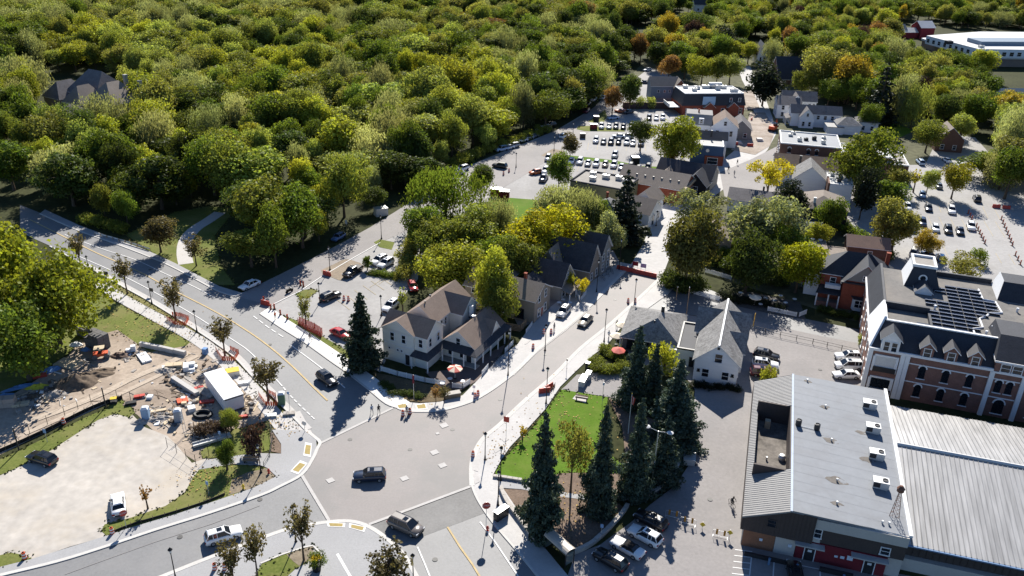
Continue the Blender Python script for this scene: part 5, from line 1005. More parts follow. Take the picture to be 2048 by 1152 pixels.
# mast with a rusty lantern cage
m_ = MB(); mx, my, mz = 17.4, 4.2, roofz(17.4); legs = [(-.6, -.5), (.6, -.5), (0, .7)]
for lx, ly in legs: m_.tube((mx + lx, my + ly, mz - .1), (mx + lx * .25, my + ly * .25, mz + 3.6), .04, .035, 5)
for k in range(6):
    f0, f1 = 1 - .75 * k / 6, 1 - .75 * (k + 1) / 6
    for i in range(3):
        a, c = legs[i], legs[(i + 1) % 3]; m_.tube((mx + a[0] * f0, my + a[1] * f0, mz + 3.6 * k / 6), (mx + c[0] * f1, my + c[1] * f1, mz + 3.6 * (k + 1) / 6), .02, .02, 4)
    m_.tube((mx + legs[0][0] * f0, my + legs[0][1] * f0, mz + 3.6 * k / 6), (mx + legs[1][0] * f0, my + legs[1][1] * f0, mz + 3.6 * k / 6), .02, .02, 4)
o = b.part('mast', m_, mat('rusty_steel', (.18, .09, .06), .8, .3, 3)); MB().lathe([(.3, 0), (.45, .1), (.45, .5), (.5, .52), (.2, .95), (.05, 1.0)], 10, 0, (mx, my, mz + 3.6)).build('cage', MATS['rusty_steel'], o)
# rink roof
x0, x1, yf, yr, yb, zf, zt = 19.3, 78, 2.2, 20.4, 35.6, 4.2, 6.9
m_ = MB(); m_.add([(x0, yf, zf), (x1, yf, zf), (x1, yr, zt), (x0, yr, zt), (x1, yb, zf), (x0, yb, zf)], [(0, 1, 2, 3), (3, 2, 4, 5)]); m_.add([(x0, yf, zf - .25), (x1, yf, zf - .25), (x1, yf, zf), (x0, yf, zf)], [(0, 1, 2, 3)]); rr_ = b.part('rink_roof', m_, METS)
r_ = MB(); x = x0
while x < x1:
    d = .07; r_.add([(x - d, yf, zf), (x + d, yf, zf), (x + d, yr, zt), (x - d, yr, zt), (x, yf, zf + .12), (x, yr, zt + .12), (x - d, yb, zf), (x + d, yb, zf), (x, yb, zf + .12)], [(0, 4, 5, 3), (4, 1, 2, 5), (3, 5, 8, 6), (5, 2, 7, 8), (0, 1, 4)]); x += .62
r_.build('roof_ribs', METS, rr_)['kind'] = 'stuff'
b.part('rink_ridge', MB().tube((x0, yr, zt + .02), (x1, yr, zt + .02), .3, .3, 6), MEMBW); b.part('rink_gutter', MB().box(x0, yf - .22, zf - .2, x1, yf - .02, zf - .02), mat('blue_gutter', (.16, .25, .40)))
b.box('rink_wall', 19.2, 78, 3.0, 35, 0, 3.9, CLAD); b.box('rink_base', 17.15, 78, 2.2, 2.98, 0, 1.9, BEIGE); b.box('rink_side_fascia', 18.95, 19.28, 2.3, 35.6, 4.0, 6.95, TRIM)
for x in np.arange(19.6, 60, .8): b.part('wall_batten', MB().box(x, 2.92, 2.0, x + .1, 2.99, 3.9), CLAD) if x < 44 else None
b.win('f', 2.98, 33.8, 2.1, .7, .9)
# ---------- distant buildings
b = Bd('school', 'long white two-storey school with flat pale roofs and window bands on the skyline', (1945, 128), 8, 'school')
m_ = MB(); zt = 8.6; P_ = [(1853, 72), (1957, 99), (2200, 103), (2200, 66), (1960, 64)]
loc = lambda p, z: (lambda q: (q.x, q.y))(Matrix.Rotation(-R_(8), 4, 'Z') @ (G(p[0], p[1], z) - b.t.location))
pts = [loc(p, zt) for p in P_]; m_.prism(pts, 4.6, zt); b.part('upper_wall', m_, WHITE); m_ = MB(); m_.prism(pts, zt + .01, zt + .25); b.part('roof', m_, MEMBW)
Q_ = [(1843, 76), (1948, 113), (2200, 117), (2200, 70), (1950, 68)]; pq = [loc(p, 5.0) for p in Q_]; m_ = MB(); m_.prism(pq, 3.9, 5.0); b.part('lower_fascia', m_, TRIM); m_ = MB(); cx, cy = sum(p[0] for p in pq) / 5, sum(p[1] for p in pq) / 5; m_.prism([(cx + (p[0] - cx) * .985, cy + (p[1] - cy) * .985) for p in pq], 0, 3.9); b.part('lower_wall', m_, mat('taupe_brick', (.25, .2, .17)))
for (a, c, n) in ((pts[1], pts[2], 16), (pts[0], pts[1], 9)):
    ang = math.atan2(c[1] - a[1], c[0] - a[0])
    for i in range(n):
        t_ = (i + .5) / n; f, p, _s = win_meshes(2.0, 1.8, False, None, True)
        if a is pts[1] and i > 10: continue
        o = obj('window', f, b.t, (a[0] + (c[0] - a[0]) * t_, a[1] + (c[1] - a[1]) * t_, 5.6), ang); obj('pane', p, o)
b.box('roof_tier', pts[1][0] + 8, pts[1][0] + 60, pts[1][1] + 10, pts[1][1] + 22, zt, zt + 2.2, SLATEB); b.hvac(pts[1][0] - 6, pts[1][1] + 16, zt, 3, 3, 1.6, DARKM); b.hvac(pts[1][0] + 4, pts[1][1] + 4, zt, 2.4, 2, 1.4)
b = Bd('red_barn', 'red barn with bright white metal roof near the school', (1838, 78), 10, 'barn')
b.gable(0, 9, 0, 10, 6.5, 9.6, 'x', MAROON, MEMBW); b.gable(-9, 0, 2, 9, 3.6, 5.6, 'x', MAROON, MEMBW); b.win('r', 9, 5, 5, 1.4, 1.6)
b = Bd('small_red_barn', 'small red barn with blue-grey roof left of the larger barn', (1792, 76), 10, 'barn'); b.gable(0, 6, 0, 7, 4.8, 7.4, 'x', MAROON, METG); b.win('f', 0, 3, 2, 1, 1.2)
b = Bd('dark_roofed_hall', 'big plain hall with black roof beyond the columnar cedar', (1556, 172), 4, 'hall'); b.gable(0, 12.5, 0, 14, 3.2, 11.5, 'x', DBRICK, SLATE); b.wins('f', 0, (2.5, 6.2, 10), (.8,), 1.0, 1.5)
b = Bd('church', 'narrow white church gable behind the cedar', (1512, 132), -6, 'church'); b.gable(0, 5, 0, 13, 5.5, 10.5, 'y', WHITE, SLATE); b.wins('f', 0, (1.6, 3.4), (2.2,), .7, 1.8, arch=True)
def small_house(label, px, py, deg, w, d, ze, zr, axis, wm, rm, name='house'):
    h = Bd(name, label, (px, py), deg, 'house'); h.gable(0, w, 0, d, ze, zr, axis, wm, rm); h.wins('f', 0, (w * .25, w * .7), (1.0,), 1.0, 1.4); return h
small_house('white house with dark porch roof among trees at the head of the lane', 1232, 98, 4, 14, 7, 4.5, 6.5, 'x', WHITE, TARG)
small_house('white-gabled house with brick end far up the hill', 1356, 62, 6, 12, 8, 5, 8.5, 'x', REDB, SHD)
small_house('dark-roofed house far up the main street', 1530, 64, 6, 13, 9, 4, 8.5, 'x', WHITE, SHD)
small_house('pale cottage half hidden behind trees right of the lane', 1384, 146, 0, 9, 6, 3.4, 5.4, 'x', WHITE, SHT)
small_house('low blue-roofed brick house at the right edge', 1975, 218, 6, 22, 12, 3.6, 7.0, 'x', DBRICK, mat('blue_shingle', (.07, .12, .19)))
small_house('grey-roofed house between willow and pines on the right', 1776, 166, 12, 9, 7, 3.6, 6.4, 'y', WHITE, SHT)
small_house('brown brick cottage with big gable by the east car park trees', 1868, 302, -12, 8.5, 9, 4.4, 8.2, 'y', DBRICK, SHT)
small_house('blue-roofed house at the crest between trees', 1708, 32, 8, 12, 8, 4, 7.4, 'x', WHITE, MATS['blue_shingle'])
small_house('house with dark roof in the wood at the top centre', 1388, 24, 4, 11, 8, 5, 8, 'x', WHITE, SHD)
b = Bd('wood_mansion', 'large house with many grey hipped roofs alone in the wood', (148, 248), -30, 'house'); b.t.scale = (1.15, 1.15, 1.2)
for x0, x1, y0, y1, ze, zr, ax, rm in ((-10, 4, 6, 18, 7, 13, 'x', SHG), (2, 14, 4, 15, 6.5, 11.5, 'y', SHT), (10, 20, 10, 19, 6, 10.5, 'x', SHT), (-16, -8, 2, 12, 5.5, 9.8, 'y', SHG), (-3, 5, 0, 9, 6, 10.5, 'y', SHT), (9, 18, -4, 6, 4.5, 8, 'x', SHD), (2, 10, -8, 2, 4, 7, 'x', SHT)):
    b.box('wall', x0, x1, y0, y1, 0, ze, TAUPE); cx, cy = (x0 + x1) / 2, (y0 + y1) / 2; e = min(x1 - x0, y1 - y0) * .32
    b.hip(x0, x1, y0, y1, ze, *((x0 + e, x1 - e, cy, cy) if ax == 'x' else (cx, cx, y0 + e, y1 - e)), zr, rm); b.wins('f', y0, (x0 + (x1 - x0) * .3, x0 + (x1 - x0) * .7), (1.0,), 1.2, 1.6)
b.chimney(8, 14, 9, 12.6, GREYS, 1.0); b.chimney(13, 15, 8, 11.4, GREYS, 1.0)
# ================================================================== TREES ONE CAN PICK OUT IN THE TOWN
T = [  # kind, base px, base py, crown width px, top row, colour, label
 ('finewide', 118, 690, 215, 500, (.24, .27, .03), 'largest yellow-green tree at the left edge, overhanging the lawn and stacked pallets'),
 ('finewide', 30, 640, 200, 425, (.25, .28, .03), 'tall yellow-green tree at the far left beside the road'),
 ('fine1', -40, 720, 200, 520, 'mid', 'mid green tree cut off by the left edge above the construction yard'),
 ('fine0', 60, 760, 170, 590, 'green', 'shaded green tree overhanging the dirt yard at the left edge'),
 ('street0', 163, 540, 46, 466, 'bronze', 'bronze street tree nearest the big left tree on the verge'),
 ('street1', 255, 588, 50, 510, 'bronze', 'bronze street tree by the square sign on the left verge'),
 ('street2', 352, 642, 64, 558, 'bronze', 'bronze street tree ringed with orange netting above the lawn'),
 ('street0', 450, 712, 68, 636, 'bronze', 'bronze street tree standing above the white trailer beside the road'),
 ('street1', 537, 802, 82, 712, 'bronze', 'broad bronze street tree right of the white trailer'),
 ('street2', 613, 660, 40, 590, 'olive', 'slim street tree rising behind the red netting on the verge'),
 ('street1', 516, 1160, 66, 1046, 'bronze', 'twiggy bronze tree in the bottom island bed, middle one'),
 ('street2', 470, 1180, 72, 1082, 'bronze', 'bronze tree at the bottom edge, leftmost in the island'),
 ('street0', 608, 1122, 72, 1008, 'bronze', 'bronze tree beside the yellow flower planter in the bottom island'),
 ('street1', 782, 1192, 120, 1096, 'bronze', 'sparse tree cut off by the bottom edge left of the front road'),
 ('oval1', 322, 505, 66, 430, 'bronze', 'dark round tree on the grass clearing left of the footpath'),
 ('street2', 393, 532, 58, 474, 'bronze', 'small bronze tree where the footpath meets the road'),
 ('fine0', 463, 862, 38, 812, 'mid', 'small green tree at the front end of the white trailer'),
 ('fine1', 455, 940, 42, 884, 'green', 'small green tree beside the benches on the corner lawn'),
 ('sapling', 296, 1018, 28, 970, 'rust', 'thin orange-leaved sapling at the edge of the gravel lot'),
 ('spruce0', 728, 738, 86, 588, (.035, .05, .028), 'dark green spruce left of the cream corner house'),
 ('sapling', 806, 632, 26, 574, 'pale', 'pale sapling behind the corner house roof'),
 ('spruce0', 1080, 1072, 84, 830, 'blue', 'front-left blue spruce of the park, over the mulch'),
 ('spruce1', 1196, 1025, 70, 816, 'blue', 'blue spruce in the middle of the front park row'),
 ('spruce2', 1266, 992, 62, 800, 'blue', 'blue spruce right of the middle in the park, by the flagpole'),
 ('spruce1', 1322, 968, 66, 834, 'blue', 'blue spruce behind the double lamp at the curved wall'),
 ('spruce2', 1266, 812, 60, 655, 'blue', 'tallest back spruce in front of the low hall'),
 ('spruce0', 1300, 824, 52, 690, 'blue', 'slim back spruce in front of the yellow-green shrub'),
 ('spruce1', 1344, 880, 92, 722, 'blue', 'broad back spruce nearest the white gabled house'),
 ('spruce2', 1360, 902, 66, 792, 'blue', 'low spruce at the right end of the park beside the laneway'),
 ('airy', 1141, 985, 78, 846, 'olive', 'thin olive-leaved tree between the park spruces'),
 ('willow0', 890, 446, 150, 333, 'green', 'big drooping green willow left of the garden lawn'),
 ('oval0', 962, 402, 52, 322, 'dark', 'dark upright tree between the willow and the upper car park'),
 ('finewide', 905, 580, 160, 478, 'lime', 'bright yellow-green tree right behind the corner house'),
 ('fir', 905, 590, 58, 512, 'black', 'blackish spruce below the bright tree behind the corner house'),
 ('fine0', 1078, 535, 140, 408, (.34, .32, .022), 'tall bright yellow tree over the steep dark-gabled house'),
 ('fine1', 945, 505, 120, 418, 'mid', 'mid green tree between the willow and the tall bright yellow tree'),
 ('oval2', 842, 505, 76, 400, 'green', 'green tree at the edge of the lower car park'),
 ('willow1', 1000, 480, 64, 400, 'grey', 'grey-green tree just below the garden lawn'),
 ('willow0', 1112, 452, 96, 368, 'grey', 'broad grey-green tree below the rows of white cars'),
 ('willow1', 1170, 470, 62, 385, 'grey', 'narrow grey-green tree left of the weathered hip roof'),
 ('fine1', 1216, 520, 74, 428, 'grey', 'grey-green tree at the pavement beside the red barriers'),
 ('fir', 1246, 480, 88, 344, (.022, .032, .018), 'tall blackish conifer left of the arched white shop'),
 ('fine0', 998, 655, 82, 540, 'mid', 'lower green half of the tree before the grey house'),
 ('fine1', 985, 640, 92, 500, 'lime', 'yellow-green tree before the grey clapboard house'),
 ('oval0', 1116, 392, 52, 300, 'green', 'slim green tree in front of the parked car row'),
 ('fine0', 1345, 338, 84, 224, (.22, .24, .03), 'large yellow-green tree left of the blue shop'),
 ('broad1', 1280, 302, 54, 238, 'dark', 'dark round tree among the cars of the upper car park'),
 ('oval1', 1224, 228, 38, 172, 'rust', 'rusty oval tree at the top end of the car park'),
 ('oval2', 1258, 222, 50, 140, 'dark', 'dark tree beside the rusty tree'),
 ('column', 1140, 312, 28, 268, 'bronze', 'small bronze tree on the car park island'),
 ('shrub0', 1280, 218, 16, 194, 'pale', 'small round tree on the pale yard, left one'),
 ('shrub1', 1302, 218, 19, 194, 'pale', 'small round tree on the pale yard, right one'),
 ('oval0', 1340, 335, 30, 285, 'rust', 'rust-coloured shrub tree at the foot of the blue shop'),
 ('airy', 1392, 470, 112, 380, 'grey', 'thin grey-green tree hanging over the main street'),
 ('fine1', 1368, 580, 122, 418, (.13, .125, .035), 'large bronze-green tree right of the red barriers'),
 ('fine0', 1512, 520, 138, 385, 'grey', 'large grey-green tree between the tan house and the black house'),
 ('finewide', 1490, 585, 120, 462, 'dark', 'dark spreading tree shading the restaurant patio'),
 ('fine1', 1590, 585, 96, 480, (.30, .31, .02), 'bright yellow-green tree left of the red brick house'),
 ('oval1', 1576, 462, 66, 362, 'black', 'very dark tree beside the black clapboard house'),
 ('airy', 1532, 400, 88, 318, 'yellow', 'half-bare yellow tree over the grey-roofed cottage'),
 ('fine0', 1712, 392, 122, 254, (.17, .2, .03), 'large green tree in front of the dark brick block'),
 ('column', 1718, 440, 44, 338, 'black', 'dark columnar conifer right of the black clapboard house'),
 ('column', 1524, 212, 64, 130, 'black', 'massive blackish cedar at the head of the main street'),
 ('fir', 1752, 250, 66, 128, 'black', 'tall black spruce in the trees right of the white inn'),
 ('broad0', 1648, 192, 88, 94, 'olive', 'olive autumn tree behind the white inn, left of the pair'),
 ('broad1', 1695, 208, 78, 108, 'gold', 'golden tree right behind the white inn'),
 ('willow0', 1790, 248, 66, 148, 'grey', 'tall grey willow right of the black spruce'),
 ('broad2', 1850, 306, 62, 240, 'mid', 'mid green tree left of the brown brick cottage'),
 ('broad3', 1916, 290, 54, 228, 'pale', 'pale green tree right of the brown brick cottage'),
 ('broad0', 1655, 212, 56, 158, 'green', 'deep green tree just above the long white inn roof'),
 ('fine1', 1782, 505, 96, 400, (.24, .23, .06), 'olive-lime tree at the left end of the east car park'),
 ('fine0', 1850, 512, 48, 460, 'gold', 'small golden tree among the east car park rows'),
 ('airy', 1912, 572, 80, 508, 'olive', 'thin dark olive tree behind the hotel solar roof'),
 ('shrub0', 1957, 528, 30, 498, 'green', 'clipped round bush alone in the east car park'),
 ('broad2', 1902, 398, 58, 328, (.26, .24, .03), 'yellowish tree at the car park entrance, rightmost of the row'),
 ('oval1', 1852, 388, 36, 336, 'pale', 'slim pale tree in the row beyond the east car park'),
 ('oval0', 1796, 390, 50, 334, 'olive', 'olive tree below the dark flat-roofed wing'),
 ('sapling', 1826, 385, 26, 338, 'yellow', 'small yellow tree between two green ones at the east car park'),
 ('oval2', 1768, 430, 60, 350, 'green', 'green tree right of the dark columnar conifer'),
 ('shrub1', 508, 908, 46, 850, 'purple', 'round dark purple bush beside the corner benches'),
 ('shrub0', 1327, 745, 50, 688, 'lime', 'yellow-green shrub between the back spruces and the hall'),
 ('shrub1', 1645, 430, 40, 395, 'pale', 'pale bush below the black clapboard house'),
 ('airy', 1140, 590, 26, 545, 'lime', 'left of two small yellow patio trees'),
 ('airy', 1163, 598, 26, 556, 'yellow', 'right of two small yellow patio trees'),
 ('shrub0', 1535, 768, 30, 738, 'lime', 'yellow-green bush at the arena wall by parked cars'),
 ('shrub1', 1723, 690, 22, 668, 'pale', 'small pale bush at the hotel corner'),
 ('pine', 735, 540, 20, 508, 'green', 'small conical evergreen between the parked pickup and white cars'),
 ('street2', 838, 900, 30, 838, 'rust', 'thin young tree left of the corner planter wall'), ('street1', 888, 808, 34, 770, 'bronze', 'thin young tree beside the corner planter wall'),
 ('broad0', 1402, 172, 50, 112, 'lime', 'lime tree behind the black mansard block, leftmost of the row'), ('oval1', 1432, 172, 40, 108, 'mid', 'mid green tree behind the black mansard block, middle of the row'), ('broad2', 1458, 168, 46, 112, 'pale', 'pale tree at the head of the street above the mansard block'),
 ('oval0', 1336, 165, 44, 104, 'rust', 'brown tree just behind the slate-blue building'), ('broad1', 1368, 158, 46, 104, 'green', 'green tree behind the slate-blue roof'), ('oval2', 1312, 140, 40, 76, 'dark', 'tall dark tree right of the top lane'), ('broad3', 1345, 130, 52, 68, 'gold', 'golden-brown tree above the slate-blue building'), ('broad0', 1395, 128, 50, 74, 'olive', 'olive tree beyond the pale cottage'),
 ('broad2', 1425, 120, 48, 66, 'green', 'green tree beyond the street head, left one'), ('column', 1445, 115, 44, 55, 'black', 'dark conifer beyond the street head'), ('broad1', 1495, 128, 40, 82, 'lime', 'lime tree beside the church'), ('broad3', 1462, 130, 46, 80, 'lime', 'lime tree over the street head'), ('oval1', 1280, 128, 36, 66, 'rust', 'rusty tree left of the top lane'), ('broad0', 1600, 195, 50, 140, 'mid', 'mid green tree right of the black-roofed hall'),
 ('broad1', 1548, 132, 46, 84, 'olive', 'olive tree above the black-roofed hall'), ('broad2', 1590, 120, 52, 68, 'green', 'green tree behind the black-roofed hall'), ('willow1', 1820, 258, 56, 172, 'pale', 'pale willow above the lawn right of the inn'), ('broad0', 1730, 262, 44, 205, 'green', 'green tree at the lawn right of the white cottage'), ('broad3', 1880, 262, 60, 190, 'dark', 'dark tree above the brown brick cottage'), ('broad2', 1945, 262, 66, 186, 'green', 'deep green tree beyond the upper east lot'),
 ('fine0', 1038, 575, 90, 470, 'mid', 'mid green tree filling the garden behind the grey clapboard house'), ('broad4', 1000, 560, 90, 470, 'green', 'green tree left of the tall bright yellow tree'), ('broad5', 870, 520, 90, 440, 'mid', 'mid green tree above the bright tree behind the corner house'), ('oval3', 1150, 520, 60, 430, 'dark', 'dark tree between the bright yellow tree and the grey-green one'),
 ('oval2', 1190, 470, 56, 390, 'green', 'green tree touching the weathered hip roof'), ('broad5', 1560, 540, 70, 450, 'green', 'green tree behind the restaurant patio'),
 ('broad6', 1660, 470, 56, 400, 'green', 'green tree at the corner of the black clapboard house'), ('oval3', 1630, 500, 46, 440, 'lime', 'lime bushy tree above the tan shed'), ('sapling', 1045, 880, 24, 850, 'gold', 'orange sapling on the pavement by the park lawn'),
]
for i, (k, px, py, w, top, c, lab) in enumerate(T):
    if lab.startswith('thin young tree left of'): px, py, w, top = 872, 806, 30, 772
    if c == 'blue': w *= 1.12
    nm = 'spruce_tree' if k.startswith('spruce') or k == 'fir' else 'shrub' if k.startswith('shrub') else 'tree'
    tree(k, px, py, w, top, c, lab, nm, None, 'shrub' if nm == 'shrub' else 'tree')
# hedges and planting
def hedge(label, pix, n, h, w, col, name='hedge', kinds=('shrub0', 'shrub1'), seed=1):
    t = thing(name, label, 'hedge', tuple(G(*pix[0]))); r = random.Random(seed); pts = smooth([G(*p) for p in pix], 4); base = G(*pix[0])
    for i in range(n):
        f = i / max(1, n - 1) * (len(pts) - 1); j = min(int(f), len(pts) - 2); p = pts[j].lerp(pts[j + 1], f - j) - base
        me, tr, R, Ht = PROTO[r.choice(kinds)]; s = w / (2 * R) * r.uniform(.8, 1.2)
        obj('bush', me, t, (p.x + r.uniform(-.3, .3), p.y + r.uniform(-.3, .3), -.05), r.uniform(0, 6), (s, s, h / Ht * r.uniform(.75, 1.15)), FC[col] if isinstance(col, str) else col)
    return t
hedge('mixed green shrub bed beside the low hall', [(1188, 728), (1200, 742), (1225, 748), (1245, 735), (1230, 715), (1205, 705)], 16, 1.5, 2.4, 'mid')
hedge('dark clipped hedge under the white house front', [(1385, 772), (1430, 778), (1472, 782)], 9, 1.0, 1.6, 'black')
hedge('shaded shrubs along the foot of the red brick house', [(1640, 622), (1680, 632), (1722, 642)], 9, 1.2, 1.8, 'dark')
hedge('brushy undergrowth at the edge of the wood by the side street', [(905, 336), (960, 312), (1030, 288), (1090, 266)], 16, 2.8, 4, 'mid')
hedge('low hedge at the end of the lower car park', [(745, 548), (775, 552), (792, 556)], 7, 1.1, 1.8, 'green')
hedge('shrubs between the lower car park and the bright trees', [(806, 560), (815, 530), (822, 500), (830, 470)], 9, 3.0, 3.6, 'olive')
hedge('low dark planting on the corner bed before the corner house', [(765, 770), (790, 786), (815, 792), (840, 795)], 10, .8, 1.6, 'dark')
hedge('bushes in front of the hotel lane wall', [(1756, 690), (1758, 720), (1760, 760)], 6, 1.2, 1.4, 'dark')
hedge('brown brush heap behind the trailer', [(400, 868), (420, 866), (445, 862)], 7, 1.5, 2.4, (.1, .07, .055), 'brush_heap')
hedge('dark hedge round the restaurant patio', [(1440, 595), (1475, 605), (1520, 612), (1560, 622)], 10, 1.6, 2.2, 'black')
hedge('green undergrowth along the guard rail', [(170, 445), (215, 455), (245, 468)], 8, 2.2, 3.4, 'mid')
hedge('thicket filling the gardens between house roofs and willow', [(880, 470), (930, 480), (985, 490), (1040, 500), (1080, 470)], 16, 4.2, 6.5, 'green')
hedge('thicket behind the long low shops', [(1130, 430), (1160, 440), (1190, 450)], 7, 3.6, 5.5, 'grey')
hedge('garden shrubs between the tan house and red house', [(1430, 520), (1470, 545), (1520, 560), (1560, 570)], 10, 2.6, 4.5, 'dark')
hedge('shrubs between the east sheds and the car park', [(1650, 440), (1700, 470), (1740, 500), (1770, 520)], 10, 2.6, 4.0, 'green')
hedge('dark bushes at the foot of the large bronze-green tree', [(1335, 570), (1360, 582), (1395, 585)], 9, 3.0, 4.2, 'dark')
hedge('bushes filling the corner behind the tan house', [(1440, 530), (1450, 510), (1460, 495)], 6, 3.2, 4.5, 'green')
# ================================================================== VEHICLES
PAINT = mat('car_paint', (.5, .5, .5), 0.28, 0.03, 0.5, 0.5, objcol=True, coat=0.6)
CGLASS = mat('car_glass', (.012, .015, .02), 0.05, 0.2, 0.5, 0.6)
TYRE = mat('tyre', (.018, .018, .018), 0.9, 0.2, 3, 0.2); RIM = mat('wheel_rim', (.42, .42, .43), 0.35, 0.1, 3, 0.5, metal=.6)
LAMPW = mat('headlamp', (.75, .76, .78), 0.15, 0.05, 1, 0.6); LAMPR = mat('tail_lamp', (.35, .012, .012), 0.2, 0.1, 1, 0.5); PLAST = mat('black_plastic', (.02, .02, .021), 0.6, 0.2, 2, 0.3)
wh = MB(); wh.tube((0, -.11, 0), (0, .11, 0), .34, .34, 14); WHEEL = wh.mesh('wheel', TYRE)
rm_ = MB(); rm_.tube((0, -.125, 0), (0, .125, 0), .21, .21, 10); RIMM = rm_.mesh('rim', RIM)
CARM = {}
def car_meshes(kind):
    if kind in CARM: return CARM[kind]
    L, W, Hh, belt, hood, xs, tail = dict(suv=(4.7, 1.88, 1.70, 1.05, .98, (.30, .46, .88, .97), 1.0), sedan=(4.75, 1.82, 1.45, .92, .82, (.30, .45, .74, .88), .92), van=(5.0, 1.96, 1.78, 1.06, .95, (.20, .38, .90, .985), 1.04), hatch=(4.2, 1.76, 1.5, .95, .86, (.27, .43, .84, .96), .95),
                               pickup=(5.6, 1.96, 1.85, 1.12, 1.10, (.27, .38, .60, .655), 1.12), convertible=(4.7, 1.82, 1.38, .92, .84, (.34, .46, .68, .80), .93))[kind]
    hw = W / 2; mb = MB()
    # stations along x (0 = front), each a half section of (y, z); mirrored
    st = [(0.0, .80, .42, hood - .22), (.03, .90, .26, hood - .10), (.10, .97, .22, hood - .03), (.22, 1.0, .20, hood + .02), (xs[0], 1.0, .20, belt - .02), (xs[1], 1.0, .20, belt), (.6, 1.0, .20, belt), (xs[2], 1.0, .20, belt + (.02 if kind != 'pickup' else 0)), (.955, .96, .22, tail), (.99, .90, .30, tail - .06), (1.0, .84, .42, tail - .16)]
    st.sort(key=lambda s: s[0]); rows = []
    for f, w, zb, zt in st:
        x = L / 2 - f * L; y = hw * w; rows.append([(x, -y * .90, zb), (x, -y, zb + .16), (x, -y, zt - .14), (x, -y * .90, zt), (x, 0, zt + .025), (x, y * .90, zt), (x, y, zt - .14), (x, y, zb + .16), (x, y * .90, zb)])
    n = 9; vs = [p for r in rows for p in r]; fs = []
    for i in range(len(rows) - 1):
        for j in range(n - 1): fs.append((i * n + j, (i + 1) * n + j, (i + 1) * n + j + 1, i * n + j + 1))
        fs.append((i * n + n - 1, (i + 1) * n + n - 1, (i + 1) * n, i * n))
    fs.append(tuple(range(n))); fs.append(tuple(range((len(rows) - 1) * n, len(rows) * n))[::-1]); mb.add(vs, fs)
    body = mb.mesh('car_body', PAINT); body.polygons.foreach_set('use_smooth', [len(p.vertices) == 4 for p in body.polygons])
    X = [L / 2 - f * L for f in xs]; rb, rt = hw * .90, hw * .70; zt = Hh; g = MB()
    if kind == 'pickup': X[3] = X[2] - .12
    gl = [(X[0], -rb, belt - .03), (X[1], -rt, zt - .05), (X[2], -rt, zt - .07), (X[3], -rb * .96, belt - .03), (X[0], rb, belt - .03), (X[1], rt, zt - .05), (X[2], rt, zt - .07), (X[3], rb * .96, belt - .03)]
    g.add(gl, [(0, 1, 2, 3)[::-1], (4, 5, 6, 7), (0, 4, 5, 1)[::-1], (3, 2, 6, 7)[::-1], (1, 5, 6, 2)[::-1]]); glass_ = g.mesh('car_glass', CGLASS)
    r = MB(); c = [(X[1] + .08, -rt - .02, zt - .09), (X[1] + .02, -rt * .6, zt + .0), (X[2] + .02, -rt * .6, zt - .01), (X[2] - .10, -rt - .02, zt - .11)]
    c += [(x, -y, z) for x, y, z in c]
    r.add(c, [(0, 1, 2, 3), (7, 6, 5, 4), (1, 5, 6, 2), (0, 4, 5, 1), (3, 2, 6, 7)])
    for s in (-1, 1):                     # pillars
        def bar(p, q, w=.05): r.tube((p[0], p[1] * s, p[2]), (q[0], q[1] * s, q[2]), w, w, 4)
        bar((X[0] - .02, rb + .005, belt - .02), (X[1] + .05, rt + .01, zt - .09)); bar((X[3] + .02, rb * .96 + .005, belt - .02), (X[2] - .06, rt + .01, zt - .1))
        xm = (X[1] + X[2]) / 2; bar((xm, rb + .008, belt - .02), (xm, rt + .012, zt - .08), .045)
        if kind in ('suv', 'van'): xm = X[2] * .75 + X[1] * .25; bar((xm, rb + .008, belt - .02), (xm, rt + .012, zt - .08), .045)
    roof = r.mesh('car_roof', PAINT if kind != 'convertible' else mat('soft_top', (.025, .022, .02), .9, .1, 2, .1))
    d = MB(); d.box(-.02, -.2, -.07, .10, .2, .07)
    trims = [('front_bumper', MB().box(L / 2 - .05, -hw * .55, .36, L / 2 + .03, hw * .55, .56).mesh('front_bumper', PLAST)), ('rear_bumper', MB().box(-L / 2 - .03, -hw * .6, .32, -L / 2 + .05, hw * .6, .48).mesh('rear_bumper', PLAST))]
    for s in (-1, 1): trims.append(('wing_mirror', MB().box(X[0] - .35, s * hw * .98 - .06, belt - .02, X[0] - .18, s * hw * .98 + .10 * s + .06, belt + .12).mesh('wing_mirror', PLAST)))
    if kind in ('suv', 'van'): trims.append(('sunroof', MB().box(X[1] - .9, -.35, zt + .003, X[1] - .25, .35, zt + .02).mesh('sunroof', CGLASS)))
    bed = None
    if kind == 'pickup': bb = MB(); bb.box(-L / 2 + .12, -hw * .82, .9, X[3] - .1, hw * .82, belt + .045); bed = bb.mesh('cargo_bed', PLAST)
    CARM[kind] = dict(body=body, glass=glass_, roof=roof, lamp=d.mesh('headlight', LAMPW), tail=MB().box(-.06, -.16, -.12, .04, .16, .12).mesh('taillight', LAMPR), trims=trims, L=L, W=W, hood=hood, tailz=tail, bed=bed); return CARM[kind]
CC = dict(black=(.012, .012, .014), navy=(.014, .022, .045), white=(.80, .80, .79), silver=(.42, .43, .44), grey=(.13, .135, .14), taupe=(.14, .12, .105), red=(.42, .025, .02), blue=(.06, .13, .28), champagne=(.36, .31, .24), orange=(.55, .14, .03), ltblue=(.35, .47, .62), dkred=(.10, .015, .02))
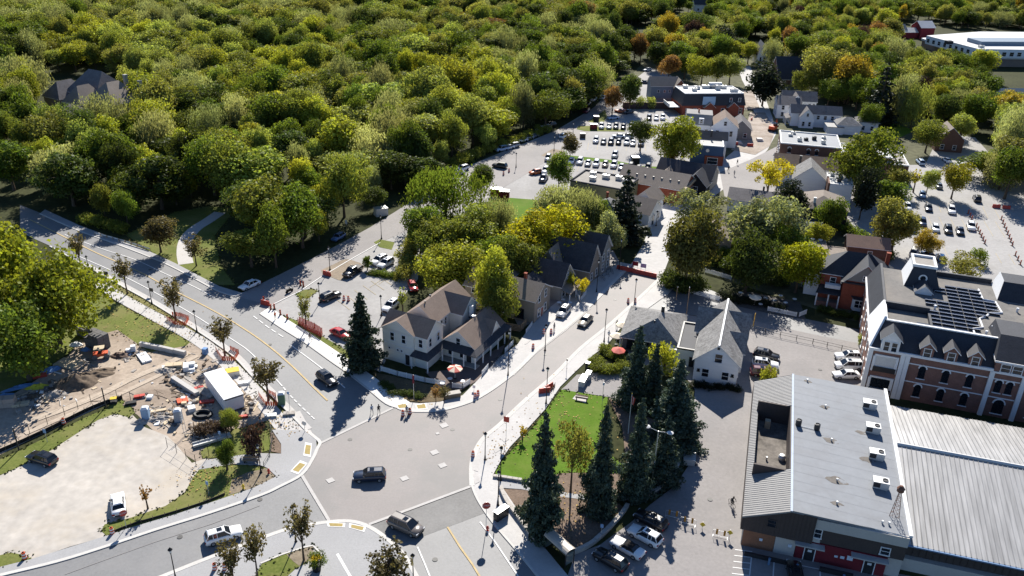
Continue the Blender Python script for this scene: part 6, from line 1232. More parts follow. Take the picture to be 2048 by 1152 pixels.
def car(kind, col, rear, front, label, group=None, full=True, z=.07, name='car'):
    m = car_meshes(kind); a, b_ = G(*rear), G(*front); c = (a + b_) / 2; ang = math.atan2(b_.y - a.y, b_.x - a.x)
    t = thing(name, label, 'car' if kind != 'pickup' else 'truck', (c.x, c.y, z), ang, group); cc = CC[col]
    obj('body', m['body'], t, color=cc); o = obj('windows', m['glass'], t); obj('roof', m['roof'], t, color=cc)
    wx, wy = m['L'] * .31, m['W'] / 2 - .10
    for sx in (1, -1):
        for sy in (1, -1):
            w = obj('wheel', WHEEL, t, (wx * sx * (1.0 if sx > 0 else .98), wy * sy, .34))
            if full: obj('rim', RIMM, w)
    if full:
        for sy in (1, -1):
            obj('headlight', m['lamp'], t, (m['L'] / 2 - .14, m['W'] * .36 * sy, m['hood'] - .22)); obj('taillight', m['tail'], t, (-m['L'] / 2 + .05, m['W'] * .38 * sy, m['tailz'] - .26))
        for nm, me in m['trims']: obj(nm, me, t)
    if m['bed']: obj('cargo_bed', m['bed'], t)
    return t
car('suv', 'navy', (772, 957), (707, 960), 'dark navy SUV crossing the paved junction')
car('van', 'taupe', (783, 1046), (841, 1072), 'grey-brown minivan turning onto the front road')
car('suv', 'white', (413, 1088), (482, 1068), 'white SUV driving on the lower-left road')
car('suv', 'black', (112, 933), (60, 916), 'black SUV parked on the gravel lot by the grass strip')
car('sedan', 'white', (240, 1036), (236, 994), 'white sedan parked on the gravel lot by the red sign')
car('suv', 'black', (638, 752), (671, 777), 'black SUV driving down the left road to the junction')
car('sedan', 'white', (519, 567), (480, 583), 'white car nosing out of the side street')
car('suv', 'black', (642, 606), (680, 590), 'black SUV by the grass island of the lower car park')
car('pickup', 'black', (724, 537), (687, 560), 'black pickup truck beside the bare soil island', name='pickup_truck')
car('suv', 'white', (785, 524), (758, 540), 'white SUV right of the black pickup, nearer one', z=.05); car('suv', 'white', (772, 519), (744, 533), 'white SUV right of the black pickup, farther one', z=.05)
car('sedan', 'red', (664, 664), (700, 682), 'red car half hidden by the dark spruce')
car('suv', 'white', (796, 606), (766, 630), 'white SUV parked behind the corner house'); car('hatch', 'red', (823, 570), (829, 586), 'small red car at the hedge of the lower car park')
car('suv', 'silver', (1137, 617), (1116, 642), 'silver SUV driving up the main street kerb'); car('sedan', 'champagne', (1182, 634), (1158, 660), 'champagne-coloured car in the middle of the main street')
car('suv', 'white', (1322, 1096), (1257, 1062), 'white SUV with sunroof in the row below the park wall'); car('convertible', 'white', (1287, 1121), (1222, 1084), 'white convertible with black soft top beside the white SUV')
car('suv', 'black', (1252, 1146), (1188, 1108), 'black SUV at the lower end of the row below the park wall'); car('suv', 'black', (1332, 1064), (1270, 1032), 'black SUV in spruce shade at the upper end of the row')
car('suv', 'black', (1508, 711), (1556, 722), 'black SUV, uppermost of three cars beside the white house'); car('suv', 'white', (1504, 731), (1555, 738), 'white car between two dark ones beside the white house'); car('suv', 'dkred', (1500, 749), (1552, 754), 'dark red car below the white one beside the white house')
car('suv', 'white', (1727, 720), (1662, 718), 'uppermost white SUV of the three at the hotel wall'); car('van', 'white', (1729, 738), (1664, 736), 'middle white van of the three at the hotel wall'); car('sedan', 'white', (1720, 755), (1662, 755), 'lowest white car of the three at the hotel wall')
car('suv', 'black', (1592, 1176), (1586, 1138), 'black SUV parked nose-in at the arena doors')
car('hatch', 'blue', (682, 476), (672, 482), 'pale blue van parked under the wood edge', full=False); 
# rows in the car parks
random.seed(11)
def row(label, ox, oy, sc, cols, pts, d, group, kinds=('suv', 'sedan', 'suv', 'hatch')):
    ORD = ['first', 'second', 'third', 'fourth', 'fifth', 'sixth', 'seventh', 'eighth', 'ninth', 'tenth', 'eleventh', 'twelfth', 'thirteenth', 'fourteenth']
    for i, (x, y) in enumerate(pts):
        p = (ox + x / sc, oy + y / sc); c = cols[i % len(cols)]; r = random.Random(i * 3 + len(pts))
        car(kinds[i % len(kinds)], c, (p[0] + d[0] / 2 * r.uniform(.96, 1.04), p[1] + d[1] / 2), (p[0] - d[0] / 2, p[1] - d[1] / 2), '%s %s %s' % (c if c != 'ltblue' else 'pale blue', {'suv': 'SUV', 'sedan': 'sedan', 'hatch': 'hatchback', 'van': 'van', 'pickup': 'pickup'}[kinds[i % len(kinds)]], label % ORD[i]), group, full=False, z=.05)
u = (960, 170, 5.235)
row('%s from left in the near row below the grass strip', *u, ['silver', 'white', 'grey', 'white', 'white', 'silver', 'white', 'champagne', 'white', 'silver', 'grey', 'black', 'black'], [(712, 785), (785, 800), (880, 806), (955, 816), (1045, 820), (1130, 838), (1215, 845), (1310, 850), (1400, 858), (1480, 878), (1575, 878), (1655, 898), (1757, 885)], (7, -17), 'cars in the upper car park')
row('%s from left in the middle car park row', *u, ['white', 'grey', 'black', 'black', 'white', 'white', 'navy'], [(1212, 598), (1292, 612), (1370, 616), (1450, 616), (1535, 618), (1600, 628), (1685, 632)], (4, -14), 'cars in the upper car park')
row('%s from left in the back car park row', *u, ['white', 'white', 'grey', 'black', 'navy'], [(1270, 450), (1350, 450), (1422, 452), (1500, 456), (1585, 448)], (2, -13), 'cars in the upper car park')
row('%s of three under the long dark wall', *u, ['black', 'white', 'white'], [(1770, 362), (1845, 362), (1912, 358)], (1, -13), 'cars in the upper car park')
row('%s of two broadside above the middle row', *u, ['white', 'silver'], [(1450, 552), (1540, 556)], (17, 1), 'cars in the upper car park', ('sedan', 'suv'))
row('%s along the wood edge, counted from the near end', *u, ['ltblue', 'white', 'silver', 'white', 'silver', 'grey', 'white', 'silver', 'black'], [(225, 690), (290, 672), (345, 655), (440, 595), (495, 572), (548, 552), (645, 480), (690, 458), (735, 436)], (17, -3.2), 'cars along the wood edge')
row('%s up the shaded lane by the wood', *u, ['dkred', 'black', 'white', 'navy', 'ltblue', 'silver'], [(1110, 290), (1128, 215), (1187, 165), (1250, 128), (1292, 82), (1285, 148)], (11, -8), 'cars along the wood edge')
car('suv', 'black', (1009, 337), (990, 334), 'black SUV driving at the mouth of the upper car park', full=False); car('hatch', 'orange', (1076, 347), (1066, 349), 'orange hatchback at the near end of the upper car park', full=False, z=.05)
car('suv', 'white', (1096, 338), (1086, 352), 'white SUV behind the slim car park tree', full=False, z=.05); car('pickup', 'navy', (1092, 354), (1082, 368), 'dark pickup below the white SUV in the upper car park', full=False, z=.05, name='pickup_truck')
car('suv', 'silver', (1233, 306), (1226, 322), 'silver SUV driving in the car park aisle', full=False); car('suv', 'white', (1120, 280), (1134, 270), 'white SUV at the island with bronze tree', full=False, z=.05)
car('sedan', 'ltblue', (1237, 237), (1214, 240), 'pale blue car broadside at the lawn of the car park', full=False, z=.05); car('sedan', 'orange', (1250, 226), (1232, 224), 'orange car at the dark wall corner', full=False, z=.05); car('sedan', 'navy', (1262, 226), (1250, 228), 'dark blue car beside the orange one', full=False, z=.05)
car('suv', 'white', (935, 338), (914, 345), 'white car parked at the near end of the wood-edge lane', full=False); car('sedan', 'silver', (925, 348), (905, 353), 'silver car at the lane mouth by the dark upright tree', full=False)
car('sedan', 'white', (1303, 141), (1286, 143), 'white car on the lane at the top', full=False); car('sedan', 'navy', (1296, 167), (1278, 167), 'dark blue car below it on the top lane', full=False)
e = (1700, 330, 5.76)
row('%s along the trees in the east car park', *e, ['black', 'black', 'white', 'ltblue'], [(215, 325), (350, 300), (470, 315), (830, 368)], (-1, -15), 'cars in the east car park')
row('%s in the far bays of the east car park', *e, ['white', 'navy', 'white'], [(655, 510), (900, 518), (1165, 548)], (-4, -17), 'cars in the east car park')
row('%s in the near row of the east car park', *e, ['grey', 'white', 'navy', 'white', 'black', 'black', 'white'], [(575, 625), (690, 640), (828, 690), (980, 755), (1125, 775), (1262, 788), (1388, 735)], (-5, -21), 'cars in the east car park')
car('suv', 'black', (1957, 411), (1949, 392), 'black SUV leaving the east car park', full=False); car('van', 'white', (1824, 516), (1832, 500), 'white van behind the hotel tower', full=False, z=.05); car('hatch', 'blue', (1884, 528), (1876, 512), 'blue car left of the clipped round bush', full=False, z=.05); car('sedan', 'blue', (1862, 520), (1850, 510), 'second blue car behind the hotel tower', full=False, z=.05); car('sedan', 'silver', (1822, 462), (1816, 446), 'silver car half under the olive-lime tree', full=False, z=.05)
car('sedan', 'white', (1876, 358), (1868, 346), 'white car between trees at the east entrance', full=False, z=.05); car('sedan', 'grey', (1880, 382), (1872, 368), 'grey car below it at the east entrance', full=False, z=.05); car('suv', 'white', (1926, 340), (1912, 328), 'white SUV at the upper east lot', full=False, z=.05); car('suv', 'ltblue', (1846, 334), (1834, 322), 'pale blue car at the dark flat-roofed wing', full=False, z=.05); car('sedan', 'white', (1900, 330), (1886, 318), 'white car in the upper east lot', full=False, z=.05)
# ================================================================== STREET FURNITURE, SIGNS, BARRIERS
ORANGE = mat('safety_orange', (.62, .095, .03), .6, .12, 2, .3); HVRED = mat('barrier_red', (.47, .055, .035), .55, .12, 1.2, .35); BLK = mat('matt_black', (.014, .014, .016), .6, .2, 2, .3)
YEL = mat('sign_yellow', (.60, .42, .03), .6, .08, 2, .3); SIGNB = mat('sign_blue', (.25, .38, .58), .5, .08, 2, .3); FENCEW = mat('picket_white', (.72, .73, .74), .7, .06, 2, .2); LENS = mat('lantern_glass', (.7, .69, .66), .3, .05, 2, .4)
def pt(px, py, z=0.0): g = G(px, py); return (g.x, g.y, z)
LAMPS = {}
def lamp_proto(h):
    k = round(h * 2) / 2
    if k in LAMPS: return LAMPS[k]
    p = MB().lathe([(.24, 0), (.24, .12), (.14, .3), (.10, .9), (.075, 1.0), (.055, k - .75), (.10, k - .7), (.10, k - .62), (.05, k - .6)], 8)
    l = MB().lathe([(.12, 0), (.20, .42), (.20, .44)], 8, 0, (0, 0, k - .6)); c = MB().lathe([(.30, 0), (.28, .06), (.10, .26), (.03, .38)], 8, 0, (0, 0, k - .16)); LAMPS[k] = (p.mesh('post', BLK), l.mesh('lantern', LENS), c.mesh('lantern_cap', BLK)); return LAMPS[k]
def lamp(px, py, top, label, z=0.0):
    h = hgt(px, py, top); p, l, c = lamp_proto(h); t = thing('street_lamp', label, 'lamp post', pt(px, py, z), 0, 'lamp posts'); obj('post', p, t); obj('lantern', l, t); obj('lantern_cap', c, t); return t
for a in ((304, 608, 563, 'lamp post with square notice on the left verge above the lawn'), (394, 664, 620, 'lamp post on the verge below the orange-netted tree'), (510, 752, 716, 'lamp post on the verge right of the trailer'), (522, 946, 888, 'lamp post by the benches on the corner plaza'),
          (352, 1160, 1097, 'lamp post at the bottom edge on the lower-left road'), (592, 1085, 1012, 'lamp post behind the bronze tree in the bottom island'), (970, 921, 864, 'lamp post on the round corner of the park pavement'), (1001, 962, 893, 'lamp post on the tip of the park lawn'), (996, 1012, 944, 'lamp post beside the utility cabinet'),
          (827, 1165, 1108, 'lamp post at the bottom edge beside the front road'), (1092, 808, 738, 'lamp post at the red barricade by the park lawn'), (1208, 684, 617, 'lamp post on the pavement left of the low hall'), (1266, 630, 560, 'lamp post beside the orange barrels near the cross street'), (1090, 702, 650, 'lamp post beside the barrels on the left pavement'),
          (1016, 752, 664, 'lamp post at the veranda fence of the corner house'), (1193, 585, 520, 'lamp post in the tree shadow near the grey house'), (1238, 540, 478, 'lamp post at the left end of the red barriers'), (763, 478, 432, 'lamp post between the grass island and the lane'), (640, 606, 568, 'lamp post by the black SUV in the lower car park'), (763, 632, 592, 'lamp post behind the corner house'),
          (660, 540, 495, 'lamp post at the bare soil island'), (1032, 335, 305, 'lamp post on the islet of the upper car park'), (1108, 302, 272, 'lamp post on the soil island of the upper car park'), (1146, 268, 246, 'lamp post at the lane side of the upper car park'), (1418, 372, 346, 'lamp post on the upper main street'), (1312, 452, 424, 'lamp post near the arched white shop'), (182, 560, 512, 'lamp post beside the leftmost bronze street tree')): lamp(*a)
# tall twin-headed light over the spruces, flagpole
t = thing('twin_light', 'tall steel pole with two white lamp heads in the park spruces', 'light pole', pt(1303, 976)); h = hgt(1303, 976, 862); MB().tube((0, 0, 0), (0, 0, h), .11, .07, 8).build('pole', GALV, t)
for s in (-1, 1): MB().tube((0, 0, h - .1), (s * 1.1, -s * .5, h + .15), .05, .04, 6).build('arm', GALV, t); MB().lathe([(.1, 0), (.42, .08), (.48, .18), (.2, .3)], 10, 0, (s * 1.5, -s * .7, h + .08)).build('lamp_head', MEMBW, t)
MB().box(-.35, -.3, 0, .35, .3, .5).build('footing', YEL, t)
t = thing('flagpole', 'white flagpole with drooping red and white flag in the park', 'flagpole', pt(1256, 868)); h = hgt(1256, 868, 788); MB().tube((0, 0, 0), (0, 0, h), .07, .04, 7).build('pole', TRIM, t); MB().lathe([(.02, 0), (.09, .08), (.02, .16)], 8, 0, (0, 0, h)).build('finial', YEL, t)
fl = MB(); 
for i in range(5): fl.add([(.05 + .11 * i, .06 * (i % 2), h - .3 - .12 * i), (.16 + .11 * i, .06 * ((i + 1) % 2), h - .42 - .12 * i), (.13 + .08 * i, .06 * ((i + 1) % 2), h - 1.9 - .05 * i), (.03 + .08 * i, .06 * (i % 2), h - 1.8 - .05 * i)], [(0, 1, 2, 3)], 1 if i == 2 else 0)
fl.build('flag', [HVRED, TRIM], t)
# signs
def signpost(px, py, top, label, shape='rect', w=.6, h=.75, col=None, back=False, face=-.3, text=None, name='road_sign'):
    H_ = max(1.2, hgt(px, py, top)); t = thing(name, label, 'sign', pt(px, py), face); MB().tube((0, 0, 0), (0, 0, H_), .04, .04, 6).build('post', GALV, t); m_ = MB()
    if shape == 'rect': m_.box(-w / 2, -.06, H_ - h, w / 2, -.04, H_)
    else:
        n, a0 = {'oct': (8, math.pi / 8), 'dia': (4, 0), 'round': (14, 0)}[shape]; q = [(w / 2 * math.cos(a0 + 2 * math.pi * i / n), w / 2 * math.sin(a0 + 2 * math.pi * i / n)) for i in range(n)]
        m_.add([(x, -.06, H_ - w / 2 + z) for x, z in q] + [(x, -.035, H_ - w / 2 + z) for x, z in q], [tuple(range(n)), tuple(range(n, 2 * n))[::-1]] + [(i, n + i, n + (i + 1) % n, (i + 1) % n) for i in range(n)])
    pl = m_.build('sign_plate', col or GALV, t)
    if text:
        cu = bpy.data.curves.new('lettering', 'FONT'); cu.body = text; cu.align_x = 'CENTER'; cu.align_y = 'CENTER'; cu.size = w * .34; cu.extrude = .004
        lo = bpy.data.objects.new('lettering', cu); COL.objects.link(lo); dg = bpy.context.evaluated_depsgraph_get(); me = bpy.data.meshes.new_from_object(lo.evaluated_get(dg)); bpy.data.objects.remove(lo); me.materials.clear(); me.materials.append(TRIM)
        o = obj('lettering', me, pl, (0, -.067, H_ - w / 2)); o.rotation_euler = (math.pi / 2, 0, 0)
    return t
signpost(972, 1062, 1004, 'red octagonal stop sign at the front road corner', 'oct', 1.15, col=HVRED, face=.15, text='STOP'); signpost(253, 1056, 1020, 'red stop sign seen beside the white sedan at the lot exit', 'oct', 1.0, col=HVRED, face=.6, text='STOP')
for a in ((610, 864, 842, 'round grey sign on the pavement corner by the apron', 'round', .8, .8, GALV), (685, 742, 716, 'dark round sign on the new white pavement', 'round', .6, .6, BLK), (1012, 878, 833, 'red and white detour board on the park pavement', 'rect', .9, 1.0, HVRED), (418, 990, 962, 'small blue sign on the corner lawn', 'rect', .45, .6, SIGNB), (95, 885, 858, 'blue sign on the grass strip behind the black SUV', 'rect', .6, .7, SIGNB),
          (213, 553, 545, 'square grey board on the left verge', 'rect', 1.2, 1.0, MATS['dark_metal']), (305, 592, 576, 'square grey notice beside the lamp post', 'rect', .9, .8, MATS['dark_metal']), (1404, 1058, 1044, 'yellow diamond sign between barriers in the laneway', 'dia', .8, .8, YEL), (1458, 1078, 1060, 'yellow diamond sign right of the laneway barriers', 'dia', .8, .8, YEL), (215, 455, 448, 'yellow sign at the wood by the guard rail', 'dia', .8, .8, YEL),
          (442, 885, 862, 'blue parking sign at the end of the brush heap', 'rect', .45, .6, SIGNB), (1095, 1075, 1058, 'small pale sign in the mulch by the bus shelter', 'rect', .4, .55, SIGNB), (1202, 1075, 1048, 'small pale sign in the mulch beside the parked cars', 'rect', .4, .6, SIGNB), (1204, 810, 765, 'green lamp-like sign on the park lawn', 'rect', .3, .5, SIGNB), (1133, 742, 718, 'narrow post with round dial on the park pavement', 'round', .35, .35, BLK), (828, 800, 750, 'dark banner pole in the corner bed', 'rect', .35, 1.6, MATS['maroon_wall']),
          (580, 820, 783, 'slim blue-white sign by the pavement apron', 'rect', .4, .5, SIGNB), (693, 452, 440, 'white sign under the wood edge by the lane', 'rect', .6, 1.0, TRIM), (948, 782, 770, 'white sign at the corner fence', 'rect', .5, .6, TRIM)): signpost(*a)
# two stands of signs behind the red barriers, utility cabinets, bins, hydrants
for px, py, c, lab in ((1270, 537, MATS['maroon_wall'], 'red and white notice board behind the red barriers'), (1286, 541, SIGNB, 'blue notice board behind the red barriers')):
    t = thing('notice_board', lab, 'sign', pt(px, py), -.35)
    for s in (-.5, .5): MB().tube((s, 0, 0), (s, 0, 1.6), .03, .03, 5).build('leg', GALV, t)
    MB().box(-.65, -.05, .7, .65, -.02, 1.7).build('board', c, t)
def cabinet(px, py, w, d, h, rz, m, label, name='utility_cabinet', top=True):
    t = thing(name, label, 'cabinet', pt(px, py), rz); MB().box(-w / 2, -d / 2, 0, w / 2, d / 2, h).build('case', m, t); MB().box(-w / 2 - .04, -d / 2 - .04, h, w / 2 + .04, d / 2 + .04, h + .07).build('lid', GALV if top else m, t); MB().box(-w / 2 + .08, -d / 2 - .03, .12, w / 2 - .08, -d / 2 - .005, h - .12).build('door', m, t); return t
cabinet(1002, 1036, .8, 2.2, 1.5, -.75, MATS['dark_metal'], 'dark utility cabinet with pale lid at the front road corner'); cabinet(1166, 768, 1.0, 2.6, 1.2, -.35, MEMBW, 'long white utility cabinet at the park driveway'); cabinet(1176, 758, .8, 1.4, 1.3, -.35, MEMBW, 'second white cabinet behind the long one')
cabinet(1270, 330, 2.2, 2.0, 2.6, .1, BLK, 'dark kiosk with white roof in the upper car park', 'kiosk'); cabinet(1165, 276, 1.8, 1.4, 1.6, .1, MATS['dark_metal'], 'dark green bin at the car park island', 'bin', False); cabinet(1192, 243, 1.8, 1.6, 2.0, .1, BLK, 'black box hut at the lane lawn', 'hut'); cabinet(1187, 258, 2.4, 1.6, 1.8, .1, MATS['maroon_wall'], 'maroon bin left of the back car row', 'bin')
cabinet(992, 392, 3.0, 2.0, 2.2, -.1, MATS['maroon_wall'], 'left maroon container on the garden lawn edge', 'container'); cabinet(1008, 395, 2.8, 2.0, 2.0, -.1, MATS['maroon_wall'], 'right maroon container on the garden lawn edge', 'container'); cabinet(1175, 738, .7, .7, 1.3, -.4, MATS['dark_metal'], 'dark litter bin beside the shrub bed', 'litter_bin')
cabinet(1378, 922, 1.7, 2.4, 1.0, -.2, GALV, 'pale utility cart parked at the curved wall', 'utility_cart'); cabinet(1378, 900, 1.5, 1.6, 1.7, -.2, MEMBW, 'white cab of the cart at the curved wall', 'utility_cart'); cabinet(762, 430, 3.2, 2.2, 2.0, .5, MEMBW, 'white service box under the wood edge', 'service_box')
def hydrant(px, py, m, label):
    t = thing('hydrant', label, 'hydrant', pt(px, py, .05)); MB().lathe([(.2, 0), (.2, .06), (.13, .1), (.13, .6), (.17, .62), (.15, .72), (.05, .84)], 10).build('barrel', m, t); MB().tube((-.24, 0, .45), (.24, 0, .45), .07, .07, 8).build('outlet', m, t)
hydrant(487, 978, YEL, 'yellow hydrant on the corner bed'); hydrant(538, 947, HVRED, 'red hydrant by the corner lamp post'); hydrant(975, 1062, HVRED, 'red hydrant under the stop sign')
# traffic drums, cones, marker posts
dr = MB(); 
for i in range(5): dr.lathe([(.30 - .02 * i, .2 * i + .05), (.285 - .02 * i, .2 * i + .245)], 12, 0 if i % 2 == 0 else 1)
dr.lathe([(.36, 0), (.36, .05)], 12, 2); DRUM = (dr.mesh('drum', [ORANGE, TRIM, BLK]),)
def drum(px, py, label, g='traffic drums', z=0.0): t = thing('traffic_drum', label, 'traffic drum', pt(px, py, z), 0, g); obj('drum', DRUM[0], t); obj('handle', DHAN, t); return t
DHAN = MB().box(-.12, -.03, 1.05, .12, .03, 1.14).mesh('handle', BLK)
mk = MB().box(-.16, -.04, .1, .16, .04, 1.25); mk2 = MB()
for i in range(3): mk2.box(-.165, -.05, .25 + .35 * i, .165, .05, .40 + .35 * i)
MK = (mk.mesh('panel', ORANGE), mk2.mesh('bands', BLK), MB().box(-.3, -.3, 0, .3, .3, .1).mesh('base', BLK))
def marker(px, py, label, g='tall orange marker posts', z=.0): t = thing('marker_post', label, 'marker post', pt(px, py, z), .3, g); obj('panel', MK[0], t); obj('bands', MK[1], t); obj('base', MK[2], t)
ORDW = ['first', 'second', 'third', 'fourth', 'fifth', 'sixth', 'seventh', 'eighth', 'ninth', 'tenth']
for i, (x, y) in enumerate(((528, 604), (542, 620), (549, 619), (561, 631), (575, 640))): marker(x, y, '%s orange marker post from the lane end of the new pavement' % ORDW[i], z=.05)
for i, (x, y) in enumerate(((601, 572), (607, 574))): marker(x, y, '%s marker post at the tip of the grass island' % ORDW[i])
for x, y, l in ((806, 832, 'left drum at the crossing below the corner bed'), (820, 828, 'right drum at the crossing below the corner bed'), (950, 797, 'left drum at the corner kerb below the fence'), (956, 792, 'right drum at the corner kerb below the fence'), (946, 914, 'lone drum on the round park corner'), (1087, 668, 'left drum beside the pavement lamp post'), (1102, 668, 'right drum beside the pavement lamp post'), (1256, 606, 'left drum near the cross street'), (1270, 606, 'right drum near the cross street'), (1066, 698, 'drum standing alone on the left pavement slab'),
                (697, 602, 'orange drum in the lower car park'), (688, 601, 'second drum in the lower car park'), (1007, 350, 'drum at the mouth of the upper car park'), (1018, 344, 'second drum at the mouth of the upper car park'), (430, 1140, 'drum among the bronze trees in the bottom island'), (450, 1140, 'second drum among the bronze trees in the bottom island'), (225, 1068, 'red drum at the gravel lot exit'), (50, 1118, 'drum at the bottom-left verge'), (128, 848, 'drum on the black fence of the yard')): drum(x, y, l, z=.05)
for k, (p0, p1, n, lab) in enumerate((((1936, 428), (1943, 440), 3, 'short line'), ((1952, 455), (1969, 488), 6, 'middle line'), ((2002, 440), (2024, 492), 8, 'long right line'), ((2030, 512), (2040, 530), 3, 'rightmost line'))):
    for i in range(n): marker(p0[0] + (p1[0] - p0[0]) * i / max(1, n - 1), p0[1] + (p1[1] - p0[1]) * i / max(1, n - 1), '%s marker post of the %s in the east car park' % (ORDW[i], lab), 'marker posts in the east car park')
# red water-filled barriers across the main street; single units elsewhere
jb = MB(); jb.add([(-1.0, -.3, 0), (1.0, -.3, 0), (1.0, .3, 0), (-1.0, .3, 0), (-1.0, -.14, .55), (1.0, -.14, .55), (1.0, .14, .55), (-1.0, .14, .55), (-.97, -.11, .95), (.97, -.11, .95), (.97, .11, .95), (-.97, .11, .95)], [(0, 1, 5, 4), (1, 2, 6, 5), (2, 3, 7, 6), (3, 0, 4, 7), (4, 5, 9, 8), (5, 6, 10, 9), (6, 7, 11, 10), (7, 4, 8, 11), (8, 9, 10, 11)]); JB = jb.mesh('shell', HVRED); JC = MB().box(-.15, -.08, .95, .15, .08, 1.0).mesh('cap', TRIM)
def barrier(px, py, rz, label, g='red water-filled barriers', z=.1): t = thing('barrier', label, 'barrier', pt(px, py, z), rz, g); obj('shell', JB, t); obj('cap', JC, t)
a, c = G(1234, 538), G(1312, 556); rz = math.atan2(c.y - a.y, c.x - a.x); n = max(4, round((c - a).length / 2.05))
for i in range(n):
    p = a.lerp(c, (i + .5) / n); t = thing('barrier', '%s red barrier from the left across the main street' % ORDW[min(i, 9)], 'barrier', (p.x, p.y, .1), rz, 'red water-filled barriers'); obj('shell', JB, t); obj('cap', JC, t)
for x, y, r, l in ((531, 610, -.4, 'red barrier at the lane end of the new pavement'), (654, 551, -.5, 'red barrier at the soil island corner'), (1089, 786, .3, 'red barrier left of the park lamp post'), (1098, 778, .9, 'red barrier behind the park lamp post'), (1992, 416, -.2, 'red barrier left of the pair under the east trees'), (2012, 418, -.2, 'red barrier right of the pair under the east trees')): barrier(x, y, r, l)
# netting round street trees, low silt fences, chain-link and picket fences, rails
def netting(label, pix, h, m, name='safety_netting', posts=True):
    t = thing(name, label, 'fence', pt(*pix[0])); base = G(*pix[0]); pts = [G(*p) - base for p in pix]
    for i, (p, q) in enumerate(zip(pts, pts[1:])):
        d = q - p; n = max(2, int(d.length / .35)); m_ = MB()
        for j in range(n):
            f = j / n; a_ = p + d * f; b2 = p + d * (f + .8 / n); k = .04 * ((j % 3) - 1); m_.add([(a_.x, a_.y + k, .05), (b2.x, b2.y + k, .05), (b2.x, b2.y, h - .05 * (j % 2)), (a_.x, a_.y, h - .04 * ((j + 1) % 3))], [(0, 1, 2, 3)])
        o = m_.build('netting', m, t); o['kind'] = 'stuff'
        if posts: MB().tube((p.x, p.y, 0), (p.x, p.y, h + .15), .03, .03, 5).build('stake', WOOD, t)
    return t
netting('red snow fence round the slim verge tree', [(596, 648), (612, 660), (628, 668), (643, 676), (645, 668), (630, 658), (612, 650), (598, 644)], 1.3, HVRED)
netting('orange netting round the street tree above the lawn', [(334, 640), (350, 650), (372, 652), (378, 640), (362, 634), (344, 632)], 1.0, ORANGE); netting('orange netting round the street tree above the trailer', [(432, 702), (445, 722), (470, 722), (478, 708), (460, 700)], 1.0, ORANGE); netting('orange netting round the broad street tree right of the trailer', [(518, 792), (532, 812), (555, 812), (552, 795), (535, 786)], .9, ORANGE); netting('torn netting lying at the barricade by the park lawn', [(1098, 788), (1104, 780), (1110, 772), (1106, 784)], .7, WOOD)
def silt(label, pix, h=.65, name='silt_fence'):
    t = thing(name, label, 'fence', pt(*pix[0])); base = G(*pix[0]); pts = [p - base for p in smooth([G(*p) for p in pix], 3)]; obj('fabric', strip_mesh('fabric', pts, .05, 0, h, BLK), t)
    for i, p in enumerate(pts[::1]): MB().box(p.x - .03, p.y - .03, 0, p.x + .03, p.y + .03, h + .35).build('stake', WOOD, t)
silt('black silt fence along the grass strip of the construction yard', [(-30, 918), (0, 905), (40, 888), (105, 858), (170, 825), (216, 806), (245, 798)]); silt('low black edging fence along the corner lawn and pavement', [(222, 1068), (262, 1052), (330, 1032), (400, 1010), (450, 990)], .4)
def rail(label, pix, h, m, name, step=2.0, rails=(1.0, .5), pr=.04, pick=False, cat='fence', th=.03):
    t = thing(name, label, cat, pt(*pix[0])); base = G(*pix[0]); pts = [G(*p) - base for p in pix]
    for p, q in zip(pts, pts[1:]):
        d = q - p; n = max(1, round(d.length / step)); u_ = d.normalized()
        for i in range(n + 1): s = p + d * (i / n); MB().box(s.x - pr, s.y - pr, 0, s.x + pr, s.y + pr, h + .05).build('post', m, t)
        for f in rails: MB().tube((p.x, p.y, h * f - .03), (q.x, q.y, h * f - .03), th, th, 4).build('rail', m, t)
        if pick:
            k = MB(); nn = int(d.length / .16)
            for i in range(nn): s = p + d * ((i + .5) / nn); k.box(s.x - u_.x * .05 - .012, s.y - u_.y * .05 - .012, .06, s.x + u_.x * .05 + .012, s.y + u_.y * .05 + .012, h)
            k.build('pickets', m, t)['kind'] = 'stuff'
    return t
for lab, pix in (('white picket fence at the left of the corner patio', [(762, 742), (795, 752), (850, 765), (890, 772)]), ('white picket fence curving round the corner patio', [(905, 776), (925, 778), (940, 768)]), ('white picket fence piece along the veranda', [(964, 752), (976, 738)]), ('white picket fence before the veranda steps', [(1010, 706), (1026, 690)]), ('white picket fence at the grey house entrance', [(1052, 668), (1064, 652)]), ('white picket fence round the patio with small yellow trees', [(1150, 585), (1160, 605), (1172, 590)]), ('long white picket fence along the cross street', [(1366, 583), (1400, 592), (1438, 602)]), ('short white picket fence behind the cross street', [(1410, 545), (1462, 560)]), ('white picket fence of the restaurant patio', [(1535, 622), (1592, 634)]), ('white picket fence left of the red house steps', [(1598, 634), (1612, 628)]), ('white picket fence down the left pavement beyond the barriers', [(1222, 500), (1265, 462)])): rail(lab, pix, 1.05, FENCEW, 'picket_fence', 1.8, (.85, .25), .05, True)
rail('black metal railing along the sunlit hotel yard', [(1500, 660), (1560, 674), (1625, 688), (1712, 708)], 1.1, BLK, 'railing', 2.6, (1.0, .55), .045, th=.035); rail('chain-link fence along the yard edge above the grass strip', [(60, 868), (130, 832), (208, 795), (262, 802)], 1.7, MATS['dark_metal'], 'wire_fence', 2.6, (1.0, .5), .03, th=.012); rail('chain-link fence at the gravel lot corner', [(335, 895), (392, 930), (418, 912), (455, 880)], 1.8, MATS['dark_metal'], 'wire_fence', 2.6, (1.0, .5), .03, th=.012)
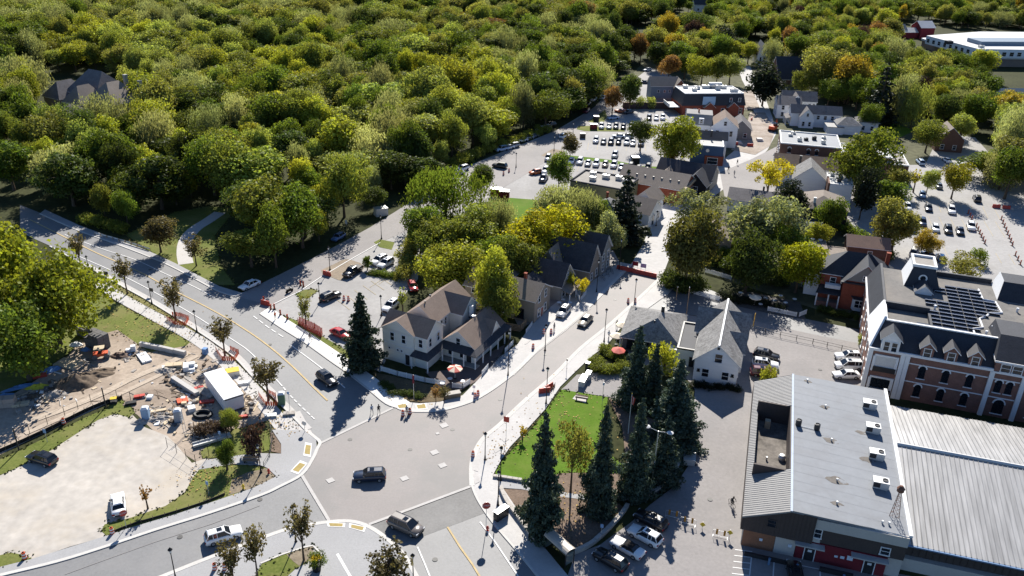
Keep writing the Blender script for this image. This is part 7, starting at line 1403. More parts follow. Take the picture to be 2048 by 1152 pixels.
rail('dark rail fence between the plaza and the corner bed', [(540, 852), (546, 880), (540, 915), (528, 935)], 1.0, BLK, 'railing', 2.0, (1.0, .5), .035); rail('timber fence at the side garden of the grey house', [(1008, 658), (1040, 664), (1052, 652)], 1.5, WOOD, 'timber_fence', 1.6, (.95, .75, .55, .35, .15), .06, th=.1)
t = thing('guard_rail', 'steel guard rail on the far side of the left road', 'guard rail', pt(190, 470)); base = G(190, 470); q = [G(x, y) - base for x, y in ((190, 470), (225, 479), (262, 490), (300, 502))]
for p, r in zip(q, q[1:]): d = (r - p); nn = Vector((-d.y, d.x, 0)).normalized() * .05; MB().add([(p.x, p.y, .45), (r.x, r.y, .45), (r.x + nn.x, r.y + nn.y, .6), (p.x + nn.x, p.y + nn.y, .6), (r.x, r.y, .78), (p.x, p.y, .78)], [(0, 1, 2, 3), (3, 2, 4, 5)]).build('beam', GALV, t)
for i in range(10): p = q[0].lerp(q[-1], i / 9); MB().box(p.x - .07, p.y + .05, 0, p.x + .07, p.y + .2, .75).build('post', WOOD, t)
for k, (x, y, l) in enumerate(((1376, 1050, 'left steel crowd barrier with striped plates in the laneway'), (1440, 1075, 'right steel crowd barrier with striped plates in the laneway'), (1345, 1036, 'crowd barrier in the spruce shade'))):
    t = thing('crowd_barrier', l, 'barrier', pt(x, y), -.3, 'steel crowd barriers'); f = MB()
    for a_, b2 in (((-1, 0, .1), (-1, 0, 1.1)), ((1, 0, .1), (1, 0, 1.1)), ((-1, 0, 1.1), (1, 0, 1.1)), ((-1, 0, .2), (1, 0, .2))): f.tube(a_, b2, .025, .025, 5)
    for i in range(9): f.tube((-.8 + .2 * i, 0, .2), (-.8 + .2 * i, 0, 1.1), .012, .012, 4)
    f.build('frame', GALV, t)
    for s in (-.95, .95): MB().box(s - .03, -.3, 0, s + .03, .3, .06).build('foot', GALV, t)
    for s in (-.5, .5): MB().box(s - .14, -.05, .45, s + .14, -.03, 1.35).build('striped_plate', mat('plate_amber', (.35, .17, .03)), t)
# benches, bus shelter, patio, planters
def bench(px, py, rz, label, z=.08, w=1.8):
    t = thing('bench', label, 'bench', pt(px, py, z), rz)
    for i in range(3): MB().box(-w / 2, -.3 + .17 * i, .42, w / 2, -.16 + .17 * i, .46).build('seat_slat', WOOD, t)
    for i in range(2): MB().box(-w / 2, .22, .55 + .18 * i, w / 2, .26, .69 + .18 * i).build('back_slat', WOOD, t)
    for s in (-.7, .7): MB().box(s * w / 1.8 - .04, -.3, 0, s * w / 1.8 + .04, .24, .42).build('leg', BLK, t)
bench(508, 909, .05, 'upper bench on the corner plaza', .15, 2.4); bench(503, 926, .05, 'lower bench on the corner plaza', .15, 2.4); bench(1163, 801, -.25, 'pale slatted bench on the park lawn', .12, 2.2); sheet('bench_pad', Z(700, 750, 2.866, [(1275, 140), (1300, 110), (1365, 130), (1350, 165)]), .1, CONC)
t = thing('bus_shelter', 'glass bus shelter with curved pale roof beside the front road', 'bus shelter', pt(1118, 1112), -.9); GL2 = mat('shelter_glass', (.10, .13, .13), .08, .1, 1, .6)
for s in (-2.0, 0, 2.0): MB().box(s - .05, .65, 0, s + .05, .75, 2.3).build('rear_post', MATS['dark_metal'], t)
for s in (-2.0, 2.0): MB().box(s - .05, -.75, 0, s + .05, -.65, 2.3).build('front_post', MATS['dark_metal'], t); MB().box(s - .01, -.6, .3, s + .01, .6, 2.1).build('end_pane', GL2, t)
for s in (-1.95, .05): MB().box(s, .69, .3, s + 1.9, .71, 2.1).build('rear_pane', GL2, t)
rf_ = MB()
for i in range(8):
    a0, a1 = math.pi * i / 8, math.pi * (i + 1) / 8; rf_.add([(-2.2, .85 * math.cos(a0), 2.25 + .5 * math.sin(a0)), (2.2, .85 * math.cos(a0), 2.25 + .5 * math.sin(a0)), (2.2, .85 * math.cos(a1), 2.25 + .5 * math.sin(a1)), (-2.2, .85 * math.cos(a1), 2.25 + .5 * math.sin(a1))], [(0, 1, 2, 3)])
rf_.build('roof', mat('shelter_roof', (.42, .38, .33), .35, .08, 1, .5), t); MB().box(-1.6, .35, .42, 1.6, .65, .47).build('seat', WOOD, t)
def umbrella(px, py, r, h, c1, c2, label, z=.1):
    t = thing('patio_umbrella', label, 'umbrella', pt(px, py, z)); MB().tube((0, 0, 0), (0, 0, h), .03, .03, 6).build('pole', TRIM, t); m_ = MB(); n = 8
    for i in range(n):
        a0, a1 = 2 * math.pi * i / n, 2 * math.pi * (i + 1) / n; m_.add([(0, 0, h), (r * math.cos(a0), r * math.sin(a0), h - .45), (r * math.cos(a1), r * math.sin(a1), h - .45), (r * math.cos(a0), r * math.sin(a0), h - .6), (r * math.cos(a1), r * math.sin(a1), h - .6)], [(0, 1, 2), (1, 3, 4, 2)], i % 2)
    m_.build('canopy', [c1, c2], t); MB().lathe([(.3, 0), (.3, .08), (.06, .12)], 10).build('base', BLK, t)
CANV = mat('cream_canvas', (.72, .62, .48), .8, .06, 1, .2)
umbrella(910, 758, 1.35, 2.5, HVRED, CANV, 'red and cream patio umbrella before the corner house')
for i, (x, y, c, l) in enumerate(((1508, 612, CANV, 'left cream umbrella on the restaurant patio'), (1602, 575, HVRED, 'red umbrella beside the bright yellow-green tree'), (1575, 560, CANV, 'cream umbrella behind the bright yellow-green tree'), (1243, 668, CANV, 'uppermost cream umbrella beside the low hall'), (1232, 690, CANV, 'lower cream umbrella beside the low hall'), (1235, 720, HVRED, 'red umbrella at the hall corner'), (1480, 545, HVRED, 'red umbrella in the shaded patio'))): umbrella(x, y, 1.3, 2.4, c, c, l)
def table(px, py, label, m=None, z=.1, seats=4):
    t = thing('patio_table', label, 'table', pt(px, py, z), .3, 'patio tables'); MB().lathe([(.45, 0), (.45, .04)], 10, 0, (0, 0, .72)).build('top', m or TRIM, t); MB().tube((0, 0, 0), (0, 0, .72), .05, .05, 6).build('pedestal', BLK, t)
for i, (x, y) in enumerate(((885, 792 - 18), (925, 785 - 15), (900, 765), (1530, 603), (1548, 608), (1500, 598), (1480, 592), (1570, 612), (1588, 605), (1560, 598), (1235, 706), (1118, 612), (1126, 606), (1140, 612), (1520, 615))): table(x, y, '%s patio table %s' % (('white', 'round white', 'small', 'pale')[i % 4], ('beside the umbrella at the corner house', 'on the corner house patio', 'near the corner veranda', 'at the rear of the restaurant patio', 'in the middle of the restaurant patio', 'on the left of the restaurant patio', 'at the far left restaurant seats', 'by the restaurant fence', 'near the red house steps', 'under the bright patio tree', 'beside the low hall', 'below the gabled shop porch', 'before the gabled shop doors', 'at the patio with yellow trees', 'at the restaurant front edge')[i]))
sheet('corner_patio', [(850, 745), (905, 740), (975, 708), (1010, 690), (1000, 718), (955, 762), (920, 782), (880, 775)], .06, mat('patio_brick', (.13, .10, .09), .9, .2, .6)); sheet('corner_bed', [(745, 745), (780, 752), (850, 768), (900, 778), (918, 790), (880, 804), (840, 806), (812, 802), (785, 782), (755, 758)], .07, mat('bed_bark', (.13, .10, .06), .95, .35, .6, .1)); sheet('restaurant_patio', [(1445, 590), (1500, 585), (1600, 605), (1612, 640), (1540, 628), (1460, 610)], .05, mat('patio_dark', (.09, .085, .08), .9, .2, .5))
sheet('yard_paving', [(1240, 640), (1262, 628), (1350, 626), (1440, 641), (1500, 656), (1470, 790), (1390, 780), (1375, 760), (1260, 720)], .02, ASPH3); sheet('garden_paving', [(1040, 660), (1070, 640), (1120, 600), (1190, 560), (1240, 525), (1225, 500), (1180, 520), (1090, 575), (1020, 620)], .02, ASPH3)
sheet('town_paving', [(1440, 345), (1500, 320), (1560, 290), (1640, 330), (1760, 340), (1740, 420), (1600, 470), (1540, 440), (1450, 400)], .03, ASPH3); sheet('town_lawn', [(1700, 240), (1760, 235), (1830, 262), (1800, 275), (1720, 262)], .03, GRASSB)
sheet('town_paving', [(1640, 500), (1760, 500), (1860, 545), (1800, 620), (1760, 640), (1640, 560)], .035, ASPH3); sheet('pale_yard', [(1262, 205), (1380, 212), (1385, 190), (1340, 150), (1300, 135), (1268, 160)], .03, LOT)
t = thing('corner_planter', 'dark stone planter wall at the corner pavement', 'planter', pt(905, 795), .35); MB().box(-1.3, -.5, 0, 1.3, .5, .9).build('wall', mat('planter_stone', (.20, .15, .10)), t); MB().box(-1.35, -.55, .9, 1.35, .55, 1.0).build('coping', STONE, t)
t = thing('flower_planter', 'tall dark planter with yellow flowers in the bottom island', 'planter', pt(634, 1142, .15)); MB().lathe([(.5, 0), (.62, .9), (.7, .95), (.55, .9)], 12).build('pot', BLK, t); me, tr, R, Ht = PROTO['shrub0']; obj('foliage', me, t, (0, 0, .7), 0, (.75, .75, .8), FC['green']); me2 = PROTO['shrub1'][0]; obj('flowers', me2, t, (0, 0, 1.7), 0, (.45, .45, .25), (.55, .42, .03))
t = thing('long_dark_wall', 'long dark retaining wall below the black mansard block', 'wall', pt(1245, 218), .0); a_, b2 = G(1245, 219), G(1352, 219); d = b2 - a_; ang = math.atan2(d.y, d.x); t.rotation_euler = (0, 0, ang); MB().box(0, -.2, 0, d.length, .2, 2.4).build('wall', mat('dark_wall', (.06, .045, .045)), t); MB().box(-.1, -.3, 2.4, d.length + .1, .3, 2.55).build('coping', DBRICK, t)
for x, y, l in ((1352, 600, 'left pale gatepost at the cross street'), (1372, 633, 'tall wooden pole at the cross street'),): t = thing('pole', l, 'pole', pt(x, y)); h = 3.0 if x < 1360 else 6.5; MB().tube((0, 0, 0), (0, 0, h), .1, .08, 7).build('shaft', WOOD, t); MB().lathe([(.13, 0), (.1, .12)], 8, 0, (0, 0, h)).build('cap', GALV, t)
t = thing('yellow_pole', 'yellow-topped pole behind the white gabled house', 'pole', pt(1506, 655)); MB().tube((0, 0, 0), (0, 0, 3.2), .1, .1, 7).build('shaft', mat('pole_ochre', (.45, .28, .06)), t); MB().lathe([(.2, 0), (.2, .2)], 8).build('base', GALV, t)
for k, (x, y, top, l) in enumerate(((212, 815, 775, 'right wooden pole at the construction fence'), (38, 900, 855, 'left wooden pole at the construction fence'))): t = thing('pole', l, 'pole', pt(x, y)); h = hgt(x, y, top); MB().tube((0, 0, 0), (0, 0, h), .12, .09, 7).build('shaft', mat('pole_dark', (.05, .045, .04)), t); MB().lathe([(.1, 0), (.08, .05)], 7, 0, (0, 0, h)).build('cap', GALV, t)
# the dug-up upper main street
sheet('street_trench', [(1462, 300), (1490, 262), (1500, 225), (1530, 225), (1550, 262), (1540, 292), (1510, 310)], .06, mat('street_subbase', (.36, .31, .265), .95, .25, .2, .1, scale2=2, blotch=((.24, .19, .15), .15, .8))); sheet('street_trench', [(1485, 220), (1478, 180), (1505, 180), (1520, 218)], .055, MATS['street_subbase'])
t = thing('excavator', 'orange excavator working in the dug-up main street', 'excavator', pt(1545, 262), .9); MB().box(-1.6, -1.2, 0, 1.6, -.6, .8).build('track', BLK, t); MB().box(-1.6, .6, 0, 1.6, 1.2, .8).build('track', BLK, t); MB().box(-1.5, -1.1, .85, 1.2, 1.1, 1.9).build('upper_body', ORANGE, t); MB().box(.1, -1.0, 1.9, 1.3, .1, 2.9).build('cab', GLASS, t); MB().tube((1.2, .3, 1.6), (3.2, .3, 3.6), .2, .16, 6).build('boom', ORANGE, t); MB().tube((3.2, .3, 3.6), (4.3, .3, 1.4), .15, .12, 6).build('stick', ORANGE, t); MB().box(3.9, -.2, .6, 4.7, .8, 1.4).build('bucket', BLK, t)
for x, y, l in ((1478, 288, 'pale concrete block pile at the end of the trench'), (1520, 282, 'stack of pale slabs beside the trench')): t = thing('slab_stack', l, 'materials', pt(x, y)); [MB().box(-1.2, -.8, .25 * i, 1.2 - .2 * i, .8, .25 * i + .22).build('slab', CONCN, t) for i in range(4)]
for x, y, r, l in ((1470, 290, .3, 'left orange barrier at the trench head'), (1500, 293, .0, 'right orange barrier at the trench head'), (1503, 240, 1.2, 'orange barrier beside the trench')): barrier(x, y, r, l)
# ================================================================== CONSTRUCTION YARD
DARKD = mat('dark_soil', (.13, .10, .075), .95, .4, .5, .1, bump=.6, scale2=3); PALED = mat('pale_rubble', (.34, .31, .28), .95, .4, .8, .1, bump=.6, scale2=3); BTARP = mat('blue_tarp', (.12, .24, .45), .5, .2, 1.5, .3); PLY = mat('plywood', (.52, .42, .29), .8, .12, 1, .2)
CHAR = mat('brick_pallet', (.13, .125, .125), .9, .2, 2, .2); PWHITE = mat('white_plastic', (.68, .69, .70), .5, .06, 2, .3)
def mound(px, py, rx, ry, h, m, label, rz=0, seed=1, name='dirt_heap', z=.02):
    r = np.random.default_rng(seed); n = 26; g = np.linspace(-1, 1, n); X, Y = np.meshgrid(g, g); d = np.sqrt(X ** 2 + Y ** 2); hh = np.clip(1 - d, 0, 1) ** .8
    nz = sum(np.sin(X * a + p) * np.sin(Y * b_ + q) / (k + 1.5) for k, (a, b_, p, q) in enumerate(zip(r.uniform(3, 14, 7), r.uniform(3, 14, 7), r.uniform(0, 6, 7), r.uniform(0, 6, 7)))) * .35 + r.normal(size=X.shape) * .05
    Zv = h * hh * (1 + nz) - .06; vs = [(float(x * rx), float(y * ry), float(max(-.08, zz))) for x, y, zz in zip(X.ravel(), Y.ravel(), Zv.ravel())]
    fs = [(i * n + j, i * n + j + 1, (i + 1) * n + j + 1, (i + 1) * n + j) for i in range(n - 1) for j in range(n - 1) if d[i, j] < 1.15]
    o = MB().add(vs, fs).build(name, m, None, pt(px, py, z), rz, True); return tag(o, label, 'heap')
mound(152, 768, 3.6, 2.8, 1.8, DARKD, 'large dark heap of soil in the construction yard', .4, 3); mound(182, 752, 4.0, 1.5, .8, DARKD, 'long low dark soil ridge beyond the large heap', .3, 4); mound(205, 742, 2.4, 1.1, .5, DARKD, 'small soil ridge by the roller', .3, 5); mound(240, 712, 1.8, 1.2, .8, mat('rubble_red', (.12, .08, .06)), 'reddish soil heap beside the brick pallets', 0, 6)
mound(418, 866, 2.6, 1.8, 1.3, PALED, 'grey rubble heap behind the corner hedge', 0, 7); mound(110, 790, 2.2, 1.2, .8, PALED, 'rubble heap at the pallet of pale sacks', .4, 8); mound(330, 742, 2.0, 1.2, .7, PALED, 'rubble beside the long beams', 0, 9); mound(318, 838, 3.0, 1.0, .6, PALED, 'rubble between the two portable toilets', .2, 10); mound(280, 845, 1.6, .9, .6, PALED, 'rubble under the blue toilet', .2, 11)
t = thing('site_trailer', 'long white site trailer with pale roof beside the street trees', 'trailer'); tp = [G(x, y, 2.75) for x, y in ((408, 747), (443, 736), (488, 788), (448, 800))]; o0 = tp[3]; t.location = (o0.x, o0.y, 0); u_ = (tp[0] - tp[3]); ang = math.atan2(u_.y, u_.x); Lt = u_.length; Wt = ((tp[2] - tp[3]).length + (tp[1] - tp[0]).length) / 2; t.rotation_euler = (0, 0, ang)
MB().box(0, -Wt, .35, Lt, 0, 2.7).build('body', PWHITE, t); MB().box(-.06, -Wt - .06, 2.7, Lt + .06, .06, 2.82).build('roof', TRIM, t); MB().box(-.04, -Wt + .1, 2.5, -.005, -.1, 2.69).build('painted_end_shade', BLK, t)  # black end strip paints the shade under the roof lip
for i in range(9): MB().box(.3 + i * Lt / 9.5, .003, .5, .34 + i * Lt / 9.5, .03, 2.6).build('wall_rib', GALV, t)
for s in (.3, .7): MB().tube((Lt * s, -Wt * .9, .3), (Lt * s, -Wt * .1, .3), .32, .32, 10).build('wheel', TYRE, t)
def toilet(px, py, m, label, rz=.2):
    t = thing('portable_toilet', label, 'toilet', pt(px, py), rz); MB().box(-.55, -.55, 0, .55, .55, 2.05).build('cabin', m, t); MB().add([(-.58, -.58, 2.05), (.58, -.58, 2.05), (.58, .58, 2.05), (-.58, .58, 2.05), (-.3, -.3, 2.35), (.3, -.3, 2.35), (.3, .3, 2.35), (-.3, .3, 2.35)], [(0, 1, 5, 4), (1, 2, 6, 5), (2, 3, 7, 6), (3, 0, 4, 7), (4, 5, 6, 7)]).build('roof', PWHITE, t); MB().box(-.35, -.58, .1, .35, -.551, 1.9).build('door', m, t)
toilet(293, 838, mat('toilet_blue', (.22, .33, .47)), 'blue portable toilet with yellow panel at the grass tip'); toilet(358, 842, mat('toilet_grey', (.28, .31, .35)), 'grey portable toilet beside the leaning ladder'); toilet(564, 808, mat('toilet_green', (.10, .17, .11)), 'green portable toilet on the verge near the plaza')
def stack(px, py, rz, nx, ny, nz, sx, sy, sz, m, label, name='pallet_stack', gap=.06, cap=None):
    t = thing(name, label, 'materials', pt(px, py), rz); me = MB().box(-sx / 2, -sy / 2, 0, sx / 2, sy / 2, sz - .03).mesh('block', m); r = random.Random(px)
    for i in range(nx):
        for j in range(ny):
            for k in range(max(1, nz - r.choice([0, 0, 1]))): obj('block', me, t, ((i - nx / 2) * (sx + gap), (j - ny / 2) * (sy + gap), k * sz), r.uniform(-.05, .05))
    if cap: MB().box(-nx * sx / 2 - sx / 2, -ny * sy / 2 - sy / 2, nz * sz, nx * sx / 2 - sx / 2, ny * sy / 2 - sy / 2, nz * sz + .05).build('sheet', cap, t)
stack(207, 692, -.5, 3, 2, 3, 1.3, 1.1, .95, CHAR, 'tall grey brick pallets stacked by the lawn', cap=None); stack(182, 672, -.5, 3, 1, 2, 1.2, 1.1, .9, CHAR, 'second row of dark brick pallets under the big tree'); stack(160, 724, -.3, 2, 1, 1, 2.2, 2.6, .35, PLY, 'broad plywood sheets on trestles in the yard', 'plywood_stack'); stack(25, 806, .2, 2, 1, 2, 1.6, 1.4, .8, mat('sack_pallet', (.42, .33, .27)), 'pale sacks on pallets at the left yard edge'); stack(52, 806, .3, 2, 1, 1, 1.2, 1.0, .5, PLY, 'broken pallets beside the pale sacks')
stack(350, 758, .9, 1, 1, 2, .8, 7.5, .4, CONC, 'long pale beam lying left in the yard', 'beam'); stack(372, 758, .9, 2, 1, 1, .7, 8.5, .45, PALED, 'pair of long concrete beams beside the trailer', 'beam'); stack(385, 735, .3, 2, 2, 2, .9, .9, .5, PWHITE, 'white bagged material beyond the beams', 'sack_stack'); stack(358, 730, .2, 2, 1, 1, 1.4, 1.2, .7, PLY, 'tan lumber bundle beyond the beams', 'lumber'); stack(285, 708, .7, 3, 1, 1, .5, 3.6, .4, PWHITE, 'pale pipes lying by the lawn edge', 'pipe_stack'); stack(268, 700, .3, 2, 1, 2, .8, .8, .6, PWHITE, 'white sacks beside the pale pipes', 'sack_stack')
stack(340, 702, -.3, 4, 1, 1, 2.4, .6, .9, CONC, 'concrete barrier blocks lined up below the lawn', 'barrier_block'); stack(418, 706, -.2, 1, 1, 2, .8, .8, .6, BTARP, 'blue box beyond the beams', 'crate'); stack(478, 742, .4, 1, 1, 1, 2.2, 1.6, .9, GALV, 'grey generator with yellow sheet on the verge', 'generator', cap=YEL); stack(494, 765, .3, 2, 1, 1, .9, .8, .5, PWHITE, 'white bags on the verge under the bronze tree', 'sack_stack'); stack(548, 830, .2, 2, 1, 1, .9, .9, .5, GALV, 'grey bags behind the green toilet', 'sack_stack'); stack(585, 826, .2, 2, 1, 1, .9, .9, .5, PALED, 'pale bags right of the green toilet', 'sack_stack')
stack(390, 815, .5, 1, 1, 2, 1.1, 1.2, .7, PWHITE, 'white and blue machine crate beside the dark tyre ring', 'crate'); stack(370, 800, .5, 2, 2, 1, .8, .7, .45, ORANGE, 'orange barricade parts piled by the trailer', 'barricade_pile'); stack(420, 802, .2, 3, 1, 1, .7, .8, .4, HVRED, 'red crates along the trailer wall', 'crate'); stack(402, 775, .6, 2, 1, 1, .7, .7, .5, HVRED, 'red sheeting by the trailer end', 'crate'); stack(492, 832, .3, 2, 1, 1, .7, .6, .4, HVRED, 'red bits at the trailer front corner', 'crate'); stack(322, 820, .4, 2, 1, 1, 1.6, .6, .3, PLY, 'timber offcuts between the toilets', 'lumber'); stack(268, 805, .4, 2, 1, 1, .8, .8, .5, BLK, 'black bins at the grass tip', 'bin'); stack(285, 792, .4, 2, 1, 1, .8, .7, .5, HVRED, 'red and black tool boxes beyond the toilet', 'crate'); stack(308, 793, .1, 1, 1, 1, .9, .9, .5, PWHITE, 'white drum beyond the blue toilet', 'crate'); stack(236, 803, .3, 1, 1, 2, 1.0, .8, .5, BLK, 'black box with yellow tape at the pole', 'crate', cap=YEL); stack(85, 750, .5, 2, 1, 1, 1.4, .9, .5, HVRED, 'dark red boxes under the big tree', 'crate')
t = thing('tyre_ring', 'dark round trough of tyres in trailer shade', 'trough', pt(406, 832)); m_ = MB()
for i in range(16):
    a0, a1 = 2 * math.pi * i / 16, 2 * math.pi * (i + 1) / 16; m_.tube((1.3 * math.cos(a0), 1.0 * math.sin(a0), .3), (1.3 * math.cos(a1), 1.0 * math.sin(a1), .3), .3, .3, 6)
m_.build('ring', BLK, t); MB().lathe([(1.0, 0), (1.0, .1)], 14).build('floor', DARKM, t)
def tarp(px, py, rx, ry, h, m, label, rz): return mound(px, py, rx, ry, h, m, label, rz, px, 'tarpaulin', .05)
tarp(100, 742, 2.2, .9, .8, BTARP, 'blue tarpaulin over boxes under the big tree', .9); tarp(40, 775, 3.0, .6, .5, BTARP, 'long blue tarpaulin at the wood fence', .6); tarp(5, 792, 1.8, .7, .5, BTARP, 'blue sheeting at the left edge', .4); tarp(75, 775, 2.0, .8, .7, mat('yellow_sheet', (.55, .48, .05)), 'yellow sheeting in the yard', .3); tarp(152, 690, 1.2, .8, .7, PWHITE, 'pale sheeted sacks beside the dark pallets', 0); tarp(172, 700, 1.0, .7, .6, BTARP, 'pale blue sheeted sack in the shade', 0)
t = thing('roller', 'small orange compaction roller with pale canopy in the yard', 'roller', pt(203, 716), .35); MB().tube((1.0, -.7, .5), (1.0, .7, .5), .5, .5, 14).build('drum', CHAR, t); MB().tube((-1.0, -.7, .5), (-1.0, .7, .5), .5, .5, 14).build('drum', CHAR, t); MB().box(-1.2, -.55, .6, 1.2, .55, 1.15).build('body', ORANGE, t); MB().box(-.3, -.4, 1.15, .2, .4, 1.5).build('seat', BLK, t); MB().box(-.9, -.7, 2.1, .8, .7, 2.18).build('canopy', PLY, t)
for sx in (-.8, .7):
    for sy in (-.6, .6): MB().tube((sx, sy, 1.1), (sx, sy, 2.1), .03, .03, 5).build('canopy_post', BLK, t)
t = thing('leaning_ladder', 'long pole ladder propped near the grey toilet', 'ladder', pt(372, 872), .6)
for s in (-.2, .2): MB().tube((s, 0, 0), (s, 1.2, 3.6), .035, .035, 5).build('stile', GALV, t)
for i in range(9): MB().tube((-.2, .12 * (i + 1), .36 * (i + 1)), (.2, .12 * (i + 1), .36 * (i + 1)), .02, .02, 4).build('rung', GALV, t)
t = thing('steel_ramp', 'ribbed grey steel ramp behind the corner lawn', 'ramp', pt(425, 884), .55); MB().box(-2.8, -.5, .2, 2.8, .5, .35).build('deck', GALV, t); [MB().box(-2.8, -.5 + .9 * i, .35, 2.8, -.42 + .9 * i, .6).build('side_rail', GALV, t) for i in range(2)]
# weeds and tyre ruts
strip('tyre_rut', [(380, 705), (330, 730), (270, 755), (200, 790), (120, 822), (40, 850)], 1.4, 0, .06, mat('rut_dirt', (.42, .35, .28), .95, .2, .3, .1, scale2=3), 4); strip('tyre_rut', [(395, 712), (345, 738), (290, 765), (215, 800), (130, 834), (50, 868)], 1.0, 0, .062, MATS['rut_dirt'], 4); strip('tyre_rut', [(255, 812), (270, 795), (310, 785), (345, 795), (362, 815)], 1.6, 0, .06, mat('mud', (.24, .19, .15), .95, .3, .4, .1), 5)
# ================================================================== PEOPLE
SKIN = mat('skin', (.42, .26, .19), .6, .05, 3, .3); HAIR = mat('hair', (.03, .022, .016), .8, .2, 5, .2)
def person(px, py, rz, shirt, trousers, label, pose='walk', z=.1, seed=0, name='person'):
    J = dict(pel=(0, 0, .95), che=(0, 0, 1.25), nek=(0, 0, 1.47), hed=(0, -.02, 1.60), top=(0, -.02, 1.74)); s = .24 if pose == 'walk' else .05
    legs = {1: ((.10, 0, .90), (.11, -s, .50), (.11, -s * 1.0, .07), (.11, -s - .16, .04)), -1: ((-.10, 0, .90), (-.11, s * .4, .50), (-.11, s * 1.3, .10), (-.11, s * 1.3 - .15, .05))}
    arms = {1: ((.20, 0, 1.40), (.25, s * .5, 1.14), (.25, s * .2 - .05, .90), (.25, s * .2 - .09, .80)), -1: ((-.20, 0, 1.40), (-.25, -s * .5, 1.14), (-.25, -s - .05, .92), (-.25, -s - .09, .83))}
    if pose == 'ride':
        legs = {1: ((.10, .1, .98), (.12, -.28, .78), (.12, -.12, .38), (.12, -.28, .34)), -1: ((-.10, .1, .98), (-.12, -.25, .60), (-.12, -.05, .20), (-.12, -.2, .16))}
        J = dict(pel=(0, .15, 1.0), che=(0, -.05, 1.27), nek=(0, -.15, 1.46), hed=(0, -.2, 1.58), top=(0, -.22, 1.72)); arms = {k: ((.19 * k, -.1, 1.39), (.26 * k, -.35, 1.2), (.24 * k, -.55, 1.06), (.24 * k, -.62, 1.05)) for k in (1, -1)}
    V, E, Rr, Mi = [], [], [], []
    def v(p, r): V.append(p); Rr.append(r); return len(V) - 1
    def e(a, b_, m): E.append((a, b_)); Mi.append(m)
    pel, che, nek, hed, top = v(J['pel'], .15), v(J['che'], .16), v(J['nek'], .06), v(J['hed'], .095), v(J['top'], .075); e(pel, che, 1); e(che, nek, 1); e(nek, hed, 3); e(hed, top, 3)
    for k in (1, -1):
        a = [v(p, r) for p, r in zip(legs[k], (.10, .07, .05, .045))]; e(pel, a[0], 2); e(a[0], a[1], 2); e(a[1], a[2], 2); e(a[2], a[3], 4)
        a = [v(p, r) for p, r in zip(arms[k], (.07, .05, .037, .035))]; e(che, a[0], 1); e(a[0], a[1], 1); e(a[1], a[2], 1); e(a[2], a[3], 3)
    me = bpy.data.meshes.new('body_frame'); me.from_pydata(V, E, []); ob = bpy.data.objects.new('tmp', me); COL.objects.link(ob); md = ob.modifiers.new('s', 'SKIN'); me.skin_vertices[0].data[0].use_root = True
    for i, r in enumerate(Rr): me.skin_vertices[0].data[i].radius = (r, r * .8)
    sb = ob.modifiers.new('d', 'SUBSURF'); sb.levels = 1; sb.render_levels = 1
    dg = bpy.context.evaluated_depsgraph_get(); nm = bpy.data.meshes.new_from_object(ob.evaluated_get(dg)); bpy.data.objects.remove(ob)
    nm.name = 'body'; nm.materials.clear(); sm_ = mat('cloth_%d' % (hash(shirt) % 9999), shirt, .9, .1, 4, .1); tm = mat('cloth_%d' % (hash(trousers) % 9999), trousers, .9, .1, 4, .1)
    for m in (SKIN, sm_, tm, SKIN, BLK): nm.materials.append(m)
    P_ = [Vector(p) for p in V]
    for p in nm.polygons:
        c = p.center; best = min(range(len(E)), key=lambda i: (lambda a, b_: (c - (a + (b_ - a) * max(0, min(1, (c - a).dot(b_ - a) / (b_ - a).length_squared)))).length)(P_[E[i][0]], P_[E[i][1]])); p.material_index = Mi[best]; p.use_smooth = True
    t = thing(name, label, 'person', pt(px, py, z), rz); obj('body', nm, t); h = J['hed']; MB().lathe([(.10, -.06), (.112, .04), (.08, .14), (.02, .165)], 10, 0, (h[0], h[1] + .025, h[2] + .01)).build('hair', HAIR, t, smooth=True)
    return t
def bicycle(px, py, rz, label, z=.08):
    t = thing('bicycle', label, 'bicycle', pt(px, py, z), rz)
    for y in (.52, -.52):
        m_ = MB()
        for i in range(14): a0, a1 = 2 * math.pi * i / 14, 2 * math.pi * (i + 1) / 14; m_.tube((0, y + .34 * math.cos(a0), .34 + .34 * math.sin(a0)), (0, y + .34 * math.cos(a1), .34 + .34 * math.sin(a1)), .025, .025, 5)
        m_.build('wheel', BLK, t)
    f = MB(); P1, P2, P3, P4 = (0, .52, .34), (0, .1, .32), (0, .2, .92), (0, -.38, .9)
    for a_, b2 in ((P1, P2), (P1, P3), (P2, P3), (P2, P4), (P3, P4), (P4, (0, -.52, .34)), (P4, (0, -.4, 1.02))): f.tube(a_, b2, .022, .022, 5)
    f.build('frame', DARKM, t); MB().tube((-.25, -.48, 1.04), (.25, -.48, 1.04), .018, .018, 5).build('handlebar', BLK, t); MB().box(-.08, .08, .93, .08, .34, .99).build('saddle', BLK, t)
person(744, 828, .5, (.35, .40, .48), (.05, .07, .12), 'pedestrian in pale top on the crossing, left of the pair'); person(758, 828, .4, (.02, .02, .022), (.02, .02, .025), 'pedestrian in black on the crossing, right of the pair', seed=1)
person(1233, 657, .2, (.02, .02, .025), (.02, .022, .03), 'person in dark clothes by the cream umbrellas', 'stand'); person(1217, 678, 2.4, (.16, .24, .36), (.06, .08, .12), 'person in blue walking on the park-side pavement'); person(621, 683, .4, (.18, .13, .10), (.30, .30, .32), 'walker at the tree shadow on the new white pavement', z=.14); person(551, 640, 1.0, (.62, .11, .03), (.35, .33, .28), 'worker in orange vest on the new white pavement', 'stand', z=.14)
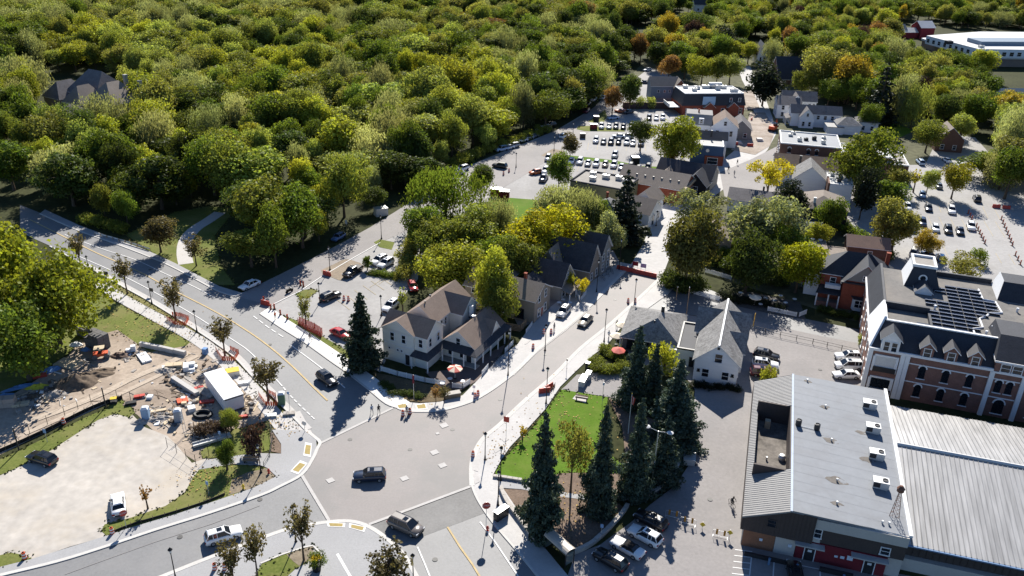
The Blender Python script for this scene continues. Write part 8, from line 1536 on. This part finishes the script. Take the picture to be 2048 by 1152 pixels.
person(814, 830, .2, (.10, .15, .24), (.03, .03, .04), 'person standing between the two drums at the crossing', 'stand'); person(1474, 330, .3, (.03, .03, .035), (.03, .03, .04), 'left small dark figure on the upper main street'); person(1456, 344, .3, (.04, .03, .03), (.03, .03, .04), 'right small dark figure on the upper main street'); person(1468, 352, 2.6, (.4, .4, .4), (.05, .06, .1), 'pale-topped figure on the upper main street')
person(1108, 662, .8, (.30, .28, .26), (.05, .05, .07), 'person behind the drums beside the silver SUV', 'stand')
bicycle(592, 1055, -2.6, 'dark bicycle ridden past the bottom island'); person(592, 1055, -2.6, (.03, .035, .06), (.02, .022, .03), 'cyclist in dark clothes at the bottom island', 'ride', z=.08)
bicycle(1463, 1012, .35, 'bicycle ridden down the laneway'); person(1463, 1012, .35, (.05, .05, .055), (.03, .03, .035), 'cyclist in black riding down the laneway', 'ride', z=.08)
t = thing('motorcycle', 'black motorcycle standing at the side street mouth', 'motorcycle', pt(579, 585), 1.0)
for x in (-.7, .7): MB().tube((x, -.08, .32), (x, .08, .32), .32, .32, 14).build('wheel', TYRE, t)
MB().box(-.5, -.2, .35, .5, .2, .75).build('engine', BLK, t); MB().box(-.8, -.18, .75, .1, .18, .95).build('seat', BLK, t); MB().lathe([(.12, 0), (.24, .1), (.2, .28), (.05, .32)], 8, 0, (.3, 0, .72)).build('tank', DARKM, t); MB().tube((.45, -.38, 1.05), (.45, .38, 1.05), .025, .025, 5).build('handlebar', GALV, t); MB().tube((.45, 0, 1.05), (.72, 0, .32), .04, .04, 6).build('fork', GALV, t)
for i, (x, y, c) in enumerate(((986, 735, 0), (996, 726, 1), (1004, 718, 2))): bicycle(x, y, .9 + .2 * i, '%s bicycle parked at the veranda fence' % ORDW[i], .14)
for i, (x, y) in enumerate(((1205, 560), (1214, 553), (1222, 547))): bicycle(x, y, .6, '%s bicycle racked behind the red barriers' % ORDW[i], .14)

# scattered debris of the yard, and ragged grass along the lawn edges: too small to pick apart
YARD = [(20, 800), (120, 735), (240, 700), (330, 712), (400, 700), (470, 745), (520, 800), (500, 840), (430, 890), (340, 870), (270, 810), (150, 815), (40, 850)]
rd = random.Random(9); dm = MB(); k = 0
hot = [(350, 745), (390, 740), (370, 800), (300, 835), (330, 840), (60, 800), (100, 785), (150, 720), (400, 860), (270, 710), (480, 800), (520, 815)]
while k < 620:
    if rd.random() < .75: hx, hy = rd.choice(hot); x, y = rd.gauss(hx, 16), rd.gauss(hy, 10)
    else: x, y = rd.uniform(0, 540), rd.uniform(700, 900)
    if not inpoly(x, y, YARD): continue
    k += 1; g = G(x, y); L_, W_, H_ = rd.choice([(.25, .2, .15), (.4, .3, .2), (1.6, .12, .08), (2.2, .2, .06), (.6, .5, .35), (.9, .6, .1)]); M_ = Matrix.Translation((g.x, g.y, .03)) @ Matrix.Rotation(rd.uniform(0, 3.14), 4, 'Z') @ Matrix.Rotation(rd.uniform(-.3, .3), 4, 'X'); s_ = rd.uniform(.6, 1.3)
    dm.box(-L_ / 2 * s_, -W_ / 2 * s_, -.05, L_ / 2 * s_, W_ / 2 * s_, H_ * s_, rd.choice([0, 0, 0, 0, 1, 1, 2, 3, 3, 3, 3, 4, 4, 4]), M_)
tag(dm.build('yard_debris', [PALED, PLY, PWHITE, DARKD, CHAR]), 'scattered rubble, offcuts and sacking over the construction yard', 'debris', None, 'stuff')
EDGE = {}
gt = MB(); rg = random.Random(4)
for nm in ('lawn', 'boulevard_lawn', 'path_lawn', 'fence_verge', 'corner_lawn', 'bench_lawn', 'verge_lawn', 'park_lawn', 'island_bed', 'corner_verge', 'lot_island'):
    o = bpy.data.objects.get(nm)
    if not o: continue
    vs_ = [v.co.copy() for v in o.data.vertices]
    for a_, b2 in zip(vs_, vs_[1:] + vs_[:1]):
        n = int((b2 - a_).length / .22)
        for i in range(min(n, 160)):
            p = a_.lerp(b2, rg.random()) + Vector((rg.gauss(0, .28), rg.gauss(0, .28), -.02)); r = rg.uniform(.12, .32); an = rg.uniform(0, 6.28); h = rg.uniform(.05, .22); dx, dy = r * math.cos(an), r * math.sin(an)
            gt.add([(p.x - dx, p.y - dy, p.z), (p.x + dx, p.y + dy, p.z), (p.x + dy * .3, p.y - dx * .3, p.z + h)], [(0, 1, 2)], 1 if rg.random() < .2 else 0); gt.add([(p.x - dy, p.y + dx, p.z), (p.x + dy, p.y - dx, p.z), (p.x - dx * .3, p.y, p.z + h)], [(0, 1, 2)], 0)
tag(gt.build('edge_grass', [GRASS, mat('dry_grass', (.24, .19, .08))]), 'ragged grass growing along the lawn edges', 'grass', None, 'stuff')
lf = MB()
for cx, cy, sx, sy, n in ((1120, 860, 45, 40, 260), (270, 650, 60, 25, 200), (420, 960, 40, 20, 160), (340, 660, 40, 16, 160), (1120, 1010, 50, 25, 200), (300, 470, 50, 20, 160), (820, 790, 40, 8, 120), (560, 850, 30, 12, 80), (1000, 900, 20, 20, 80)):
    for i in range(n):
        g = G(rg.gauss(cx, sx), rg.gauss(cy, sy)); r = rg.uniform(.06, .16); an = rg.uniform(0, 6.28); z = .17 + rg.uniform(0, .02); lf.add([(g.x + r * math.cos(an + q), g.y + r * math.sin(an + q), z) for q in (0, 1.6, 3.1, 4.6)], [(0, 1, 2, 3)], i % 3)
tag(lf.build('fallen_leaves', [mat('leaf_brown', (.22, .13, .05)), mat('leaf_ochre', (.38, .25, .07)), mat('leaf_dark', (.10, .065, .03))]), 'fallen autumn leaves lying on lawns and paving', 'leaves', None, 'stuff')
